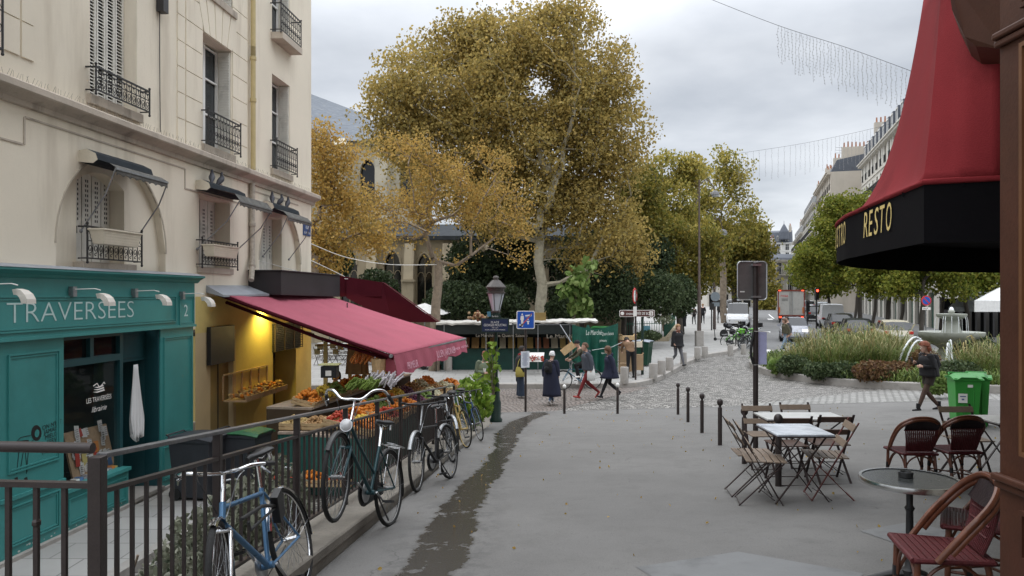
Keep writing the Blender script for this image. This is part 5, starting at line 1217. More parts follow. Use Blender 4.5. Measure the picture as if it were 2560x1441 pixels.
def leafplant(name,label,cat,c,r,n,size,m,zmin=0,group=None,stem=True):
 t=thing(name,label,cat,(c[0],c[1],zmin if zmin else c[2]-r[2]),group=group);rg=np.random.default_rng(int(abs(c[0]*100+c[1]*37))+1)
 u=rg.normal(size=(n,3));u/=np.linalg.norm(u,axis=1)[:,None];u*=(rg.random((n,1))**.45);C=u*np.array(r)+np.array(c)
 o=leafmesh('foliage',C,size,m,rg,parent=t)
 if stem:
  mb=MB().use(bark)
  for k in range(7):
   a=k*.9;mb.tube([(c[0]+.03*math.cos(a),c[1]+.03*math.sin(a),c[2]-r[2]*1.0),(c[0]+r[0]*.3*math.cos(a),c[1]+r[1]*.3*math.sin(a),c[2]),(c[0]+r[0]*.6*math.cos(a),c[1]+r[1]*.6*math.sin(a),c[2]+r[2]*.6)],[.012,.009,.004],5)
  mb.build('stems',t)
 return t
def leafmesh(name,C,size,m,rg,parent=None,elong=1.5,flat=.5,kind=None):
 n=len(C);nrm=rg.normal(size=(n,3));nrm[:,2]=nrm[:,2]*flat+.4;nrm/=np.linalg.norm(nrm,axis=1)[:,None]
 t=np.cross(nrm,rg.normal(size=(n,3)));t/=np.linalg.norm(t,axis=1)[:,None];b=np.cross(nrm,t)
 s=size*rg.uniform(.6,1.3,(n,1));L_=s*elong/2;W_=s/2
 v=np.empty((n,6,3));bend=nrm*s*.18
 v[:,0]=C-t*L_;v[:,1]=C-t*L_*.25+b*W_+bend;v[:,2]=C+t*L_*.45+b*W_*.7+bend;v[:,3]=C+t*L_-bend*.5;v[:,4]=C+t*L_*.45-b*W_*.7+bend;v[:,5]=C-t*L_*.25-b*W_+bend
 if parent is not None and parent in WM:
  iv=np.array(WM[parent].inverted());v=v@iv[:3,:3].T+iv[:3,3]
 me=bpy.data.meshes.new(name);me.vertices.add(n*6);me.vertices.foreach_set('co',v.reshape(-1).astype(np.float32))
 base=(np.arange(n)*6)[:,None];idx=(base+np.array([0,1,2,3,0,3,4,5])).reshape(-1)
 me.loops.add(n*8);me.loops.foreach_set('vertex_index',idx.astype(np.int32));me.polygons.add(n*2)
 me.polygons.foreach_set('loop_start',(np.arange(n*2)*4).astype(np.int32));me.polygons.foreach_set('loop_total',np.full(n*2,4,dtype=np.int32))
 me.materials.append(m);me.update();me.validate()
 o=bpy.data.objects.new(name,me);col.objects.link(o)
 if parent is not None:o.parent=parent;KIDS.setdefault(parent.name,[]).append(o)
 if kind:o['kind']=kind
 return o
lime=leafmat('lime_leaves',[(.08,.15,.02),(.16,.28,.03),(.28,.38,.06),(.11,.20,.025)])
leafplant('potted_vine','bright green leafy vine spilling over the end of the railing','plant',(-.84,16.9,E-2.35),(.42,.8,.62),620,.10,lime)
leafplant('climbing_plant','thin green climber with large leaves growing up the street lamp','plant',(-.47,18.7,E-1.75),(.22,.2,.7),46,.14,lime)
ol=leafmat('grey_leaves',[(.10,.11,.07),(.20,.21,.15),(.30,.30,.24),(.06,.08,.045)],.2)
for k,(x,y)in enumerate(((-2.5,5.7),(-2.75,6.7),(-2.85,7.8),(-2.8,9.0))):
 leafplant('shrub',['grey-leaved shrub in the bed behind the corner post','grey-leaved shrub in the bed behind the blue bicycle front wheel','grey-leaved shrub in the bed behind the blue bicycle saddle','farthest grey-leaved shrub in the bed below the railing'][k],'shrub',(x,y,FLOOR+.72),(.42,.6,.72),2300,.055,ol,group='grey shrubs below the railing')
mb=MB();mb.grid([[(x,y,FLOOR+.02+.02*math.sin(x*9+y*7))for x in fr(-3.3,-1.9,6)]for y in fr(3.5,9.9,20)]);struct(mb,'planting_soil',mat('soil',(.11,.09,.06),.95,.3,9,.6,fine=30))
def wheelie(name,label,p,rz,body,lidm,h=1.05,w=.58,dpt=.72,group=None,notice=False,openlid=0):
 t=thing(name,label,'bin',p,rz,group=group)
 mb=MB().use(body);b0,b1=.80,1.0
 mb.hexa([V((x*w/2*b0,y*dpt/2*b0,.05))for x,y in((-1,-1),(1,-1),(1,1),(-1,1))],[V((x*w/2,y*dpt/2,h-.1))for x,y in((-1,-1),(1,-1),(1,1),(-1,1))])
 mb.hexa([V((x*(w/2+.02),y*(dpt/2+.02),h-.1))for x,y in((-1,-1),(1,-1),(1,1),(-1,1))],[V((x*(w/2+.025),y*(dpt/2+.025),h-.05))for x,y in((-1,-1),(1,-1),(1,1),(-1,1))])
 for k in(-.22,0,.22):mb.hexa([V((k*w*.85-.012,-dpt/2*.82-.012,.12)),V((k*w*.85+.012,-dpt/2*.82-.012,.12)),V((k*w*.85+.012,-dpt/2*.8,.12)),V((k*w*.85-.012,-dpt/2*.8,.12))],[V((k*w-.012,-dpt/2*.96-.012,h-.28)),V((k*w+.012,-dpt/2*.96-.012,h-.28)),V((k*w+.012,-dpt/2*.94,h-.28)),V((k*w-.012,-dpt/2*.94,h-.28))])
 mb.build('body',t,world=False,bevel=.015)
 mb=MB().use(lidm);rows=[]
 for y in fr(-dpt/2-.05,dpt/2+.02,8):
  cz=h-.04+.05*math.cos(y/dpt*2.6);rows.append([V((x,y,cz+(.012 if abs(x)<w/2-.04 else-.03)))for x in fr(-w/2-.035,w/2+.035,8)])
 mb.grid(rows);o=mb.build('lid',t,world=False);o.modifiers.new('s','SOLIDIFY').thickness=.02
 mb=MB().use(rubber)
 for s in(-1,1):mb.lathe([(.02,-.02),(.10,-.02),(.10,.02),(.02,.02)],(s*(w/2*.8+.01),dpt/2*.75,.10),14,Matrix.Rotation(R(90),3,'Y'))
 mb.build('wheels',t,world=False);mb=MB().use(body);mb.tube([(-w/2*.8,dpt/2+.0,h-.03),(-w/2*.8,dpt/2+.07,h),(w/2*.8,dpt/2+.07,h),(w/2*.8,dpt/2,h-.03)],.014,6);mb.build('handle',t,world=False)
 if notice:mb=MB().use(whitep);y=-dpt/2*.93-.02;mb.box((-.09,y,h-.42),(.15,.008,.17));mb.box((.03,y-.012,h-.19),(.085,.008,.05));mb.use(MT['ink']);mb.box((-.09,y-.006,h-.385),(.1,.004,.02));mb.box((-.09,y-.006,h-.44),(.04,.004,.03));mb.build('label',t,world=False)
 return t
g1=V((8.5,14.3,0));g1.z=gz(g1.x,g1.y)-.05;wheelie('wheelie_bin','bright green wheelie bin with a white sticker, left one of the pair',g1,R(-14),binG,binG,notice=True,w=.44,dpt=.5)
g2=V((8.86,14.5,0));g2.z=gz(g2.x,g2.y)-.05;wheelie('wheelie_bin','bright green wheelie bin, right one of the pair, nearer the brown pillar',g2,R(-30),binG,binG,w=.42,dpt=.5)
wheelie('wheelie_bin','dark grey wheelie bin beside the bookshop corner behind the railing',V((-5.15,12.5,FLOOR)),R(80),binD,binD)
wheelie('wheelie_bin','dark grey wheelie bin with a green bag, second one behind the railing',V((-4.55,12.9,FLOOR)),R(80),binD,mat('green_bag',(.02,.10,.04),.4,.3,9,.5))
def trolley(label,p,rz):
 t=thing('hand_trolley',label,'trolley',p,rz,group='metal hand trolleys beside the low table');mb=MB().use(galv)
 for s in(-1,1):mb.tube([(s*.2,0,.1),(s*.2,0,1.0),(s*.16,0,1.08),(0,0,1.1)],.014,8)
 for z in(.3,.55,.8):mb.tube([(-.2,0,z),(.2,0,z)],.01,6)
 mb.box((0,-.14,.03),(.4,.26,.01));mb.build('frame',t,world=False,smooth=True);mb=MB().use(rubber)
 for s in(-1,1):mb.lathe([(.02,-.02),(.11,-.02),(.11,.02),(.02,.02)],(s*.25,.04,.11),14,Matrix.Rotation(R(90),3,'Y'))
 mb.build('wheels',t,world=False)
trolley('metal hand trolley nearer the bookshop, behind the railing',V((-3.55,9.6,FLOOR-.1)),R(20));trolley('metal hand trolley farther right, in front of the potatoes',V((-3.1,10.3,FLOOR-.1)),R(-10))
mb=MB().use(crate);c=P(905,933,15.8);mb.lathe([(.13,0),(.16,.26),(.165,.28)],P(948,933,14.8),10);one(mb,'basket','small round wicker basket on the stall near the awning corner','basket')
# === PEOPLE
clothm={}
def cm(name,c,r=.85):return mat('cloth_'+name,c,r,.12,9,.25,fine=70)
black_c=cm('black',(.012,.012,.014));navy_c=cm('navy',(.014,.017,.038));denim_c=cm('denim',(.045,.075,.13));red_c=cm('burgundy',(.17,.018,.02));grey_c=cm('grey',(.10,.10,.11));olive_c=cm('olive',(.075,.07,.045));green_c=cm('sage',(.13,.16,.11));brown_c=cm('brown',(.17,.10,.055));dkbrown_c=cm('dark_brown',(.03,.022,.018));tights_c=cm('tights',(.075,.045,.033));pale_c=cm('pale_denim',(.20,.27,.34));puffer_c=cm('puffer',(.06,.068,.085));whitec=cm('white',(.7,.7,.68));yellowbag_c=cm('yellow_bag',(.38,.32,.08))
hair_d=mat('dark_hair',(.018,.013,.01),.6,.3,30,.5);hair_w=mat('white_hair',(.6,.6,.6),.7,.1,30,.5);hair_r=mat('auburn_hair',(.19,.05,.02),.6,.3,30,.5);hair_b=mat('brown_hair',(.10,.05,.025),.6,.3,30,.5);hair_bl=mat('sandy_hair',(.30,.17,.08),.6,.3,30,.5)
def walk(a=1.0,armswing=1.0,lean=.02):
 J=dict(pel=(0,0,.93),ch=(lean,0,1.26),nk=(lean*1.8,0,1.47),hd=(lean*2+.03,0,1.615))
 for s,k in((1,'L'),(-1,'R')):
  J['hip'+k]=(0,s*.09,.90);J['sh'+k]=(lean*1.5,s*.175,1.40)
 J['knL']=(.19*a,.09,.52);J['anL']=(.36*a,.085,.10);J['toL']=(.50*a,.10,.06+.03*a)
 J['knR']=(.02,-.09,.49);J['anR']=(-.33*a,-.085,.17*a+.03);J['toR']=(-.24*a,-.10,.03)
 J['elL']=(-.08*armswing,.25,1.13);J['wrL']=(-.02*armswing,.26,.90);J['elR']=(.06*armswing,-.25,1.13);J['wrR']=(.20*armswing,-.24,.95)
 return J
def stand():
 J=walk(.0,0);J.update(knL=(.02,.10,.50),anL=(0,.11,.09),toL=(.15,.13,.035),knR=(.03,-.10,.50),anR=(0.02,-.11,.09),toR=(.17,-.13,.035),elL=(-.02,.24,1.13),elR=(-.02,-.24,1.13),wrL=(.05,.25,.90),wrR=(.05,-.25,.90));return J
def person(label,pos,rz,ht,J,mats,hair='short',hairm=None,coat=None,extras=None,skinm=None,detail=False,group=None,voxel=.014,hood=False,bulk=1.14):
 """mats: top, legs, shoes; the body is one remeshed surface, clothing and hair are children"""
 t=thing('person',label,'person',pos,rz,group=group);k=ht/1.72;S_=lambda p:V(p)*k
 J={a:V(b)for a,b in J.items()};sk_=skinm or skin;hairm=hairm or hair_d
 body=MB().use(sk_);segs=[]
 def limb(ps,rs,kind,n=10,sy=1.0):
  pts=[J[p]if isinstance(p,str)else V(p)for p in ps]
  body.tube([S_(p)for p in pts],[r*k for r in rs],n,sy=sy)
  body.ball(S_(pts[0]),rs[0]*k*.98,8,6);body.ball(S_(pts[-1]),rs[-1]*k*.98,8,6)
  for a,b in zip(pts,pts[1:]):segs.append((S_(a),S_(b),kind))
 rows=[];pel,ch,nk=J['pel'],J['ch'],J['nk'];shv=(J['shL']-J['shR']).normalized();ax=(nk-pel).normalized();fwd=shv.cross(ax).normalized();hv=V((0,1,0))
 for f,w,dpt in((-.10,.10,.09),(-.04,.155,.115),(.06,.165,.115),(.22,.145,.10),(.40,.15,.105),(.58,.175,.115),(.76,.18,.112),(.88,.15,.09),(.96,.075,.06),(1.0,.05,.05)):
  f_=max(0,min(1,f));c=(pel.lerp(ch,f_/.6)if f_<.6 else ch.lerp(nk,(f_-.6)/.4))+ax*min(0,f)*.6
  ring=[S_(c+(hv.lerp(shv,f_))*w*bulk*math.cos(a)+fwd*dpt*bulk*math.sin(a))for a in fr(0,2*math.pi,14)[:-1]];rows.append(ring)
 n0=len(body.v);m_=14;vs=[p for r in rows for p in r];fs=[]
 for i in range(len(rows)-1):
  for j in range(m_):fs.append((i*m_+j,i*m_+(j+1)%m_,(i+1)*m_+(j+1)%m_,(i+1)*m_+j))
 fs.append(tuple(range(m_))[::-1]);fs.append(tuple((len(rows)-1)*m_+j for j in range(m_)));body.add(vs,fs)
 segs+=[(S_(pel+V((0,0,-.02))),S_(pel),'legs'),(S_(pel+V((0,0,.1))),S_(ch),'top'),(S_(ch),S_(nk-ax*.09),'top')]
 limb([nk-ax*.08,nk+V((0,0,.05)),'hd'],[.062,.052,.05],'skin')
 for s in 'LR':
  limb(['hip'+s,'kn'+s],[.092,.062],'legs');limb(['kn'+s,J['kn'+s].lerp(J['an'+s],.35),'an'+s],[.060,.058,.038],'legs')
  an,to=J['an'+s],J['to'+s];fd=(to-an).normalized();heel=an-fd*.045+V((0,0,-.05))
  limb([heel,an.lerp(to,.55)+V((0,0,-.02)),'to'+s],[.040,.042,.030],'shoes',sy=.8)
  limb(['sh'+s,'el'+s],[.060,.046],'top');limb(['el'+s,'wr'+s],[.045,.033],'top')
  el,wr=J['el'+s],J['wr'+s];hd_=(wr-el).normalized();sd=1 if s=='L' else-1;cv=V((0,-sd,0));pn=(cv-hd_*cv.dot(hd_)).normalized();sp=hd_.cross(pn).normalized()
  palm=wr+hd_*.055
  limb([wr,palm],[.028,.033],'skin',sy=.7)
  for q in range(4):
   o=sp*(-.030+.020*q);ln=(.062,.072,.068,.052)[q];a=wr+hd_*.07+o;b=a+hd_*ln*.6+pn*.012;c=b+hd_*ln*.35+pn*.03;limb([a,b,c],[.0105,.0095,.008],'skin',6)
  tb=wr+hd_*.03-sp*.03*1.0;limb([tb,tb+hd_*.03-sp*.02+pn*.012,tb+hd_*.055-sp*.018+pn*.03],[.0125,.011,.009],'skin',6)
 hd=J['hd'];hf=V(J.get('face',(1,0,0))).normalized();hu=V((0,0,1));hl=hu.cross(hf).normalized();hu=hf.cross(hl)
 Hm=Matrix((hf,hl,hu)).transposed()
 hp=lambda x,y,z:S_(hd+Hm@V((x,y,z)))
 rows=[]
 for z,a_,b_,cx in((-.118,.030,.026,.052),(-.105,.052,.046,.030),(-.08,.070,.058,.018),(-.04,.084,.068,.008),(0,.094,.075,.0),(.04,.098,.078,-.003),(.08,.088,.070,-.008),(.108,.058,.048,-.012),(.118,.02,.02,-.012)):
  rows.append([hp(cx+a_*math.cos(a),b_*math.sin(a),z)for a in fr(0,2*math.pi,14)[:-1]])
 fs=[]
 for i in range(len(rows)-1):
  for j in range(14):fs.append((i*14+j,i*14+(j+1)%14,(i+1)*14+(j+1)%14,(i+1)*14+j))
 fs+=[tuple(range(14))[::-1],tuple((len(rows)-1)*14+j for j in range(14))];body.add([p for r in rows for p in r],fs)
 body.add([hp(.088,0,.02),hp(.085,.016,-.035),hp(.118,0,-.035),hp(.085,-.016,-.035),hp(.088,0,-.045)],[(0,1,2),(0,2,3),(4,2,1),(4,3,2),(0,3,1),(1,3,4)])
 body.tube([hp(.086,.035,.022),hp(.094,0,.022),hp(.086,-.035,.022)],.010*k,6);body.tube([hp(.080,.022,-.068),hp(.089,0,-.066),hp(.080,-.022,-.068)],.008*k,6)
 for s in(-1,1):body.ball(hp(-.005,s*.078,-.01),(.018*k,.010*k,.028*k),6,5,Hm)
 segs.append((hp(0,0,-.09),hp(0,0,.1),'skin'))
 o=body.build('body',t,world=False,smooth=True)
 rm=o.modifiers.new('r','REMESH');rm.mode='VOXEL';rm.voxel_size=voxel*k;rm.use_smooth_shade=True
 sm=o.modifiers.new('s','SMOOTH');sm.factor=.5;sm.iterations=2
 dg=bpy.context.evaluated_depsgraph_get();me=bpy.data.meshes.new_from_object(o.evaluated_get(dg));old=o.data;o.modifiers.clear();o.data=me;bpy.data.meshes.remove(old)
 me.materials.clear();ml=dict(skin=0,top=1,legs=2,shoes=3)
 for q in(sk_,mats[0],mats[1],mats[2]):me.materials.append(q)
 n=len(me.polygons);C=np.empty(n*3);me.polygons.foreach_get('center',C);C=C.reshape(-1,3);best=np.full(n,1e9);idx=np.zeros(n,int)
 for a,b,kd in segs:
  a_,b_=np.array(a),np.array(b);d=b_-a_;L2=max(1e-9,d@d);tt=np.clip(((C-a_)@d)/L2,0,1);ds=np.linalg.norm(C-(a_+tt[:,None]*d),axis=1)
  if kd in('top',)and np.linalg.norm(d)>.25*k and abs(d[2])>.2*k and abs(a_[1])<.05*k:ds=ds*.55
  u=ds<best;best[u]=ds[u];idx[u]=ml[kd]
 me.polygons.foreach_set('material_index',idx.astype(np.int32));me.polygons.foreach_set('use_smooth',np.ones(n,bool));me.update()
 mb=MB().use(whitep)
 for s in(-1,1):mb.ball(hp(.083,s*.029,.002),.0115*k,8,6)
 mb.use(blackpl)
 for s in(-1,1):mb.ball(hp(.092,s*.029,.002),.006*k,6,5)
 mb.build('eyes',t,world=False);mb=MB().use(mat('lips',(.35,.12,.1),.5));mb.tube([hp(.083,.02,-.068),hp(.0935,0,-.067),hp(.083,-.02,-.068)],.005*k,5);mb.build('mouth',t,world=False)
 mb=MB().use(hairm);rg=random.Random(int(pos[0]*10));rows=[]
 drop=dict(short=-.02,bob=-.10,long=-.26,curly=-.11,cap=.02,hood=-.12)[hair];puff=dict(short=.010,bob=.018,long=.018,curly=.036,cap=.012,hood=.025)[hair]
 for zi in range(10):
  f=zi/9;z=.118+puff-(.118+puff-drop)*f;rr=math.sqrt(max(.02,1-((z-.0)/(.128+puff))**2))if z>0 else 1-(.12*(-z/.26)if hair=='long' else 0)
  amax=(3.14 if f<.34 else 1.95-.4*min(1,f*1.3))if hair!='cap' else 3.14;ring=[]
  for a in fr(-amax,amax,14):
   w=1+rg.uniform(-.06,.06)*(2.2 if hair=='curly' else 1)
   ring.append(hp(-.008-(.098+puff)*rr*math.cos(a)*w,(.078+puff)*rr*math.sin(a)*w,z+rg.uniform(-.004,.004)))
  rows.append(ring)
 mb.grid(rows);mb.poly(rows[0]);ho=mb.build('hair' if hair not in('cap','hood')else 'hat',t,world=False,smooth=True);ho.modifiers.new('s','SOLIDIFY').thickness=-.012*k
 if coat:
  zh,fl,cmn=coat;mb=MB().use(cmn);rows=[]
  legx=[J['knL'].x,J['knR'].x,0];
  for i in range(12):
   f=i/11;z=nk.z-.05-(nk.z-.05-zh)*f
   w=(.095,.185,.225,.235,.235)[min(4,i)]*bulk if i<5 else(.235+fl*(f-.4))*bulk;dp=(.08,.13,.155,.16,.16)[min(4,i)]*bulk if i<5 else(.16+fl*1.25*(f-.4))*bulk
   cx=pel.x+(ch.x-pel.x)*max(0,(z-pel.z)/(ch.z-pel.z))if z>pel.z else pel.x+(min(legx)+max(legx))/2*min(1,(pel.z-z)/.4)*.75
   cy=pel.y+(ch.y-pel.y)*max(0,(z-pel.z)/(ch.z-pel.z))if z>pel.z else 0
   if z<pel.z:dp+=(max(legx)-min(legx))*.42*min(1,(pel.z-z)/.4)
   rows.append([S_(V((cx+dp*math.sin(a)*(1+.05*math.sin(a*7+f*3)*f),cy+w*math.cos(a)*(1+.04*math.sin(a*5)*f),z)))for a in fr(0,2*math.pi,22)])
  mb.grid(rows);c_=mb.build('coat',t,world=False,smooth=True);c_.modifiers.new('s','SOLIDIFY').thickness=.012
  for s in 'LR':mb=MB().use(cmn);mb.tube([S_(J['sh'+s]+V((0,0,.0))),S_(J['el'+s]),S_(J['el'+s].lerp(J['wr'+s],.95))],[.092*k,.076*k,.06*k],10);mb.ball(S_(J['sh'+s]),.076*k,10,8);mb.build('sleeve',c_,world=False,smooth=True)
  mb=MB().use(cmn);mb.tube([S_(V((nk.x+.075*math.cos(a)-.0,nk.y+.075*math.sin(a),nk.z-.03+.012*math.cos(a))))for a in fr(0,2*math.pi,14)[:-1]],.024*k,7,closed=True)
  if hood:mb.ball(S_(V((nk.x-.09,nk.y,nk.z-.01))),(.07*k,.10*k,.07*k),10,7)
  mb.build('collar',c_,world=False,smooth=True)
 if extras:extras(t,J,S_,k)
 return t
def bag(name,pts_strap,body_c,sz,m,t,S_,rot=0):
 pass
def topitem(mb,name,label,cat,t,smooth=False,bevel=0):
 """an item carried by a person: top-level, built in the person's space, placed with the person's matrix"""
 W_=WM[t];mb.v=[tuple(W_@Vector(p))for p in mb.v]
 c=sum((Vector(p)for p in mb.v),Vector())/len(mb.v);return one(mb,name,label,cat,loc=c,smooth=smooth,bevel=bevel)
def backpack(label,m):
 def f(t,J,S_,k):
  mb=MB().use(m);c=J['ch'];rows=[]
  for z,w,dp in((-.20,.10,.04),(-.19,.14,.085),(-.05,.155,.10),(.10,.14,.085),(.17,.09,.05),(.18,.03,.02)):
   rows.append([S_(c+V((-.19+dp*math.cos(a),w*math.sin(a),z)))for a in fr(0,2*math.pi,12)])
  mb.grid(rows);mb.poly(rows[0][:-1]);mb.poly(rows[-1][:-1][::-1]);mb.ball(S_(c+V((-.28,0,-.08))),(.04,.10,.09),8,6)
  for s in(-1,1):mb.tube([S_(c+V((-.14,s*.09,.16))),S_(c+V((-.03,s*.10,.185))),S_(c+V((.11,s*.11,.10))),S_(c+V((.10,s*.14,-.06))),S_(c+V((-.08,s*.15,-.16)))],.018,6)
  topitem(mb,'backpack',label,'backpack',t,True)
 return f
def sidebag(label,m,side,z,w,h,dx=0,straptop=True,cat='bag',hand=False,thick=.05):
 def f(t,J,S_,k):
  mb=MB().use(m);s=side;y=s*.245;top=z
  if hand:wj=J['wrL' if s>0 else 'wrR'];dx_,y,top=wj.x,wj.y,wj.z-.12
  else:dx_=dx
  rows=[]
  for zz,ww,th in((-h,w*.42,thick*.5),(-h*.9,w*.5,thick),(-h*.4,w*.5,thick*1.1),(-.05,w*.44,thick*.6),(0,w*.40,thick*.25)):rows.append([S_(V((dx_+ww*math.cos(a),y+th*math.sin(a),top+zz)))for a in fr(0,2*math.pi,14)])
  mb.grid(rows);mb.poly(rows[0][:-1][::-1]);mb.poly(rows[-1][:-1])
  sh=J['shL' if s>0 else 'shR']if not hand else V((dx_,y,top+.09))
  for e in(-1,1):mb.tube([S_(V((dx_+e*w*.3,y,top-.02))),S_(V((dx_+e*w*.2,y,(top+sh.z)/2))),S_(sh+V((0,s*.0,.07 if not hand else 0)))],.011,5)
  topitem(mb,cat.replace(' ','_'),label,cat,t,True)
 return f
def both(*fs):
 def f(*a):
  for g in fs:g(*a)
 return f
def pos(px,py_feet,D=None,sw=0):
 g=gp(px,py_feet,sw);return V((g.x,g.y,g.z))
DIR=lambda deg:R(deg)
J=walk(.95,.3,.05);J.update(elR=(.06,-.25,1.14),wrR=(.27,-.15,1.22),elL=(.04,.25,1.14),wrL=(.24,.12,1.14),face=(1,0,-.12),anR=(-.30,-.085,.12),toR=(-.17,-.10,.045),anL=(.34,.085,.09),toL=(.48,.10,.045))
def holdphone(t,J,S_,k):
 mb=MB().use(blackpl);mb.box(S_(J['wrR']+V((.10,.03,.06))),(.012,.07,.14),Matrix.Rotation(R(20),3,'Y'));topitem(mb,'phone','phone held up by the woman with auburn hair','phone',t)
p8=V((10.16,18.5,0));p8.z=gz(p8.x,p8.y)-.035
person('woman with curly auburn hair, black jacket, shorts and brown tights walking left',p8,DIR(183),1.66,J,(black_c,tights_c,black_c),'curly',hair_r,(.90,.03,black_c),both(backpack('black backpack on the woman with auburn hair',black_c),holdphone),voxel=.010)
sh_t=[o for o in bpy.data.objects if o.get('label','').startswith('woman with curly auburn')][0]
mb=MB().use(dkbrown_c)
for s,kk in((.09,'L'),(-.09,'R')):
 a=V((0,s,.93));b=V((.08 if s>0 else.01,s,.66));mb.tube([a,b],[.115,.10],12)
mb.build('shorts',sh_t,world=False,smooth=True)
mb=MB().use(black_c)
for kk in 'LR':a=V(J['an'+kk])*(1.66/1.72);mb.tube([a+V((0,0,.12)),a],[.047,.05],10)
mb.build('socks',sh_t,world=False,smooth=True)
J=walk(1.15,.6,.05);J['face']=(1,.1,-.05);pr=gp(1472,997)
person('man in a grey puffer jacket and burgundy trousers walking right to left',pr,DIR(187),1.78,walk(1.0,.3,.05),(puffer_c,red_c,mat('trainer',(.35,.05,.04),.6)),'short',hair_b,(.90,.02,puffer_c),sidebag('white tote bag on the shoulder of the man in burgundy trousers',whitec,1,.95,.26,.36,-.02,cat='tote bag'),voxel=.012,hood=True)
J=walk(.98,.2,.04);person('woman with long brown hair in a navy hooded coat striding left',gp(1527,996),DIR(185),1.66,J,(navy_c,black_c,black_c),'long',hair_b,(.68,.10,navy_c),voxel=.012,hood=True)
J=walk(.7,.4,.03);J['face']=(1,.2,-.1)
person('white-haired person in a long dark coat with a backpack walking away',gp(1377,1012),DIR(55),1.62,J,(navy_c,denim_c,mat('shoe_grey',(.35,.33,.32),.7)),'short',hair_w,(.28,.07,navy_c),backpack('black backpack on the white-haired walker',black_c),voxel=.012)
J=stand();J.update(elL=(.0,.25,1.14),wrL=(.2,.15,1.1),face=(1,.3,0));
def scarf(t,J,S_,k):
 mb=MB().use(cm('red_scarf',(.35,.03,.035)));nk=J['nk'];mb.tube([S_(nk+V((.08*math.cos(a),.09*math.sin(a),-.01+.01*math.sin(2*a))))for a in fr(0,6.0,14)]+[S_(nk+V((.12,.05,-.18))),S_(nk+V((.13,.05,-.35)))],.028*k,7);mb.build('scarf',t,world=False,smooth=True)
person('person in a black jacket, red scarf and wide dark jeans with a yellow bag',gp(1300,994),DIR(15),1.68,J,(black_c,denim_c,whitep),'short',hair_d,(.88,.04,black_c),both(scarf,sidebag('yellow and black patterned shoulder bag hanging beside the sign pole',yellowbag_c,-1,1.06,.36,.34,-.05),sidebag('black bag hanging low behind the sign pole',black_c,1,.9,.28,.4,.06)),skinm=skind,voxel=.012)
wj=[o for o in bpy.data.objects if o.get('label','').startswith('person in a black jacket, red')][0]
mb=MB().use(cm('dark_denim',(.022,.035,.06)))
for s in(.09,-.09):mb.tube([(0,s,.88),(.02,s*1.05,.45),(.03,s*1.15,.06)],[.105,.10,.13],12)
mb.build('wide_jeans',wj,world=False,smooth=True)
J=stand();J.update(wrL=(.25,.06,1.08),wrR=(.26,-.05,1.10),elL=(.04,.25,1.12),elR=(.04,-.25,1.12),face=(.9,-.4,0))
pg_=V((-.85,23.2,0));pg_.z=gz(pg_.x,pg_.y)-.02
person('person in a sage green coat standing behind the street lamp with a white cup',pg_,DIR(-75),1.70,J,(green_c,olive_c,black_c),'short',hair_r,(.55,.07,green_c),None,voxel=.012)
mb=MB().use(whitep);mb.lathe([(.03,0),(.04,.1),(.042,.11)],pg_+V((.02,-.27,1.10)),12);one(mb,'cup','white cup held by the person in the sage green coat','cup',smooth=True)
cb,cf=gp(1488,953),gp(1408,955)
cb=V((cb.x,27.2,gz(cb.x,27.2)-.03));cf=V((1408-CX,0,0));cf=V(((1408-CX)/F*27.0,27.0,gz(1.8,27.0)-.03))
cb=cf+(cb-cf).normalized()*1.08
bicycle('light blue bicycle ridden left past the green tarpaulin',cb,cf,mat('bike_sky',(.06,.17,.26),.35,.08),'upright',0,R(5),group='ridden bicycles',bar_h=1.02,sad=.92)
mid=(cb+cf)/2;J=dict(pel=(-.30,0,1.0),ch=(-.13,0,1.28),nk=(-.02,0,1.46),hd=(.04,0,1.60),hipL=(-.30,.09,.97),hipR=(-.30,-.09,.97),knL=(.12,.10,.86),knR=(.02,-.10,.62),anL=(-.02,.11,.50),anR=(-.10,-.11,.22),toL=(.12,.11,.44),toR=(.04,-.11,.17),shL=(-.05,.175,1.40),shR=(-.05,-.175,1.40),elL=(.10,.24,1.20),elR=(.10,-.24,1.20),wrL=(.30,.24,1.08),wrR=(.30,-.24,1.08),face=(1,0,-.1))
person('cyclist in a dark olive jacket and black cap riding the light blue bicycle',V((mid.x,mid.y,mid.z)),math.atan2(cf.y-cb.y,cf.x-cb.x),1.74,J,(olive_c,black_c,whitep),'cap',black_c,None,None,voxel=.012,hood=True)
t=thing('delivery_box','open wooden crate carried on the front of the light blue bicycle','crate',P(1419,875,27));
mb=MB().use(crate);c=P(1420,872,26.9);M_=Matrix.Rotation(R(-38),3,'Y')
for s in(-1,1):mb.box(c+M_@V((0,s*.16,0)),(.50,.015,.22),M_)
mb.box(c+M_@V((0,0,-.1)),(.50,.32,.015),M_);mb.box(c+M_@V((-.25,0,0)),(.015,.32,.22),M_);mb.box(c+M_@V((.25,0,0)),(.015,.32,.22),M_);mb.build('box',t)
J=walk(.85,.5,.02);J['face']=(1,-.2,0)
person('man in a black jacket and rust scarf walking toward the camera on the sidewalk',gp(1693,916,SW),DIR(-62),1.76,J,(black_c,grey_c,black_c),'bob',hair_bl,(.82,.05,black_c),both(sidebag('small white plastic bag in the hand of the man in black',whitec,1,.8,.14,.2,hand=True),lambda t,J,S_,k:(lambda mb:(mb.tube([S_(J['nk']+V((.07*math.cos(a),.08*math.sin(a),-.01)))for a in fr(0,6.2,12)]+[S_(J['nk']+V((.11,.02,-.25)))],.026,7),mb.build('scarf',t,world=False,smooth=True)))(MB().use(cm('rust',(.22,.06,.03)))),),voxel=.013)
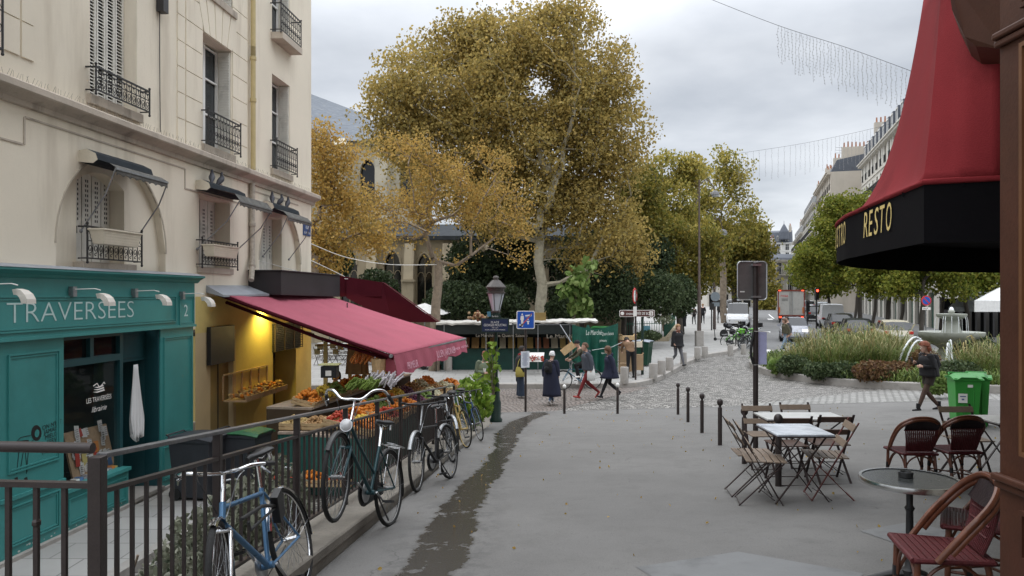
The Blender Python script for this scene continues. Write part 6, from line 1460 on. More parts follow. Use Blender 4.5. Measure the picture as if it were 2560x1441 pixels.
J=stand();J.update(ch=(.18,0,1.20),nk=(.36,0,1.30),hd=(.48,0,1.36),shL=(.32,.175,1.28),shR=(.32,-.175,1.28),elL=(.45,.2,1.05),elR=(.45,-.2,1.05),wrL=(.6,.15,.95),wrR=(.6,-.15,.95),face=(1,0,-.7))
person('vendor in a brown waistcoat bending over boxes beside the green tarpaulin',gp(1577,946,SW),DIR(100),1.76,J,(brown_c,black_c,black_c),'short',hair_d,None,None,voxel=.014,bulk=1.15)
J=stand();J.update(wrL=(.3,.1,1.1),wrR=(.3,-.1,1.1),face=(.6,-1,0));pv=P(836,1000,17.6);pv.z=FLOOR-.1
person('fruit seller with dark hair in a black coat behind the weighing scale',pv,DIR(-40),1.66,J,(black_c,black_c,black_c),'bob',hair_d,(.6,.06,black_c),None,voxel=.014)
def far(label,px,pyf,deg,h,top,legs,swy=SW,**k):return person(label,gp(px,pyf,swy),DIR(deg),h,walk(.7,.5),(top,legs,black_c),k.pop('hair','short'),k.pop('hm',hair_d),k.pop('coat',None),None,voxel=.022,**k)
far('dark figure in a long black coat standing by the green garden fence',1705,837,90,1.80,black_c,black_c,coat=(.55,.05,black_c))
far('distant walker in black with pale hair just right of the tall pole',1757,810,80,1.74,black_c,black_c,hm=hair_bl)
far('distant walker in dark brown left of the tall pole',1735,812,90,1.6,dkbrown_c,black_c)
far('distant walker in black near the far signs',1799,800,95,1.75,black_c,black_c)
J=walk(.95,.4,.05);person('person in an olive jacket and pale jeans crossing before the silver car',gp(1966,880),DIR(185),1.74,J,(olive_c,pale_c,whitep),'bob',hair_b,(.95,.03,olive_c),None,voxel=.016)
J=walk(.95,.4,.05);q_=gp(1974,877)+V((.2,.6,0));person('second person in a dark jacket and jeans crossing beside the olive jacket',q_,DIR(180),1.78,J,(grey_c,denim_c,black_c),'short',hair_d,None,None,voxel=.016)
# === GREEN MARKET STALL
st=thing('market_stall','long green book and food market stall with a white canopy edge','market stall',gp(1300,935,SW));D=31.0
def SPt(px,py,d=D):return P(px,py,d)
zt1=SPt(1108,806).z;yb=gz(0,D)+SW
xa,xb=SPt(1090,800).x,SPt(1440,800).x
cnv=mat('stall_canvas',(.62,.60,.56),.75,.1,3,.2,stain=3,stcol=(.42,.40,.36))
mb=MB().use(cnv);rows=[]
for k in range(61):
 x=xa+(xb+.9-xa)*k/60;zz=zt1-.04+.012*math.sin(k*1.9)+.012*math.sin(k*.7)+.0016*k;rows.append([V((x,D,zz-.07-.02*math.sin(k*1.3))),V((x,D-.02,zz)),V((x,D+1.0,zz+.07)),V((x,D+2.4,zz+.02))])
mb.grid(rows);mb.build('canopy',st,smooth=True)
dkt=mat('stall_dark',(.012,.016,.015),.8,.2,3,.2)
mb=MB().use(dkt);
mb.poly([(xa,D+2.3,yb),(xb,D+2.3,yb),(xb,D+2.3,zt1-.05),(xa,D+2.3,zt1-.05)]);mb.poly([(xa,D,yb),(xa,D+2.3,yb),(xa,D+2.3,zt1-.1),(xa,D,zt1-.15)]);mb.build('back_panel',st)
mb=MB().use(galv)
for px in(1110,1215,1283,1345,1425):x=SPt(px,0).x;mb.bar((x,D+.05,yb),(x,D+.05,zt1-.1),.03,.03)
mb.bar((xa,D+.05,zt1-.1),(xb,D+.05,zt1-.1),.03,.03);mb.build('frame',st)
mb=MB().use(mat('stall_counter',(.006,.045,.036),.6,.2,3,.2));zc=SPt(0,866).z
mb.box(((xa+xb)/2,D+1.2,(yb+zc-.15)/2),(xb-xa-.3,.9,zc-.15-yb));mb.build('counter',st)
mb=MB();rng=random.Random(9)
yl=[mat('book_tan',(.19,.11,.04),.7),mat('book_rust',(.16,.06,.03),.7),mat('book_dark',(.06,.05,.045),.7),mat('book_ochre',(.22,.15,.05),.7),mat('book_cream',(.26,.23,.17),.7)]
x=xa+.7
NTH=['first','second','third','fourth','fifth','sixth','seventh','eighth','ninth','tenth','eleventh','twelfth','thirteenth','fourteenth','fifteenth','sixteenth','seventeenth','eighteenth']
k=0
while x<xb-.25:
 w=rng.uniform(.22,.32);mb=MB().use(rng.choice(yl));z=zc-.12;mb.hexa([(x,D+.55,z),(x+w,D+.55,z),(x+w,D+.68,z),(x,D+.68,z)],[(x,D+.95,z+.42),(x+w,D+.95,z+.42),(x+w,D+1.05,z+.42),(x,D+1.05,z+.42)]);
 one(mb,'display_tray','slanted display tray on the green stall counter, %s of the row from its left end'%NTH[k],'tray',loc=V((x,D+.6,z)),group='slanted trays along the market stall');x+=w+.1;k+=1
mb=MB().use(mat('stall_letter',(.25,.22,.18),.7));mb.text('Le Marché',V((SPt(1367,0).x,D+.02,SPt(0,846).z)),(1,0,0),(0,0,1),.17,1.15,.002);mb.text('Le Marché des Quatre Saisons',V((SPt(1190,0).x,D+.02,SPt(0,843).z)),(1,0,0),(0,0,1),.13,2.1,.002);mb.build('lettering',st)
mb=MB().use(dkt);mb.box(((xa+xb)/2,D+.06,zt1-.31),(xb-xa,.02,.36));mb.build('banner',st)
tp=thing('tarpaulin','green tarpaulin with white lettering hung at the right end of the market stall','tarpaulin',SPt(1490,930))
mb=MB().use(gtarp);rows=[]
for i in range(13):
 f=i/12;r=[]
 for k in range(29):
  s=k/28;px=1431+(1546-1431)*s;top=812+10*math.sin(s*math.pi)*1.2-4*s-(9 if.3<s<.36 else 0);bot=932;p=SPt(px,top+(bot-top)*f,30.4);p.y+=.11*math.sin(k*1.15+f*.6)*(.3+f)+.06*math.sin(k*.43+2);r.append(p)
 rows.append(r)
mb.grid(rows);mb.build('sheet',tp,smooth=True)
mb=MB().use(mat('tarp_letter',(.62,.68,.64),.7));c=SPt(1506,837,30.15)
for s_,dz,h_,w_ in(('Le Marché',0,.2,.72),):mb.text(s_,SPt(1465,838,30.15),(1,0,.02),(0,0,1),.20,.62,.002,shear=.1);mb.text('Quatre Saisons',SPt(1505,839,30.15),(1,0,.04),(0,0,1),.14,.46,.002)
mb.text('primeurs',SPt(1508,855,30.15),(1,0,0),(0,0,1),.12,.28,.002,align='C');mb.text('depuis 1930',SPt(1511,885,30.15),(1,0,0),(0,0,1),.08,.24,.002,align='C');mb.build('lettering',tp)
mb=MB().use(galv);mb.bar(SPt(1400,812,30.2),SPt(1434,866,29.6),.03,.03);one(mb,'stall_strut','thin metal strut slanting across the stall front','strut')
mb=MB().use(mat('rope',(.5,.55,.55),.7));mb.tube([SPt(1480,876,29.5),SPt(1530,868,29),SPt(1556,856,29.2)],.012,5);one(mb,'rope','pale tie rope stretched from the green tarpaulin','rope')
def carton(px,py,d,w,h,m,label,rz=0,dp=.35,name='cardboard_box'):
 p=SPt(px,py,d);p.z=max(p.z,gz(p.x,p.y)+SW);mb=MB().use(m);M_=Matrix.Rotation(rz,3,'Z');mb.box((0,0,h/2),(w,dp,h),M_)
 for s in(-1,1):mb.box(M_@V((s*w*.5,0,h+.03)),(.012,dp,.10),M_@Matrix.Rotation(s*R(35),3,'Y'))
 o=one(mb,name,label,'box');o.location=p;return o
card=mat('cardboard',(.36,.25,.15),.85,.12,4,.15)
carton(1592,925,29.6,.45,.6,card,'tall brown cardboard box beside the bending vendor');carton(1560,930,30.2,.4,.35,card,'low cardboard box at the foot of the bending vendor');carton(1588,868,29.7,.5,.2,creamp,'pale crate balanced on the tall cardboard box');carton(1570,850,30.6,.6,.16,crate,'flat wooden crate on top of the goods behind the vendor',.2);carton(1562,866,30.8,.5,.2,MT['book_rust'],'reddish crate behind the bending vendor');carton(1566,930,30.9,.6,.92,card,'stack of brown cardboard behind the bending vendor')
wheelie('wheelie_bin','dark green wheelie bin with a grey bag beside the cinema sign pole',gp(1607,915,SW),R(60),mat('bin_darkgreen',(.01,.05,.03),.4),mat('bag_grey',(.3,.33,.38),.4,.2,9,.4),h=1.1)
wheelie('wheelie_bin','green wheelie bin standing behind the tarpaulin',V((SPt(1505,0,34).x,34.2,gz(4,34)+SW+.45)),0,mat('bin_mid',(.02,.12,.03),.4),mat('bin_mid',(.02,.12,.03),.4),h=1.15,w=.9)
t=thing('handcart','green hand cart on small wheels under the magenta awning','cart',gp(1100,925,SW));p=gp(1095,925,SW)
mb=MB().use(tealskirt);mb.hexa([p+V((-.8,0,.25)),p+V((.75,0,.2)),p+V((.75,.8,.2)),p+V((-.8,.8,.25))],[p+V((-1.0,0,.62)),p+V((.8,0,.66)),p+V((.8,.8,.66)),p+V((-1.0,.8,.62))]);mb.build('body',t);mb=MB().use(rubber)
for dx in(-.6,.5):mb.lathe([(.02,-.03),(.13,-.03),(.13,.03),(.02,.03)],p+V((dx,0,.13)),14,Matrix.Rotation(R(90),3,'X'))
mb.build('wheels',t)
mb=MB();c=SPt(1196,792,30.8)
for k in range(60):mb.use(rng.choice([fb,MT['cardboard'],MT['book_rust']]));mb.ball(c+V((rng.gauss(0,.16),rng.gauss(0,.12),rng.gauss(0,.08))),.06,6,5)
o=one(mb,'dried_bunch','russet bunch lying on the white stall canopy beside the name plate','decoration',loc=c)
carton(1350,805,31.5,.48,.38,MT['book_ochre'],'patterned orange box on the canopy right of the blue sign')
carton(1273,812,31.2,.22,.14,whitep,'small white box on the canopy left of the blue sign')
t=thing('crate','sloping box of red and white tomatoes at the front of the stall','crate',SPt(1335,905,29.8));mb=MB().use(whitep);c=SPt(1337,900,29.9);mb.hexa([c+V((-.32,0,-.08)),c+V((.30,0,-.08)),c+V((.36,.1,.12)),c+V((-.32,.1,.12))],[c+V((-.32,.4,.05)),c+V((.36,.4,.05)),c+V((.4,.5,.25)),c+V((-.32,.5,.25))]);mb.build('box',t)
mb=MB()
for k in range(70):mb.use(rng.choice([frd,frd,whitep]));mb.ball(c+V((rng.uniform(-.3,.34),rng.uniform(-.02,.1),rng.uniform(-.05,.14))),.035,6,5)
tag(mb.build('tomatoes',t),kind='stuff')
# === TREES
from mathutils import noise as mnoise
def tree(name,label,base,ttop,tr,ells,ncl,npl,size,lm,bm_,sig=.5,seed=1,D=None,group=None,droop=.0,twig=.011,dy=.85,mid=None,gapn=-.13):
 """ells: (px, py, rx, ry) crown lobes in the photo at distance D; built as ellipsoids in the world"""
 rg=np.random.default_rng(seed);D=D or base.y;t=thing(name,label,'tree',base,group=group)
 lob=[]
 for(px,py,rx,ry,*dd)in ells:
  d_=D+(dd[0]if dd else 0);c=P(px,py,d_);lob.append((np.array(c),np.array((rx/F*d_,min(rx,ry)/F*d_*dy,ry/F*d_))))
 vol=np.array([l[1].prod()**(2/3)for l in lob]);vol/=vol.sum();C=[]
 for i in range(ncl):
  c,r=lob[rg.choice(len(lob),p=vol)];u=rg.normal(size=3);u/=np.linalg.norm(u);u*=rg.random()**.36;C.append(c+u*r)
 C=[c for c in C if mnoise.noise(V(c)*(1.0/(.9+sig*2.2))+V((seed,0,0)))>gapn]
 C=np.array(C);B=np.array(base);T=np.array(ttop);mids=[B]
 m_=[B+(T-B)*f+rg.normal(size=3)*tr*.25*(0<f<1)for f in np.linspace(0,1,6)]
 nodes=[np.array(p)for p in m_];par=[-1]+list(range(len(nodes)-1));plen=[0]*(len(nodes));plen=[np.linalg.norm(n-B)for n in nodes]
 order=np.argsort(np.linalg.norm(C-T,axis=1));tips=[]
 for ci in order:
  c=C[ci];N_=np.array(nodes);dist=np.linalg.norm(N_-c,axis=1)
  cost=dist+.28*np.array(plen)+np.where(N_[:,2]>c[2]+.4,.8,0);cost[:3]=1e9
  k=int(np.argmin(cost));a=nodes[k];L_=dist[k];n_=max(1,min(4,int(L_/(.55+sig*.5))));prev=k
  for q in range(1,n_+1):
   p=a+(c-a)*q/n_
   if q<n_:p=p+rg.normal(size=3)*L_*.06+np.array((0,0,.05*L_*(1-droop)))
   nodes.append(p);par.append(prev);plen.append(plen[prev]+L_/n_);prev=len(nodes)-1
  tips.append(prev)
 npl=npl*rg.uniform(.35,1.6,len(tips));w=np.zeros(len(nodes));w[tips]+=1
 for i in range(len(nodes)-1,0,-1):w[par[i]]+=w[i]
 rad=twig*np.maximum(w,1)**.47;rad=np.minimum(rad,tr*.72);
 for i,f in enumerate(np.linspace(1.25,.85,6)):rad[i]=tr*f
 rad[1]=tr*1.05
 mb=MB().use(bm_);mb.tube([V(nodes[i])for i in range(6)],[rad[i]for i in range(6)],12,caps=False)
 for i in range(6,len(nodes)):
  r0,r1=min(rad[par[i]],rad[i]*1.6),rad[i]
  mb.tube([V(nodes[par[i]]),V(nodes[i])],[r0,r1],6 if r1>.05 else 4 if r1>.02 else 3,caps=False)
 mb.build('trunk',t,smooth=True)
 tp=np.array([nodes[i]for i in tips]);k=rg.poisson(npl,len(tp));cc=np.repeat(tp,k,axis=0);off=rg.normal(size=(len(cc),3));off*=np.minimum(1,2.0/np.linalg.norm(off,axis=1))[:,None]*sig;off[:,2]*=.75;cc=cc+off
 leafmesh('crown',cc,size,lm,rg,parent=t);return t
plane=leafmat('plane_leaves',[(.19,.15,.05),(.36,.27,.08),(.50,.37,.11),(.27,.225,.07),(.64,.47,.16),(.33,.27,.09)],.5)
yel=leafmat('yellow_leaves',[(.36,.22,.055),(.52,.33,.09),(.62,.42,.13),(.30,.23,.07),(.56,.37,.10),(.27,.20,.06)],.45)
golden=leafmat('golden_green_leaves',[(.17,.17,.04),(.32,.29,.06),(.48,.40,.10),(.15,.16,.04),(.40,.32,.07),(.54,.44,.12)],.4)
olive=leafmat('olive_leaves',[(.10,.11,.022),(.20,.19,.035),(.32,.24,.045),(.085,.095,.022),(.25,.20,.04),(.16,.16,.03)],.4)
green=leafmat('street_tree_leaves',[(.10,.135,.02),(.175,.215,.028),(.28,.29,.045),(.08,.11,.017),(.33,.30,.05),(.16,.19,.027)],.42)
dkg=leafmat('dark_shrub_leaves',[(.018,.03,.012),(.035,.055,.02),(.06,.085,.035),(.02,.03,.014)],.2)
mdg=leafmat('mid_shrub_leaves',[(.03,.05,.022),(.06,.09,.035),(.10,.13,.06),(.035,.05,.02)],.25)
big=leafmat('big_leaves',[(.10,.17,.04),(.18,.27,.07),(.26,.33,.11),(.12,.19,.05)],.35)
gb=lambda px,d,dz=SW:G(px,d,dz)
tree('tree','tallest tree, a broad golden brown plane tree with a pale trunk behind the stall',gb(1355,39),P(1350,600,39.5),.27,[(1110,265,180,185),(1000,300,95,120,-1),(1250,230,190,190),(1430,200,150,180),(1330,400,230,160),(1520,340,105,220),(1480,560,110,150),(1160,430,190,110,2),(1560,620,70,90,2),(1400,40,80,45),(1170,90,90,60),(1290,130,130,110),(1330,530,130,90),(1262,185,75,70),(1230,520,90,70)],2500,60,.115,plane,barkp,.44,3,40,gapn=-.26)
tree('tree','smaller yellow tree with a forked trunk and thin crown in front of the plane tree',gb(1085,31.5),P(1096,655,31.5),.19,[(1090,440,170,110),(960,510,130,115),(1230,500,110,120),(1150,590,150,80),(1260,610,80,60),(1000,390,90,60),(900,560,80,80)],560,44,.068,yel,bark,.27,5,31.5,twig=.0085)
tree('tree','yellow and green tree at the building corner, its long limb leaning right',G(735,27,SW),P(790,640,27.5),.2,[(810,430,55,90),(850,560,70,90),(800,640,60,60),(930,590,60,40),(880,640,70,25),(800,330,30,35),(865,420,55,80),(880,500,60,60)],360,48,.075,yel,bark,.34,8,28,twig=.010)
tree('tree','golden tree just right of the big plane tree, reaching the shrubs',gb(1575,47),P(1580,620,47),.22,[(1600,480,60,90),(1585,590,70,110),(1620,560,60,90)],240,75,.13,olive,barkd,.42,11,47)
tree('tree','pale yellow-green tree with an open flat top left of the lamp posts',gb(1665,57),P(1660,600,57),.22,[(1640,420,75,45),(1700,440,60,50),(1660,500,100,70),(1690,590,90,70)],330,62,.155,golden,bark,.46,12,57)
tree('tree','dense olive brown tree leaning over the sidewalk below the lamp posts',gb(1700,52),P(1690,690,52),.2,[(1660,620,80,80),(1740,640,65,90),(1690,700,70,60)],280,80,.14,olive,barkd,.42,13,52)
tree('tree','tall open yellow tree with bare limbs behind the lamp head',gb(1812,68),P(1805,600,68),.28,[(1810,400,45,40),(1790,460,70,60),(1850,460,50,70),(1890,540,35,55),(1830,560,80,60),(1760,540,60,60)],330,40,.17,golden,bark,.46,14,68)
tree('tree','dark olive tree filling the gap behind the grey sign back',gb(1838,80),P(1835,690,80),.25,[(1830,630,80,60),(1880,620,45,60),(1790,660,40,60),(1870,700,40,50)],260,75,.24,olive,barkd,.65,15,80)
tree('tree','small golden tree beside the truck at the end of the street',G(1925,120),P(1925,720,120),.2,[(1925,700,18,40),(1918,750,22,25)],70,80,.3,golden,barkd,.6,16,120)
gs='green street trees on the right side of the road'
tree('tree','largest green street tree, right of the distant pale buildings',G(2150,60,.1),P(2150,690,60),.16,[(2105,590,80,60),(2140,525,50,48),(2190,570,60,70),(2050,630,70,45),(2120,670,130,45),(2085,545,30,45),(2230,640,70,60)],560,80,.15,green,barkd,.42,21,60,group=gs)
tree('tree','green street tree behind the red traffic light',G(2075,82,.1),P(2070,720,82),.15,[(2025,680,55,45),(2075,650,60,60),(2005,640,28,40),(2060,720,50,25)],300,65,.18,green,barkd,.55,22,82,group=gs)
tree('tree','green street tree with twin leaning trunks behind the cream car',G(2215,50,.1),P(2225,700,50),.13,[(2240,610,80,70),(2290,650,80,60),(2200,690,70,45),(2180,640,50,60)],430,70,.13,green,barkd,.38,23,50,group=gs)
tree('tree','green street tree behind the no parking sign',G(2300,47,.1),P(2310,700,47),.12,[(2330,640,100,65),(2390,690,80,50),(2290,710,70,40)],400,66,.125,green,barkd,.36,24,47,group=gs)
tree('tree','rightmost green street tree near the cafe awning',G(2420,50,.1),P(2415,700,50),.12,[(2440,670,70,50),(2410,710,70,40)],260,60,.16,green,barkd,.42,25,50,group=gs)
for px,d,tl,lb in((2135,66,700,'thin dark street tree trunk between the parked cars'),(2180,56,700,'dark leaning street tree trunk behind the black hatchback'),(2250,54,690,'slender dark tree trunk left of the no parking sign'),(2350,52,690,'slender dark tree trunk right of the no parking sign')):
 tree('tree',lb,G(px,d,.1),P(px+14,tl,d),.11,[(px+10,660,45,30)],50,60,.17,green,barkd,.5,px,d,group=gs)
for px,d,lb,el in((1205,43,'dark yew tree before the church wall left of the plane trunk',[(1190,650,55,60),(1210,580,45,60),(1180,720,60,50)]),(1295,44,'dark yew tree between the plane trunk and the street lamp',[(1290,660,50,60),(1280,590,50,50),(1310,720,50,40)]),(1455,45,'broad dark evergreen behind the large-leaved plant',[(1440,660,60,70),(1500,640,60,80),(1470,730,80,50)]),(1560,46,'dark evergreen tree behind the cinema sign',[(1560,700,60,70),(1600,650,60,60)])):
 tree('tree',lb,gb(px,d),P(px,700,d),.14,el,300,85,.12,dkg,barkd,.4,px,d)
def shrub(label,px,py,d,rx,ry,n,size,m,group=None,ryd=None,stem=True):
 c=P(px,py,d);r=(rx/F*d,(ryd or rx)/F*d,ry/F*d);return leafplant('shrub',label,'shrub',c,r,n,size,m,group=group,stem=stem)
shrub('dark evergreen bush behind the stall, left of the street lamp',1150,760,36,95,60,5200,.11,dkg)
shrub('dark evergreen bush behind the stall, right of the blue sign',1265,765,36.5,60,55,3800,.11,dkg)
shrub('dark bush under the yellow tree behind the corner awning',940,730,37,60,60,3600,.11,dkg)
shrub('dark bush near the building corner behind the awnings',830,650,36,55,60,3200,.12,dkg)
shrub('low dark shrub right of the plane trunk',1400,775,38,40,35,2000,.11,dkg)
shrub('tall dark shrub in the garden behind the green tarpaulin',1520,720,41,75,90,5200,.12,dkg)
shrub('blue-green shrub with white flowers by the garden fence',1640,735,43,75,62,5600,.11,mdg)
shrub('rounded dark green shrub at the end of the garden fence',1700,740,48,45,55,3000,.13,mdg)
shrub('leafy ground shrub below the garden fence',1620,840,41,35,14,900,.09,mdg)
tree('plant','tall young plant with large pale green leaves rising behind the stall roof',gb(1432,35),P(1440,730,35),.035,[(1462,675,26,22),(1440,705,28,18),(1425,735,20,16),(1465,720,20,30)],34,11,.26,big,bark,.2,31,35,twig=.008)
shrub('yellow-green large-leaved plant low behind the green tarpaulin',1452,770,35.2,32,32,380,.2,big)
shrub('white flowering vine patch on the garden fence',1660,800,42.5,28,12,260,.08,leafmat('pale_flowers',[(.4,.42,.3),(.12,.16,.06),(.5,.5,.42)],.2))
# === CHURCH
lime_s=mat('sandstone',(.34,.285,.195),.9,.12,1.2,.25,fine=30,stain=.9,stcol=(.19,.155,.105))
slate=mat('slate',(.15,.165,.185),.95,.2,2.5,.3,fine=30,spec=.08,stain=1.3,stcol=(.21,.22,.23))
ch=thing('church','sandstone gothic church with pointed windows and a grey slate roof behind the trees','church',(-4,49,E-3))
cf_=lambda D:(lambda u,z,n=0.:V((u,D-n,z)))
def gothic(ua,ub,zb,zs):
 w=(ub-ua)
 def f(u):
  a=abs(u-(ua+ub)/2);x=a+w/2
  return zs+math.sqrt(max(0,w*w-x*x))
 return(ua,ub,zb,f)
DC=49.;ux_=lambda px,D=DC:(px-CX)/F*D;zz_=lambda py,D=DC:E+(H-py)/F*D
ops=[gothic(ux_(960),ux_(1003),zz_(765),zz_(665)),gothic(ux_(1042),ux_(1080),zz_(770),zz_(668)),gothic(ux_(1152),ux_(1190),zz_(770),zz_(668)),gothic(ux_(1262),ux_(1300),zz_(770),zz_(668)),gothic(ux_(1372),ux_(1410),zz_(780),zz_(668)),gothic(ux_(1480),ux_(1518),zz_(780),zz_(668)),gothic(ux_(850),ux_(893),zz_(765),zz_(665))]
mb=MB().use(lime_s);walls(mb,ux_(760),ux_(1580),E-3.4,zz_(592),ops,0,.6,fp=cf_(DC));mb.poly([(ux_(1580),DC,E-3.4),(ux_(1580),DC+12,E-3.4),(ux_(1580),DC+12,zz_(592)),(ux_(1580),DC,zz_(592))])
mb.build('wall',ch)
for o in ops:
 mb=MB().use(glassd);mb.box(((o[0]+o[1])/2,DC+.5,(o[2]+o[3](0.5*(o[0]+o[1])))/2),(o[1]-o[0]+.2,.03,o[3](.5*(o[0]+o[1]))-o[2]+.2));wn=mb.build('window',ch)
 mb=MB().use(lime_s);m_=(o[0]+o[1])/2;mb.bar((m_,DC+.42,o[2]),(m_,DC+.42,o[3](m_)-.25),.06,.08)
 for s in(-1,1):mb.tube([(m_+s*.27+.2*math.cos(a),DC+.42,o[2]+2.0+.3*math.sin(a))for a in fr(0,math.pi,8)],.03,5)
 mb.tube([(o[0]+(o[1]-o[0])*k/12,DC-.03,o[3](o[0]+(o[1]-o[0])*k/12)+.08)for k in range(13)],.07,6);mb.build('tracery',wn)
for px in(928,1022,1117,1225,1335,1445,1550):
 x=ux_(px,DC-.8);mb=MB().use(lime_s);mb.hexa([(x-.35,DC-1.4,E-3.4),(x+.35,DC-1.4,E-3.4),(x+.35,DC,E-3.4),(x-.35,DC,E-3.4)],[(x-.35,DC-1.3,zz_(700)),(x+.35,DC-1.3,zz_(700)),(x+.35,DC,zz_(700)),(x-.35,DC,zz_(700))])
 mb.hexa([(x-.30,DC-1.2,zz_(700)),(x+.30,DC-1.2,zz_(700)),(x+.30,DC,zz_(700)),(x-.30,DC,zz_(700))],[(x-.30,DC-.5,zz_(610)),(x+.30,DC-.5,zz_(610)),(x+.30,DC,zz_(610)),(x-.30,DC,zz_(610))]);mb.box((x,DC-.7,zz_(703)),(.82,1.5,.15));mb.build('buttress',ch)
mb=MB().use(mat('dark_slate',(.045,.05,.055),.9,.2,2.5,.2,spec=.1));mb.poly([(ux_(755),DC-.3,zz_(592)),(ux_(1585),DC-.3,zz_(592)),(ux_(1585),DC+6,zz_(540)),(ux_(755),DC+6,zz_(540))]);mb.box(((ux_(755)+ux_(1585))/2,DC-.15,zz_(596)),(ux_(1585)-ux_(755),.5,.25));mb.build('aisle_roof',ch)
D2=58.;mb=MB().use(mat('pale_stone',(.46,.42,.33),.9,.12,1,.2,stain=.8));o2=[gothic(ux_(a,D2),ux_(a+38,D2),zz_(520,D2),zz_(430,D2))for a in(700,800,900,1000)]
walls(mb,ux_(560,D2),ux_(1080,D2),E-1,zz_(352,D2),o2,0,.5,fp=cf_(D2));mb.build('nave_wall',ch)
mb=MB().use(glassd);mb.box((ux_(850,D2),D2+.5,zz_(470,D2)),(14,.03,6));mb.build('nave_windows',ch)
for px in(752,858,960):
 x=ux_(px,D2);mb=MB().use(MT['pale_stone']);mb.box((x,D2-.7,(zz_(600,D2)+zz_(372,D2))/2),(.9,1.5,zz_(372,D2)-zz_(600,D2)));mb.hexa([(x-.55,D2-1.6,zz_(372,D2)),(x+.55,D2-1.6,zz_(372,D2)),(x+.55,D2,zz_(372,D2)),(x-.55,D2,zz_(372,D2))],[(x-.3,D2-.6,zz_(350,D2)),(x+.3,D2-.6,zz_(350,D2)),(x+.3,D2,zz_(350,D2)),(x-.3,D2,zz_(350,D2))]);mb.build('buttress',ch)
e0,e1=P(500,350,D2-.5),P(1000,352,D2-.5);r0,r1=P(500,130,68),P(903,283,76)
mb=MB().use(slate);mb.grid([[e0.lerp(e1,k/10).lerp(r0.lerp(r1,k/10),j/6)for k in range(11)]for j in range(7)]);mb.poly([e1,e1+V((1.0,20,0)),r1+V((.0,.0,0))]);mb.build('nave_roof',ch)
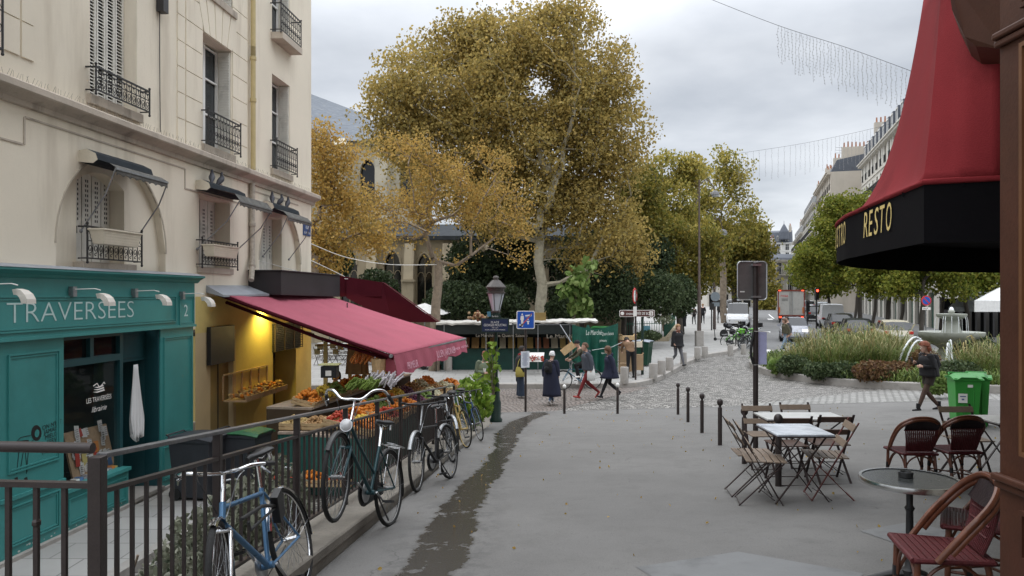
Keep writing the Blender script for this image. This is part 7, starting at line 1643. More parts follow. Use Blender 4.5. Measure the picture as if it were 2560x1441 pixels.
# === HAUSSMANN BLOCKS
hst=mat('pale_limestone',(.56,.53,.47),.85,.08,.6,.15,stain=.5,stcol=(.42,.39,.34));hst2=mat('beige_render',(.50,.45,.38),.9,.08,.4,.12,stain=.35,stcol=(.40,.36,.30));hz=mat('zinc_roof',(.10,.11,.13),.8,.15,1.5,.2);pot=mat('chimney_pot',(.36,.17,.10),.8,.2,6)
def block(label,p,q,depth,h,floors,group=None,bal=(1,4),stone_m=hst,g0=3.4,mans=3.2,chim=2,winw=1.1,bay=2.6,maxwin=90,seed=1):
 """building along plan line p->q, facade on its left-hand (street) side"""
 p,q=V((p[0],p[1],0)),V((q[0],q[1],0));L_=(q-p).length;u=(q-p).normalized();n=V((-u.y,u.x,0));z0=min(gz(p.x,p.y),gz(q.x,q.y))-.5
 t=thing('apartment_block',label,'building',(p.x,p.y,z0),group=group);rg=random.Random(seed)
 fp=lambda a,z,nn=0.:V((p.x,p.y,z0+z))+u*a+n*nn
 nb=max(2,int(L_/bay));st=L_/nb;fh=(h-g0)/floors;ops=[]
 for i in range(nb):
  c=(i+.5)*st
  ops.append((c-st*.36,c+st*.36,.3,g0-.55))
  for f in range(floors):zb=g0+f*fh+(.35 if f else.3);ops.append((c-winw/2,c+winw/2,zb,zb+fh*.70))
 mb=MB().use(stone_m);walls(mb,0,L_,0,h,ops,0,.3,fp=fp)
 for a,b in((0,-depth),(L_,-depth)):mb.poly([fp(a,0,0),fp(a,0,b),fp(a,h,b),fp(a,h,0)])
 mb.poly([fp(0,0,-depth),fp(L_,0,-depth),fp(L_,h,-depth),fp(0,h,-depth)]);mb.build('wall',t)
 mb=MB().use(stone_m)
 def bx(a,b,za,zb,na,nb_):mb.hexa([fp(a,za,na),fp(b,za,na),fp(b,za,nb_),fp(a,za,nb_)],[fp(a,zb,na),fp(b,zb,na),fp(b,zb,nb_),fp(a,zb,nb_)])
 bx(-.1,L_+.1,h-.35,h-.1,0,.45);bx(-.1,L_+.1,h-.1,h+.05,0,.6);bx(-.05,L_+.05,g0-.2,g0,0,.25)
 for f in range(1,floors):bx(0,L_,g0+f*fh-.08,g0+f*fh+.02,0,.10)
 mb.build('cornice',t)
 mb=MB().use(hz);s0,s1=.1,mans*.33
 mb.poly([fp(0,h+.05,-s0),fp(L_,h+.05,-s0),fp(L_,h+mans,-s1-.3),fp(0,h+mans,-s1-.3)]);mb.poly([fp(0,h+mans,-s1-.3),fp(L_,h+mans,-s1-.3),fp(L_,h+mans+1,-depth*.5),fp(0,h+mans+1,-depth*.5)]);mb.poly([fp(0,h+mans+1,-depth*.5),fp(L_,h+mans+1,-depth*.5),fp(L_,h,-depth),fp(0,h,-depth)])
 for a in(0,L_):mb.poly([fp(a,h,-s0),fp(a,h+mans,-s1-.3),fp(a,h+mans+1,-depth*.5),fp(a,h,-depth)])
 rf=mb.build('roof',t)
 nw=0;wm=None
 for i in range(nb):
  c=(i+.5)*st
  for f in range(floors):
   zb=g0+f*fh+(.35 if f else.3);zt=zb+fh*.70;nw+=1
   if nw>maxwin:break
   mb=MB().use(glass);bx(c-winw/2,c+winw/2,zb,zt,-.3,-.27);mb.use(whitep if rg.random()<.7 else shut)
   bx(c-.04,c+.04,zb,zt,-.27,-.24);bx(c-winw/2,c-winw/2+.07,zb,zt,-.27,-.24);bx(c+winw/2-.07,c+winw/2,zb,zt,-.27,-.24);bx(c-winw/2+.07,c-.04,zb+fh*.45,zb+fh*.45+.06,-.27,-.245);bx(c+.04,c+winw/2-.07,zb+fh*.45,zb+fh*.45+.06,-.27,-.245)
   if rg.random()<.4:
    mb.use(shut);bx(c-winw/2-.5,c-winw/2-.03,zb,zt,.004,.05);bx(c+winw/2+.03,c+winw/2+.5,zb,zt,.004,.05)
   if f not in bal:mb.use(iron);[bx(c-winw/2-.05+k*(winw+.1)/9,c-winw/2-.03+k*(winw+.1)/9,zb,zb+.8,.06,.08)for k in range(10)];bx(c-winw/2-.08,c+winw/2+.08,zb+.8,zb+.84,.05,.09)
   mb.build('window',t)
  mb=MB().use(glassd if i%3 else mat('shop_green',(.03,.08,.06),.5));bx(c-st*.36,c+st*.36,.3,g0-.55,-.3,-.25);mb.build('shop_window',t)
  if mans>2:
   mb=MB().use(hz);zb=h+.6;d_=-.35
   bx(c-.62,c+.62,zb-.1,zb+1.9,d_-1.2,d_+.12);mb.use(glass);bx(c-.4,c+.4,zb+.1,zb+1.5,d_+.121,d_+.13);mb.use(whitep);bx(c-.5,c-.4,zb,zb+1.6,d_+.12,d_+.15);bx(c+.4,c+.5,zb,zb+1.6,d_+.12,d_+.15);bx(c-.03,c+.03,zb+.1,zb+1.5,d_+.131,d_+.15);bx(c-.55,c+.55,zb+1.6,zb+1.75,d_+.12,d_+.2);mb.build('dormer',rf)
 for f in bal:
  if f>=floors:continue
  zb=g0+f*fh+.2;mb=MB().use(stone_m);bx(.1,L_-.1,zb-.12,zb,0,.7);mb.use(iron);bx(.1,L_-.1,zb+.9,zb+.95,.64,.68);bx(.1,L_-.1,zb+.08,zb+.11,.64,.68)
  k=0
  while k*.16<L_-.2:bx(.1+k*.16,.125+k*.16,zb+.1,zb+.9,.65,.67);k+=1
  mb.build('balcony',t)
 for k in range(chim):
  a=L_*(k+.02)/max(1,chim-1)*.97 if chim>1 else L_*.5;hh_=mans+rg.uniform(1.5,2.6)
  mb=MB().use(hst2);mb.hexa([fp(a,h,-1.5),fp(a+.7,h,-1.5),fp(a+.7,h,-depth*.75),fp(a,h,-depth*.75)],[fp(a,h+hh_,-1.5),fp(a+.7,h+hh_,-1.5),fp(a+.7,h+hh_,-depth*.75),fp(a,h+hh_,-depth*.75)]);cs=mb.build('chimney',rf)
  mb=MB().use(pot);m=int(depth*.65/.5)
  for j in range(m):b_=-1.8-j*.5;mb.lathe([(.13,0),(.10,.6+.2*rg.random())],fp(a+.35,h+hh_,b_),6)
  mb.build('chimney_pots',cs)
 return t
gr='stone apartment blocks along the right side of the street'
fl=lambda d:40+.31*(d-72)
block('nearest pale stone block rising behind the red bistro awning, mansard roof with dormers',(34.5,62),(46,100),12,20.2,6,gr,g0=4,seed=2)
block('tall windowless beige gabled block above the street trees',(44,105),(51.3,128),12,19.9,6,gr,bal=(2,),stone_m=hst2,mans=1.6,chim=3,seed=3)
block('grey and white block with stepped zinc roofs farther down the street',(51.6,129),(63.5,166),12,18.5,6,gr,seed=4,chim=3)
block('farthest narrow pale block of the right hand row',(64,167),(76,205),12,16.5,5,gr,seed=5,mans=3.6)
block('low pale building with striped awnings beyond the truck',(58,150),(36,140),8,9.5,2,None,bal=(1,),mans=0.5,chim=0,seed=8,winw=1.2)
block('white six storey building with a blue slate mansard at the end of the street',(90.5,246),(80.6,250),14,19.5,6,None,bal=(1,3),mans=3.6,chim=2,seed=6,stone_m=mat('white_stone',(.62,.61,.58),.8,.06,.5,.1))
block('narrow white building partly hidden behind the dark olive tree',(80.5,250),(72,262),14,16.5,5,None,bal=(1,),mans=3.6,chim=1,seed=7,stone_m=MT['white_stone'])
block('long pale building closing the view behind the sidewalk trees',(71,200),(40,170),10,13,4,None,bal=(1,3),mans=2.5,chim=2,seed=9)
mb=MB().use(hz);mb.lathe([(1.6,0),(1.7,.3),(1.5,2.6),(.7,4.2),(.08,5.2),(.04,6.2)],P(1960,600,247),12);one(mb,'roof_turret','small blue slate turret on the corner of the white end building','turret',loc=P(1960,600,247))
mb=MB().use(galv);a=P(2104,405,112);mb.bar(a,a+V((0,0,2.2)),.06,.06);[mb.bar(a+V((-.9,0,z)),a+V((.9,0,z)),.04,.04)for z in(1.3,1.7,2.1)];one(mb,'tv_aerial','television aerial standing on the gabled beige block','aerial',loc=a)
t=thing('cafe_awning','white cafe awning with a hanging valance at the right beyond the fountain','awning',P(2460,800,46));D=46
mb=MB().use(mat('white_awning',(.72,.72,.70),.7));a=[P(2436,752,D),P(2560,752,D),P(2560,690,D+3.5),P(2490,722,D+3.5)];mb.poly(a);mb.poly([a[0],a[0]+V((0,0,-.68)),a[1]+V((0,0,-.68)),a[1]]);mb.poly([a[0],a[3],a[3]+V((0,0,-.3)),a[0]+V((0,0,-.68))]);mb.build('canopy',t).modifiers.new('s','SOLIDIFY').thickness=.03
t=thing('cafe_awning','grey striped cafe awning sloping down beside the white one','awning',P(2420,800,50));D=50
mb=MB().use(mat('grey_awning',(.14,.15,.145),.8,.3,6));a=[P(2372,768,D),P(2500,768,D),P(2520,690,D+4),P(2440,700,D+4)];mb.poly(a);mb.poly([a[0],a[0]+V((0,0,-.3)),a[1]+V((0,0,-.3)),a[1]]);mb.build('canopy',t).modifiers.new('s','SOLIDIFY').thickness=.03
mb=MB().use(glassd);mb.box(P(2450,800,53),(5.5,.3,3.0));mb.use(iron)
for k in range(6):c=P(2395+k*22,800,52.7);mb.box(c,(.12,.1,3.0))
one(mb,'cafe_frontage','dark glazed cafe frontage under the white awning','shop front',loc=P(2450,840,53))
# === PLANTED ISLAND AND FOUNTAIN
IC=V((18.2,31.2,0));IR=8.1;iz=lambda x,y:gz(x,y)
mb=MB().use(granite);rows=[]
for k in range(97):
 a=2*math.pi*k/96;c_,s_=math.cos(a),math.sin(a);r=[]
 for rr,dz in((IR,-.06),(IR,.21),(IR-.03,.23),(IR-.32,.23),(IR-.33,.05)):x,y=IC.x+rr*c_,IC.y+rr*s_*.98;r.append((x,y,iz(IC.x+IR*c_,IC.y+IR*s_*.98)+dz))
 rows.append(r)
mb.grid(rows);struct(mb,'island_kerb',granite)
def mz(x,y):r=math.hypot(x-IC.x,(y-IC.y)/.98)/IR;return iz(x,y)+.12+.35*max(0,1-r)
mb=MB();mb.grid([[(IC.x+(IR-.2)*f*math.cos(a),IC.y+(IR-.2)*f*math.sin(a)*.98,mz(IC.x+IR*f*math.cos(a),IC.y+IR*f*math.sin(a)*.98))for a in fr(0,2*math.pi,40)]for f in fr(0.01,1,10)]);struct(mb,'planting_bed',MT['soil'])
def blades(name,C,h,spread,width,m,rg,parent=None,kind=None,plume=0,bendf=.5):
 n=len(C);ang=rg.uniform(0,2*math.pi,n);out_=np.stack([np.cos(ang),np.sin(ang),np.zeros(n)],1);hh_=h*(.35+.85*rg.random(n)**.8)[:,None];sp=spread*rg.uniform(.2,1.1,n)[:,None]
 side=np.stack([-np.sin(ang+rg.normal(size=n)*.8),np.cos(ang+rg.normal(size=n)*.8),np.zeros(n)],1)*width/2;Z_=np.array((0,0,1.))
 p1=C+Z_*hh_*.55+out_*sp*.35;p2=C+Z_*hh_*(.95-bendf*.1)+out_*sp*.8;p3=C+Z_*hh_*(1-bendf*.35)+out_*sp*1.25
 w2=1.0 if not plume else plume
 v=np.stack([C-side*.7,C+side*.7,p1+side,p1-side,p2+side*.8*w2,p2-side*.8*w2,p3+side*.1,p3-side*.1],1)
 if parent is not None:iv=np.array(WM[parent].inverted());v=v@iv[:3,:3].T+iv[:3,3]
 me=bpy.data.meshes.new(name);me.vertices.add(n*8);me.vertices.foreach_set('co',v.reshape(-1).astype(np.float32));base=(np.arange(n)*8)[:,None]
 idx=(base+np.array([0,1,2,3,3,2,4,5,5,4,6,7])).reshape(-1);me.loops.add(n*12);me.loops.foreach_set('vertex_index',idx.astype(np.int32));me.polygons.add(n*3)
 me.polygons.foreach_set('loop_start',(np.arange(n*3)*4).astype(np.int32));me.polygons.foreach_set('loop_total',np.full(n*3,4,dtype=np.int32));me.materials.append(m);me.update();me.validate()
 o=bpy.data.objects.new(name,me);col.objects.link(o)
 if parent is not None:o.parent=parent
 if kind:o['kind']=kind
 return o
straw=leafmat('straw_grass',[(.24,.20,.08),(.38,.30,.13),(.15,.18,.05),(.42,.36,.18),(.10,.15,.04),(.16,.20,.06)],.3)
seedg=leafmat('seeded_grass',[(.13,.12,.05),(.22,.20,.08),(.11,.14,.04),(.30,.26,.12),(.09,.12,.035)],.3)
grs=leafmat('green_grass',[(.05,.08,.02),(.10,.15,.03),(.17,.21,.05),(.07,.11,.03)],.3)
rdl=leafmat('reddish_leaves',[(.09,.045,.03),(.15,.08,.04),(.20,.12,.05),(.06,.045,.02)],.25)
rg=np.random.default_rng(77)
A=rg.uniform(0,2*math.pi,11000);Rr=IR*np.sqrt(rg.uniform(.55,.97,11000));X_=IC.x+Rr*np.cos(A);Y_=IC.y+Rr*np.sin(A)*.98
keep=(Y_<IC.y+3);X_,Y_=X_[keep],Y_[keep]
o=blades('ground_cover',np.stack([X_,Y_,[mz(x,y)for x,y in zip(X_,Y_)]],1),.5,.34,.04,grs,rg,bendf=1.0);tag(o,'low arching green ground cover filling the round bed behind its kerb','ground cover',kind='stuff')
def grass(label,px,py,h,sp,n,m,plm,seed):
 """py: the foot of the clump on the bed"""
 r=(px-CX)/F;d=22.0
 while d<45 and(py-H)/F*d<E-mz(r*d,d):d+=.02
 c=V((r*d,d,mz(r*d,d)));rr=np.random.default_rng(seed);t=thing('ornamental_grass',label,'grass clump',c,group='feathery grass clumps in the round bed')
 n1=int(n*.76);C=np.array(c)+rr.normal(size=(n1,3))*np.array((sp*.4,sp*.4,0));blades('leaves',C,h*.75,sp,.016,m,rr,t)
 n2=n-n1;C=np.array(c)+rr.normal(size=(n2,3))*np.array((sp*.35,sp*.35,0));blades('plumes',C,h*1.1,sp*.9,.014,plm,rr,t,plume=2.6)
 return t
GL=[(2030,930,1.35,.7),(2075,930,1.55,.8),(2120,925,1.5,.8),(2165,925,1.55,.8),(2210,925,1.45,.8),(1990,925,1.1,.6),(2250,915,1.2,.7),(2420,945,1.3,.7),(2465,950,1.4,.8),(2050,905,1.5,.8),(2140,900,1.6,.9),(2500,925,1.4,.8),(2010,905,1.3,.6),(2225,895,1.5,.8),(2290,905,.9,.6),(2190,880,1.5,.8),(2095,885,1.5,.8)]
names=['straw coloured','tall feathery','dense golden','pale golden','loose green-gold','low green','airy','bright straw','full straw coloured','upright','tallest','drooping','thin','dry','short','back row pale','back row golden']
for k,(px,py,h,sp)in enumerate(GL):
 h*=.84;grass('%s grass clump in the round bed, %s'%(names[k],['left part','left of centre','centre','right of the reddish shrub','left of the fountain','nearest the road','beside the water jets','right of the walking woman','behind the green bins','second row left','second row centre','far right by the pillar','second row near the road','behind the water jets','in front of the fountain','right half','left half'][k]),px,py,h,sp,520,grs,straw if k%2 else seedg,100+k)
def bedshrub(label,px,py,rx,rz,n,size,m,flower=None):
 r=(px-CX)/F;d=22.0
 while d<45 and(py-H)/F*d<E-mz(r*d,d):d+=.02
 return leafplant('shrub',label,'shrub',(r*d,d,mz(r*d,d)+rz*.9),(rx,rx*.8,rz),n,size,m,group='shrubs in the round bed')
bedshrub('reddish brown shrub at the front of the round bed',2185,958,.75,.42,1700,.07,rdl);bedshrub('dark green shrub at the left of the round bed',1985,940,.7,.42,1500,.07,mdg)
bedshrub('green shrub left of the walking woman',2110,950,.7,.35,1400,.07,mdg);bedshrub('bright green hosta-like plant at the left tip of the round bed',1948,935,.42,.32,260,.16,big)
bedshrub('green shrub behind the green bins',2395,965,.8,.45,1500,.08,mdg);bedshrub('rosy shrub behind the walking woman',2310,930,.6,.45,1100,.07,rdl);bedshrub('leafy green shrub just left of the green bins',2345,985,.5,.35,700,.09,big);bedshrub('small green shrub on the left of centre of the bed',2050,950,.6,.35,1200,.07,mdg)
bedshrub('grey-green shrub behind the fountain at the right',2440,905,.9,.6,1500,.08,mdg);bedshrub('brown seeded shrub under the grasses',2240,950,.6,.35,1100,.07,rdl)
ft=thing('fountain','two-tiered round stone fountain with water spilling from its bowls','fountain',(18.1,31.3,gz(18,31.3)))
fs=mat('fountain_stone',(.30,.31,.27),.7,.15,3,.25,stain=2,stcol=(.18,.19,.15));D=31.3;fc=V((18.1,D,0));Zp=lambda py:E+(H-py)/F*D
mb=MB().use(fs);mb.lathe([(3.3,gz(18,31)),(3.3,Zp(902)),(3.0,Zp(900)),(2.95,Zp(906)),(2.95,gz(18,31)+.1)],fc,48);mb.build('basin',ft,smooth=True)
mb=MB().use(fs);mb.lathe([(.9,Zp(915)),(.75,Zp(902)),(.56,Zp(892)),(.46,Zp(872)),(.58,Zp(866)),(.98,Zp(854)),(1.16,Zp(842)),(1.21,Zp(836)),(1.21,Zp(830)),(1.13,Zp(830)),(.9,Zp(836)),(.42,Zp(837)),(.33,Zp(822)),(.26,Zp(802)),(.33,Zp(798)),(.50,Zp(794)),(.57,Zp(789)),(.57,Zp(785)),(.50,Zp(785)),(.12,Zp(790)),(.10,Zp(784)),(.13,Zp(779)),(.08,Zp(775)),(.001,Zp(774))],fc,40);mb.build('bowls',ft,smooth=True)
mb=MB().use(water);mb.lathe([(.001,Zp(905)),(2.96,Zp(905))],fc,40,caps=False);mb.lathe([(.001,Zp(832.5)),(1.13,Zp(832.5))],fc,30,caps=False);mb.build('water',ft)
mb=MB().use(foam);rgf=random.Random(2)
for k in range(14):
 a=rgf.uniform(0,6.28);r_=.53;x,y=fc.x+r_*math.cos(a),fc.y+r_*math.sin(a);mb.tube([(x,y,Zp(788)),(x+.06*math.cos(a),y+.06*math.sin(a),Zp(800)),(x+.09*math.cos(a),y+.09*math.sin(a),Zp(832))],[.012,.010,.006],4)
mb.ball((fc.x,fc.y,Zp(775)),(.09,.09,.12),8,6)
mb.build('falling_water',ft)
for k,(xa_,xb_,top)in enumerate(((2331,2248,845),(2331,2265,853),(2331,2296,856),(2300,2322,858),(2372,2380,852),(2374,2366,860))):
 a,b=P(xa_,905,29.2),P(xb_,903,29.0);zt_=E+(H-top)/F*29.1;pts=[V((a.x+(b.x-a.x)*f,a.y+(b.y-a.y)*f,a.z+(b.z-a.z)*f+4*(zt_-a.z)*f*(1-f)+rgf.uniform(-.012,.012)))for f in fr(0.0,1,22)]
 mb=MB().use(foam);mb.tube(pts,[.016+.022*f for f in fr(0,1,22)],6)
 for p_ in pts[6:]:mb.ball(p_+V((rgf.gauss(0,.03),0,rgf.gauss(0,.03))),.014,4,4)
 mb.build('water_jet',ft)
gf=thing('garden_fence','dark green iron garden fence beside the sidewalk, below the shrubs','fence',gp(1660,850,SW));gm=mat('fence_green',(.02,.10,.065),.5)
A0_,A1_,A2_=gp(1562,856,SW),gp(1660,853,SW),gp(1697,827,SW)
def fence_run(a,b,h,n):
 mb=MB().use(gm)
 for dz in(.15,h-.15):mb.bar(a+V((0,0,dz)),b+V((0,0,dz)),.04,.04)
 mb.build('rail',gf)
 for k in range(n+1):p_=a.lerp(b,k/n);mb=MB().use(gm);mb.tube([p_,p_+V((0,0,h))],.016,5);mb.build('bar',gf)
fence_run(A0_,A1_,1.25,16);fence_run(A1_,A2_+V((1,6,0)),1.25,30)
mb=MB().use(lime_s);a,b=A0_+V((-2,-.15,0)),A1_+V((.15,-.15,0));mb.bar(a+V((0,0,.12)),b+V((0,0,.12)),.2,.3);mb.bar(b+V((0,0,.12)),A2_+V((1.15,6,.12)),.2,.3);one(mb,'garden_kerb','low stone kerb under the green garden fence','kerb',loc=b)
mb=MB().use(whitep);mb.box(A0_.lerp(A1_,.25)+V((0,-.1,.75)),(.26,.01,.42));one(mb,'notice','white paper notice fixed on the green garden fence','notice')
mb=MB().use(mat('poster_blue',(.15,.35,.42),.6));mb.box(A0_.lerp(A1_,.55)+V((0,-.1,.7)),(.42,.01,.55));one(mb,'notice','blue-green poster fixed on the green garden fence','notice')
# === VEHICLES
def carpaint(n,c):return mat('car_'+n,c,.25,.03,3,.02,spec=.7)
def vehicle(label,px,d,rz,m,kind='car',cat='car',group='cars parked along the right kerb',lights=False,dz=0,pz=None):
 """x forward; profile stations along the length"""
 p=pz or G(px,d,dz);t=thing({'car':'parked_car','van':'van'}[kind],label,cat,p,rz,group=group)
 L_,W_,Hh=(4.1,1.74,1.46)if kind=='car' else(4.9,1.9,1.95)
 if kind=='car':prof=[(-.5,.35,.62,.62,.8),(-.47,.26,.90,.92,.9),(-.36,.22,.96,1.36,.80),(-.20,.2,.97,Hh,.77),(.06,.2,.96,Hh-.02,.78),(.24,.2,.94,.98,.9),(.42,.22,.82,.83,.92),(.49,.28,.62,.63,.85),(.5,.32,.5,.5,.8)]
 else:prof=[(-.5,.3,.9,1.85,.86),(-.47,.25,1.0,Hh,.86),(-.1,.22,1.03,Hh,.86),(.18,.22,1.03,Hh-.03,.84),(.34,.22,1.0,1.08,.90),(.46,.25,.86,.88,.92),(.5,.32,.6,.6,.85)]
 secs=[]
 for f,zl,zb,zr,rw in prof:x=f*L_;w=W_/2*(1 if abs(f)<.46 else.9);secs.append([V((x,-w*.9,zl)),V((x,-w,zl+.15)),V((x,-w,zb*.85)),V((x,-w*.96,zb)),V((x,-w*rw,zr)),V((x,-w*rw*.5,zr+.04*(zr>1.2))),V((x,w*rw*.5,zr+.04*(zr>1.2))),V((x,w*rw,zr)),V((x,w*.96,zb)),V((x,w,zb*.85)),V((x,w,zl+.15)),V((x,w*.9,zl))])
 mb=MB();n=len(secs);mb.v=[tuple(q)for s in secs for q in s];mb.use(m);mb.use(glassd)
 for i in range(n-1):
  for j in range(12):
   j2=(j+1)%12;tall=prof[i][3]-prof[i][2]>.2 or prof[i+1][3]-prof[i+1][2]>.2
   gl_=(j in(3,7)and tall)or(j in(4,5,6)and abs(prof[i][3]-prof[i+1][3])>.3 and tall)
   if kind=='van' and i<2:gl_=False
   mb.f.append((i*12+j,i*12+j2,(i+1)*12+j2,(i+1)*12+j));mb.m.append(1 if gl_ else 0)
 mb.f+=[tuple(range(12)),tuple((n-1)*12+j for j in range(12))[::-1]];mb.m+=[0,0]
 mb.build('body',t,world=False,smooth=False,bevel=.03)
 mb=MB().use(m)
 for s in(-1,1):
  for f in((-.2,.06)if kind=='car' else(-.1,.1)):mb.bar((f*L_,s*W_/2*.965,.96),(f*L_,s*W_/2*.79,Hh),.07,.03)
 mb.build('pillars',t,world=False)
 for sx in(-.31,.31):
  for s in(-1,1):
   mb=MB().use(rubber);MM=Matrix.Rotation(R(90),3,'X');c=V((sx*L_,s*(W_/2-.08),.31));mb.lathe([(.2,-.1),(.31,-.1),(.32,0),(.31,.1),(.2,.1)],c,18,MM);mb.use(alu);mb.lathe([(.02,-.105),(.2,-.104),(.2,.104),(.02,.105)],c,12,MM);mb.build('wheel',t,world=False)
 for s in(-1,1):
  mb=MB().use(mat('tail_light',(.45,.02,.015),.3));mb.box((-L_/2-.0+.03,s*W_/2*.76,.80),(.10,.22,.16));mb.build('tail_light',t,world=False)
  mb=MB().use(mat('head_glow',(1,.95,.85),.3,0,5,0,emit=2.5)if lights else chrome);mb.box((L_/2*.93,s*W_/2*.72,.70),(.12,.30,.14));mb.build('headlight',t,world=False)
  mb=MB().use(m);mb.box((.17*L_,s*(W_/2+.08),1.0),(.09,.2,.13));mb.build('wing_mirror',t,world=False)
 mb=MB().use(mat('number_plate',(.6,.6,.55),.5));mb.box((-L_/2-.005,0,.62),(.02,.5,.11));mb.box((L_/2*.995,0,.45),(.03,.5,.11));mb.build('number_plate',t,world=False)
 return t
st_a=math.atan2(1,.33)
vehicle('silver-grey hatchback facing the camera with one headlight lit behind the truck',1984,50,st_a+math.pi,carpaint('silver',(.30,.31,.35)),lights=True,group='vehicles on the road')
vehicle('white van facing the camera, parked on the left side of the road',1846,66,st_a+math.pi,carpaint('white',(.62,.63,.64)),'van','van',group='vehicles on the road')
vehicle('white car with a roof load far behind the white van',1836,84,st_a+math.pi,carpaint('white',(.62,.63,.64)),'van','van',group='vehicles on the road')
for a in((2228,46,'cream car with a rounded roof behind the grasses','cream',(.50,.46,.36)),(2138,49,'dark grey estate car seen from behind, second in the parked row','graphite',(.03,.033,.037)),(2098,57,'black car squeezed between the white van and the dark grey car','black',(.012,.012,.014)),(2036,76,'black car parked just right of the traffic light','black',(.012,.012,.014)),(2055,100,'pale blue-white car far down the parked row','pale',(.4,.44,.48)),(2020,118,'white car farthest down the row beside the truck','white',(.62,.63,.64))):
 vehicle(a[2],a[0],a[1],st_a+.05,carpaint(a[3],a[4]))
vehicle('white panel van with a roof rack in the parked row',2076,64,st_a,carpaint('white',(.62,.63,.64)),'van','van')
p=G(1978,70);t=thing('truck','delivery truck seen from behind with grey doors and red marker lights','truck',p,st_a-R(90))
tr=mat('truck_red',(.20,.05,.035),.5);gd=mat('truck_door',(.46,.45,.42),.5,.08,2,.1,stain=2)
mb=MB().use(tr);w,h0,h1=2.25,.75,2.95
for x in(-w/2,w/2):mb.box((x,0,(h0+h1)/2),(.10,.12,h1-h0+.1))
mb.box((0,0,h1+.06),(w+.1,.12,.14));mb.box((0,0,h0-.06),(w+.1,.12,.12));mb.build('frame',t,world=False)
mb=MB().use(gd);mb.box((0,2.7,(h0+h1)/2),(w,5.3,h1-h0));mb.build('box_body',t,world=False)
for s in(-1,1):
 mb=MB().use(gd);mb.box((s*w/4,-.0,(h0+h1)/2),(w/2-.08,.06,h1-h0-.04));dd=mb.build('door',t,world=False);mb=MB().use(galv);mb.tube([(s*.12,-.05,h0),(s*.12,-.05,h1)],.02,6);mb.build('lock_bar',dd,world=False)
 mb=MB().use(mat('red_glow',(1,.08,.03),.4,0,5,0,emit=2.2));mb.box((s*w*.44,-.09,h1+.06),(.2,.05,.08));mb.box((s*w*.42,-.09,.55),(.22,.05,.12));mb.build('tail_light',t,world=False)
 mb=MB().use(mat('truck_orange',(.55,.16,.04),.5));mb.box((s*w*.45,-.075,1.2),(.10,.02,.55));mb.build('reflector',t,world=False)
 mb=MB().use(rubber);mb.lathe([(.1,-.18),(.42,-.18),(.42,.18),(.1,.18)],(s*.85,1.3,.42),18,Matrix.Rotation(R(90),3,'Y'));mb.build('wheel',t,world=False)
mb=MB().use(MT['sign_red']);mb.text('rose',(-w*.40,-.05,2.42),(1,0,0),(0,0,1),.26,.62,.002);mb.use(blackpl);[mb.box((-w*.25,-.036,2.25-.09*k),(.55,.004,.03))for k in range(3)];mb.build('lettering',t,world=False)
mb=MB().use(blackpl);mb.box((0,.1,.45),(w,.2,.3));mb.box((0,2.5,.55),(.9,5,.25));mb.build('chassis',t,world=False);mb=MB().use(tr);mb.box((0,6.3,1.5),(2.1,1.8,2.0));mb.build('cab',t,world=False,bevel=.1)
def moto(label,p,rz):
 t=thing('motorcycle',label,'motorcycle',p,rz);MM=Matrix.Rotation(R(90),3,'X')
 for x in(-.65,.65):mb=MB().use(rubber);mb.lathe([(.2,-.06),(.3,-.05),(.31,0),(.3,.05),(.2,.06)],(x,0,.31),18,MM);mb.build('wheel',t,world=False)
 mb=MB().use(blackpl);mb.tube([(.65,0,.31),(.45,0,.85),(.38,0,1.0)],.04,8);mb.ball((.18,0,.78),(.28,.15,.15),12,8);mb.ball((-.02,0,.45),(.28,.16,.2),12,8);mb.ball((.55,0,.9),(.13,.15,.16),10,8);mb.tube([(-.65,0,.31),(-.2,0,.4)],.04,6);mb.build('body',t,world=False,smooth=True)
 mb=MB().use(rubber);mb.ball((-.32,0,.82),(.38,.14,.07),12,6);mb.build('seat',t,world=False,smooth=True);mb=MB().use(darkf);mb.box((-.8,0,1.0),(.35,.4,.3));mb.build('top_case',t,world=False,bevel=.04)
 mb=MB().use(chrome);mb.tube([(.38,-.36,1.05),(.42,0,1.02),(.38,.36,1.05)],.016,6);[mb.ball((.42,s*.30,1.2),(.02,.07,.05),8,6)for s in(-1,1)];mb.build('handlebar',t,world=False)
moto('black motorcycle with a top case parked before the white van',gp(1830,846,0),R(200));moto('second black motorcycle with a tall windscreen beside the share bicycles',gp(1868,850,0),R(150))
lime_b=mat('bike_lime',(.16,.52,.04),.4)
for k,(px,py,dx,m,st_)in enumerate(((1812,868,.95,lime_b,'lady'),(1828,872,.95,darkf,'upright'),(1842,866,.95,lime_b,'lady'),(1856,873,.9,darkf,'upright'),(1868,868,.9,greenf,'lady'))):
 a=gp(px,py,0);b=a+V((dx,.45,0));b.z=gz(b.x,b.y)
 t=bicycle('%s in the bicycle cluster at the kerb'%['left lime green share bicycle with a basket','white-wheeled dark bicycle','middle lime green share bicycle with a basket','dark bicycle nearest the stone cylinders','rightmost dark green bicycle'][k],a,b,m,st_,R(6),R(10),group='bicycles parked at the kerb',bar_h=1.05)
 if m is lime_b:mb=MB().use(lime_b);mb.hexa([(1.12+x*.8,y*.8,.78)for x,y in((-.16,-.17),(.16,-.17),(.16,.17),(-.16,.17))],[(1.12+x,y,1.02)for x,y in((-.18,-.2),(.18,-.2),(.18,.2),(-.18,.2))]);mb.build('basket',t,world=False)
p=gp(1788,852,SW);t=thing('kick_scooter','black folding kick scooter standing by the second lamp post','scooter',p);mb=MB().use(blackpl);mb.tube([(0,0,.1),(-.08,0,1.0)],.025,6);mb.tube([(-.08,-.22,1.0),(-.08,.22,1.0)],.018,6);mb.box((.35,0,.1),(.7,.14,.04));mb.build('frame',t,world=False)
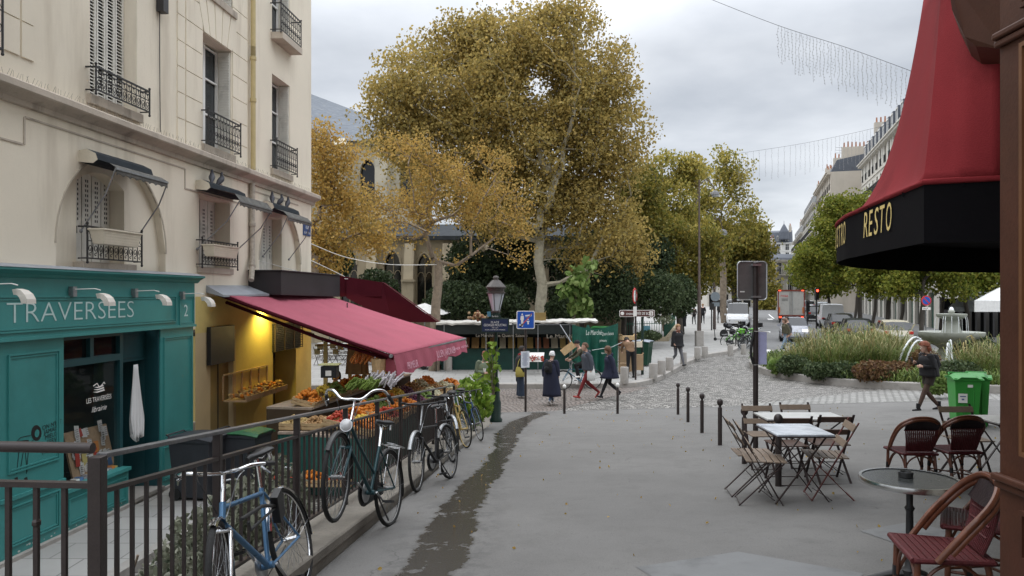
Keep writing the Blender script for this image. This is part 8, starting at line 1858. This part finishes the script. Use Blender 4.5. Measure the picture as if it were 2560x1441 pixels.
for x in(0,.75):mb=MB().use(rubber);mb.lathe([(.03,-.02),(.1,-.02),(.1,.02),(.03,.02)],(x,0,.1),12,Matrix.Rotation(R(90),3,'X'));mb.build('wheel',t,world=False)
def tlight(px,pyb,pyt,lit,label,d=62):
 p=G(px,d);t=thing('traffic_light',label,'traffic light',p);zt=E+(H-pyt)/F*d;mb=MB().use(iron);mb.tube([p,V((p.x,p.y,zt))],.06,8);mb.build('pole',t);mb=MB().use(blackpl);c=V((p.x,p.y-.1,zt-.45));mb.box(c,(.3,.25,.95));hd=mb.build('signal_head',t,bevel=.02)
 for k in range(3):mb=MB().use(mat('red_signal',(1,.06,.03),.4,0,5,0,emit=5)if(k==0 and lit)else glassd);mb.ball(c+V((0,-.13,.28-.28*k)),(.10,.03,.10),12,6);mb.build('lens',hd)
tlight(2041,800,722,True,'traffic light showing red right of the truck');tlight(2018,800,752,False,'lower unlit traffic light beside the truck',66)
for px,d,top in((1802,80,690),(1833,95,745),(1779,58,755),(1795,68,745)):
 p=G(px,d,SW);mb=MB().use(iron);mb.tube([(0,0,0),(0,0,E+(H-top)/F*d-p.z)],.05,6);mb.box((0,-.05,E+(H-top-12)/F*d-p.z),(.35,.03,.5));o=one(mb,'street_pole','thin dark post with a small plate, %s'%{1802:'tallest of the far posts',1833:'seen above the white van',1779:'just left of the round sign back',1795:'just right of the round sign back'}[px],'post');o.location=p
# === CAFE FURNITURE
slat=mat('chair_slat',(.19,.14,.10),.6,.15,14,.2);chirn=mat('folding_frame',(.03,.018,.017),.45,.2,12,.1);redfr=mat('red_frame',(.10,.025,.022),.45,.2,12,.1)
def bars(t,lst,nm,m,w=.022,h=.007):
 for a,b in lst:mb=MB().use(m);mb.bar(a,b,w,h,(0,1,0));mb.build(nm,t,world=False)
def folding_chair(label,x,d,rz,m=chirn,s=slat,group='slatted folding bistro chairs'):
 t=thing('folding_chair',label,'chair',gl(x,d),rz,group=group);w=.19
 bars(t,[((.20,y,0),(-.26,y,.82))for y in(-w,w)],'back_leg',m,.009,.026);bars(t,[((-.24,y*.93,0),(.20,y*.93,.44))for y in(-w,w)],'front_leg',m,.009,.026)
 for x_,z_ in((.20,.02),(-.23,.02),(-.02,.23)):mb=MB().use(m);mb.tube([(x_,-w,z_),(x_,w,z_)],.006,5);mb.build('stretcher',t,world=False)
 for k in range(6):mb=MB().use(s);mb.box((-.14+.068*k,0,.455),(.056,.40,.014));mb.build('seat_slat',t,world=False,bevel=.004)
 for z in(.60,.76):xx=.20-.46*z/.82;mb=MB().use(s);mb.box((xx+.012,0,z),(.014,.42,.075),Matrix.Rotation(R(-29),3,'Y'));mb.build('back_slat',t,world=False,bevel=.004)
 return t
def folding_table(label,x,d,w,l,rz=0,topm=None,h=.72):
 t=thing('folding_table',label,'table',gl(x,d),rz,group='rectangular folding bistro tables');mb=MB().use(topm);mb.box((0,0,h),(w,l,.022));mb.build('table_top',t,world=False,bevel=.006);mb=MB().use(chirn);mb.box((0,0,h-.016),(w+.01,l+.01,.012));mb.build('rim',t,world=False)
 for y in(-l/2+.08,l/2-.08):bars(t,[((-w/2+.0,y,0),(w/2-.05,y,h-.02)),((w/2,y+.02,0),(-w/2+.05,y+.02,h-.02))],'leg',chirn,.009,.024)
 for x_ in(-w/2,w/2):mb=MB().use(chirn);mb.tube([(x_,-l/2+.08,.05),(x_,l/2-.08,.05)],.006,5);mb.build('stretcher',t,world=False)
 return t
marble=mat('worn_marble',(.50,.53,.57),.22,.25,5,.05,stain=4,stcol=(.25,.27,.31));mt2=mat('pale_top',(.50,.50,.48),.4)
folding_table('rectangular folding table with a grey marbled top behind the nearest bollard',2.95,7.95,.58,.66,R(0),marble)
folding_table('second folding table with a pale top between the two pairs of chairs',3.62,9.55,1.0,.55,0,mt2)
folding_chair('left folding chair at the marble table, nearer the camera',2.56,7.82,R(-10));folding_chair('left folding chair at the marble table, the one behind',2.60,8.30,R(-5))
folding_chair('reddish framed folding chair on the right of the marble table',3.30,7.95,R(170),redfr)
folding_chair('dark backed folding chair on the left, near side of the second table',3.24,8.95,R(90),chirn,mat('dark_slat',(.10,.06,.045),.5));folding_chair('dark backed folding chair on the right, near side of the second table',3.72,8.95,R(90),chirn,MT['dark_slat'])
folding_chair('pale slatted folding chair on the left, far side of the second table',3.34,10.15,R(-90));folding_chair('pale slatted folding chair on the right, far side of the second table',3.86,10.15,R(-90))
folding_table('small folding table cut off by the brown shopfront at the right',5.42,8.3,.55,.55,0,mt2);folding_chair('folding chair behind the small table at the right edge',5.35,8.95,R(-90))
def rattan_chair(label,x,d,rz,sc_=1.0):
 """x forward; bentwood hoop back with woven panel"""
 t=thing('rattan_chair',label,'chair',gl(x,d),rz,group='rattan bistro chairs with red woven seats');t.scale=(sc_,)*3;B=lambda mb,nm,**k:mb.build(nm,t,world=False,**k)
 mb=MB().use(rattan);hoop=spline([(.10,-.235,.44),(-.02,-.25,.60),(-.16,-.235,.76),(-.235,-.14,.85),(-.25,0,.875),(-.235,.14,.85),(-.16,.235,.76),(-.02,.25,.60),(.10,.235,.44)],6)
 mb.tube(hoop,.019,8);mb.tube([p+V((-.02,0,-.022))for p in hoop[3:-3]],.017,8);B(mb,'hoop',smooth=True)
 mb=MB().use(mat('dark_weave',(.02,.012,.014),.5,.3,30,.4));rows=[]
 top=lambda y:.855-.62*abs(y)**1.9*4.2*.5
 rows=[[V((-.245+.045*(1-f)+.02*math.cos(y*8),y,.72+(top(y)-.72)*f))for y in fr(-.195,.195,12)]for f in(0,.5,1)];mb.grid(rows);B(mb,'top_band').modifiers.new('s','SOLIDIFY').thickness=.014
 mb=MB().use(weave)
 for k in range(17):y=-.185+.37*k/16;mb.tube([(-.155,y*.80,.47),(-.20,y*.9,.60),(-.222,y,.73)],.0095,5)
 for z in(.5,.56,.62,.68):mb.tube([(-.165-.22*(z-.5),-.14,z),(-.165-.22*(z-.5),.14,z)],.006,4)
 B(mb,'woven_back',smooth=True)
 mb=MB().use(weave)
 for k in range(22):x_=-.19+.40*k/21;w=.20+.03*k/21;mb.box((x_,0,.445+.004*(k%2)),(.017,w*2,.014))
 for s in(-1,1):mb.tube([(-.2,s*.195,.44),(.22,s*.235,.44)],.016,6)
 mb.tube([(.22,-.235,.44),(.22,.235,.44)],.018,8);mb.tube([(-.2,-.195,.44),(-.2,.195,.44)],.016,8);B(mb,'seat',bevel=.003)
 for x_,y_,x2 in((.19,.2,.2),(.19,-.2,.2),(-.17,.17,-.24),(-.17,-.17,-.24)):mb=MB().use(rattan);mb.tube([(x_,y_,.44),((x_+x2)/2,y_*1.02,.22),(x2,y_*1.08,0)],[.018,.018,.016],8);mb.use(blackpl);mb.tube([(x_+(x2-x_)*.36,y_*1.01,.27),(x_+(x2-x_)*.5,y_*1.02,.21)],.021,8);B(mb,'leg',smooth=True)
 mb=MB().use(rattan)
 for s in(-1,1):mb.tube(spline([(.19,s*.2,.22),(.12,s*.19,.36),(0,s*.18,.42),(-.12,s*.17,.36),(-.2,s*.17,.22)],5),.010,6);mb.tube([(.19,s*.2,.16),(-.21,s*.18,.16)],.010,6)
 for x_ in(.19,-.19):mb.tube(spline([(x_,-.19,.22),(x_,-.13,.36),(x_,0,.42),(x_,.13,.36),(x_,.19,.22)],5),.010,6)
 mb.tube([(.19,-.2,.18),(-.2,.18,.16)],.009,6);mb.tube([(.19,.2,.18),(-.2,-.18,.16)],.009,6);B(mb,'brace',smooth=True)
 return t
rattan_chair('left of the two rattan chairs with their backs to the camera',4.40,8.35,R(88),.92);rattan_chair('right of the two rattan chairs with their backs to the camera',4.87,8.35,R(92),.92)
rattan_chair('nearest rattan chair, seen from the side by the round table',2.38,4.2,R(168),.96);rattan_chair('rattan chair mostly hidden between the nearest chair and the brown shopfront',2.95,4.75,R(150))
c=gl(2.59,4.95);t=thing('round_table','round bistro table with a steel rimmed top on a black iron pedestal','table',c);zt=.69
mb=MB().use(mat('table_laminate',(.04,.043,.042),.25,.2,4,.03));mb.lathe([(.001,zt-.02),(.285,zt-.02),(.285,zt),(.001,zt)],c,48,caps=False);mb.build('table_top',t)
mb=MB().use(mat('steel_rim',(.55,.55,.54),.22,.1,12,.05,metal=1));mb.lathe([(.285,zt-.025),(.303,zt-.03),(.307,zt-.01),(.303,zt+.006),(.285,zt+.005)],c,48,caps=False);mb.build('rim',t,smooth=True)
mb=MB().use(iron);mb.lathe([(.06,zt-.02),(.022,zt-.06),(.02,.52),(.032,.50),(.022,.48),(.024,.26),(.036,.24),(.024,.22),(.03,.12),(.05,.10),(.045,.06),(.06,.045)],c,16)
for k in range(3):a=R(40+120*k);mb.tube([c+V((0,0,.08)),c+V((.12*math.cos(a),.12*math.sin(a),.06)),c+V((.25*math.cos(a),.25*math.sin(a),.012))],[.03,.022,.016],8)
mb.build('pedestal',t,smooth=True)
mb=MB().use(mat('ashtray',(.06,.06,.06),.3,metal=.5));mb.lathe([(.035,.0),(.045,.002),(.047,.035),(.036,.036),(.03,.01),(.001,.01)],(0,0,0),20,caps=False);o=one(mb,'ashtray','small dark ashtray on the round steel rimmed table','ashtray',smooth=True);o.location=c+V((0,.05,zt+.001))
rgc=random.Random(8);proto=folding_table('metal terrace table beyond the fruit stall',-9,30,.6,.6,0,mt2);proto['group']='terrace tables beyond the fruit stall';proto.location=gb(812,36.5);i0=0
pch=None
for r_ in range(4):
 for k in range(6):
  px=800+k*31+r_*9;d=33.5+r_*2.1;q=gb(px,d)
  lab='%s of the %s row of empty terrace chairs beyond the fruit stall'%(['first','second','third','fourth','fifth','sixth'][k],['nearest','second','third','farthest'][r_])
  if pch is None:pch=folding_chair(lab,0,30,rgc.uniform(0,6),chirn,mt2,'empty terrace chairs beyond the fruit stall');pch.location=q
  else:dup(pch,q,rgc.uniform(0,6),lab)
  if k%2 and(r_,k)!=(0,1):dup(proto,gb(px+15,d+.7),rgc.uniform(0,1),'terrace table right of the %s chair in the %s row beyond the stall'%(['first','second','third','fourth','fifth','sixth'][k],['nearest','second','third','farthest'][r_]))
mb=MB().use(MT['white_awning']);q=P(1062,772,34);mb.add([q+V((0,0,.25)),q+V((-1.1,-1,-.1)),q+V((.9,-1,-.25)),q+V((1.1,1,-.2)),q+V((-1.1,1,-.05))],[(0,1,2),(0,2,3),(0,3,4),(0,4,1)]);mb.use(galv);mb.tube([q+V((0,0,.2)),q+V((0,0,-2.2))],.03,8);one(mb,'parasol','white parasol behind the tip of the dark red awning','parasol',loc=q+V((0,0,-2.2)))
# === RED BISTRO AWNING AND BROWN SHOPFRONT
t=thing('bistro_awning','red bistro awning with a black lettered valance jutting in at the right','awning',(3.4,5,E+.62));zr=E+.62
RIM=[V((2.585,4.02,zr)),V((2.26,4.17,zr)),V((2.40,4.9,zr)),V((2.55,5.6,zr)),V((2.68,6.15,zr)),V((3.05,7.1,zr)),V((3.9,8.3,zr)),V((5.2,9.3,zr)),V((6.9,10.0,zr))]
ATT=[V((2.56,3.98,E+1.31)),V((2.72,4.75,E+2.25)),V((2.95,5.3,E+2.25)),V((3.1,5.7,E+2.25)),V((3.35,6.1,E+2.25)),V((3.8,6.7,E+2.25)),V((4.6,7.5,E+2.25)),V((5.8,8.3,E+2.25)),V((7.3,9.0,E+2.25))]
def resamp(P_,smooth_from=1,n=8):return[P_[0].lerp(P_[1],k/n)for k in range(n)]+spline(P_[1:],n)
rr_,aa_=resamp(RIM),resamp(ATT);mb=MB().use(redcan);rows=[]
for s in fr(0,1,16):rows.append([V((r.x+(a.x-r.x)*s,r.y+(a.y-r.y)*s,r.z+(a.z-r.z)*(s**(2.0 if i>12 else 1.2+.8*max(0,i-8)/4)if i>4 else s)))for i,(r,a)in enumerate(zip(rr_,aa_))])
mb.grid(rows);cp=mb.build('canopy',t,smooth=True);cp.modifiers.new('s','SOLIDIFY').thickness=.008
mb=MB().use(redcan);mb.tube(rr_,.016,8);mb.build('piping',cp,smooth=True)
mb=MB().use(blackcan);rows=[[p+V((0,0,dz))for p in rr_]for dz in(-.005,-.17,-.335)];mb.grid(rows);va=mb.build('valance',t,smooth=False);va.modifiers.new('s','SOLIDIFY').thickness=.006
mb=MB().use(blackcan);
for a,b in zip(rr_[4::8],aa_[4::8]):mb.bar(a+V((0,0,-.02)),V((b.x+.05,b.y+.05,a.z-.02)),.03,.03)
mb.poly([p+V((.01,.01,-.03))for p in rr_]+[V((7.2,4.05,zr-.03))]);mb.build('frame',t)  # frame bars plus a black sheet standing in for shade under the canopy
def along(s):
 for a,b in zip(rr_,rr_[1:]):
  l=(b-a).length
  if s<=l:return a.lerp(b,s/l),(b-a).normalized()
  s-=l
 return rr_[-1],(rr_[-1]-rr_[-2]).normalized()
mb=MB().use(gold)
def letters(word,s0,pitch,wch):
 for k,ch_ in enumerate(word[::-1]):
  p,dr=along(s0+k*pitch);mb.text(ch_,p+V((0,0,-.215)),-dr,(0,0,1),.185,wch,.009,shear=.2,align='C')
letters('RESTO',.97,.145,.115);letters('BISTRO',2.24,.16,.12)
mb.build('lettering',va)
t=thing('wooden_shopfront','varnished brown panelled wooden shopfront filling the right edge','shop front',(2.3,2.2,gz(2,2)));zf=gz(2,3)-.4
mb=MB().use(darkwood);X2=2.055
mb.box((X2+.35,1.2,(zf+E+3.2)/2),(.70,4.0,E+3.2-zf));mb.build('carcass',t)
lwood=mat('panel_wood',(.14,.06,.024),.5,.15,4,.1,stain=1.5,stcol=(.11,.045,.02))
def px_panel(y0,y1,z0,z1,m):
 mb=MB().use(m);mb.box((X2-.006,(y0+y1)/2,(z0+z1)/2),(.012,y1-y0,z1-z0))
 for e,th in((0,.03),(.03,.02),(.055,.012)):
  w=.018
  for a,b,c,d in((y0+e,y1-e,z0+e,z0+e+w),(y0+e,y1-e,z1-e-w,z1-e),(y0+e,y0+e+w,z0+e+w,z1-e-w),(y1-e-w,y1-e,z0+e+w,z1-e-w)):mb.box((X2-.012-th/2,(a+b)/2,(c+d)/2),(th,b-a,d-c))
 return mb.build('panel',t)
def zof(py,d=3.1):return E+(H-py)/F*d
px_panel(-.7,3.02,zof(1130),zof(125),lwood);px_panel(-.7,3.02,zof(1385),zof(1262),darkwood);px_panel(-.7,3.02,zof(40),zof(-300),darkwood);px_panel(-.7,3.02,zof(1680),zof(1430),darkwood)
mb=MB().use(darkwood)
for z,w in((zof(1205),.035),(zof(1225),.02),(zof(72),.03),(zof(92),.02)):mb.box((X2-w/2,1.2,z),(w,4.03,.03))
mb.build('moulding',t,bevel=.008)
mb=MB().use(darkwood);a_=[(2.02,3.22,E+1.30),(2.60,4.0,E+1.30),(2.74,4.75,E+2.0),(2.02,3.9,E+2.0)];mb.prism([P(2366,-70,4.0),P(2380,25,3.95),P(2412,92,3.9),P(2440,116,3.85),P(2504,122,3.7),P(2530,-70,3.6)],(.25,.35,0));mb.build('corner_fascia',t)
mb=MB().use(gold);mb.text('Pain',(X2-.015,2.93,zof(862,2.93)),(0,-1,0),(0,0,1),.06,.15,.004,shear=.3);mb.text('Moisan',(X2-.015,2.95,zof(905,2.95)),(0,-1,0),(0,0,1),.06,.24,.004,shear=.3);mb.build('lettering',t)
block('corner building above the brown bistro shopfront, rising out of the frame at the right',(2.78,-18),(2.78,3.3),11,15,4,None,bal=(1,),chim=0,seed=12)
block('return wall of the bistro corner building, beyond the right edge',(2.9,3.9),(11.2,15.8),8,15,4,None,bal=(1,),chim=0,seed=13)
# === FESTOON CURTAINS OF LIGHTS AND CABLES
def curtain(label,pts,n,ln,s0,seed):
 t=thing('string_lights',label,'string lights',pts[0]);rg_=random.Random(seed);sp=spline(pts,12);mb=MB().use(iron);mb.tube(sp,.007,5);mb.build('cable',t)
 m=mat('fairy_wire',(.30,.30,.30),.6);i0=int(len(sp)*s0)
 for k in range(n):
  f=i0+(len(sp)-1-i0)*k/(n-1);a=sp[int(f)].lerp(sp[min(int(f)+1,len(sp)-1)],f-int(f));L_=ln*rg_.uniform(.72,1.05);mb=MB().use(m);q=[a+V((rg_.gauss(0,.018),rg_.gauss(0,.018),-L_*j/8))for j in range(9)];mb.tube(q,.005,3)
  j=0.1
  while j<L_:p_=a+V((rg_.gauss(0,.018),0,-j));mb.ball(p_,.014,4,3);j+=.09
  mb.build('light_strand',t)
curtain('near curtain of unlit fairy lights hanging across the sky',[P(1760,-8,24),P(1945,64,23),P(2130,124,22),P(2350,205,21)],42,1.30,.33,1)
curtain('far curtain of unlit fairy lights above the street',[P(1840,385,46),P(1990,362,45),P(2110,338,44),P(2220,312,43),P(2380,268,42)],44,1.95,.03,2)
mb=MB().use(whitep);mb.tube(spline([P(640,650,17.2),P(790,690,20.8),P(870,698,21.0)],6),.008,4);mb.tube(spline([P(752,640,20.6),P(800,662,20.8),P(862,692,21.0)],5),.008,4);mb.tube(spline([P(778,610,21),P(870,645,24),P(980,662,28),P(1092,662,31.4)],6),.012,4);one(mb,'overhead_cable','thin pale cables slung from the building corner to the forked tree','cable')
rgl=np.random.default_rng(5);n=260;xs=rgl.uniform(-1,9,n);ys=rgl.uniform(4.5,21,n);C=np.array([(x,y,gz(x,y)+.012)for x,y in zip(xs,ys)]);o=leafmesh('fallen_leaves',C,.022,yel,rgl,elong=1.4,flat=.1);tag(o,'tiny scattered fallen leaves and litter on the grey pavement','leaves',kind='stuff')
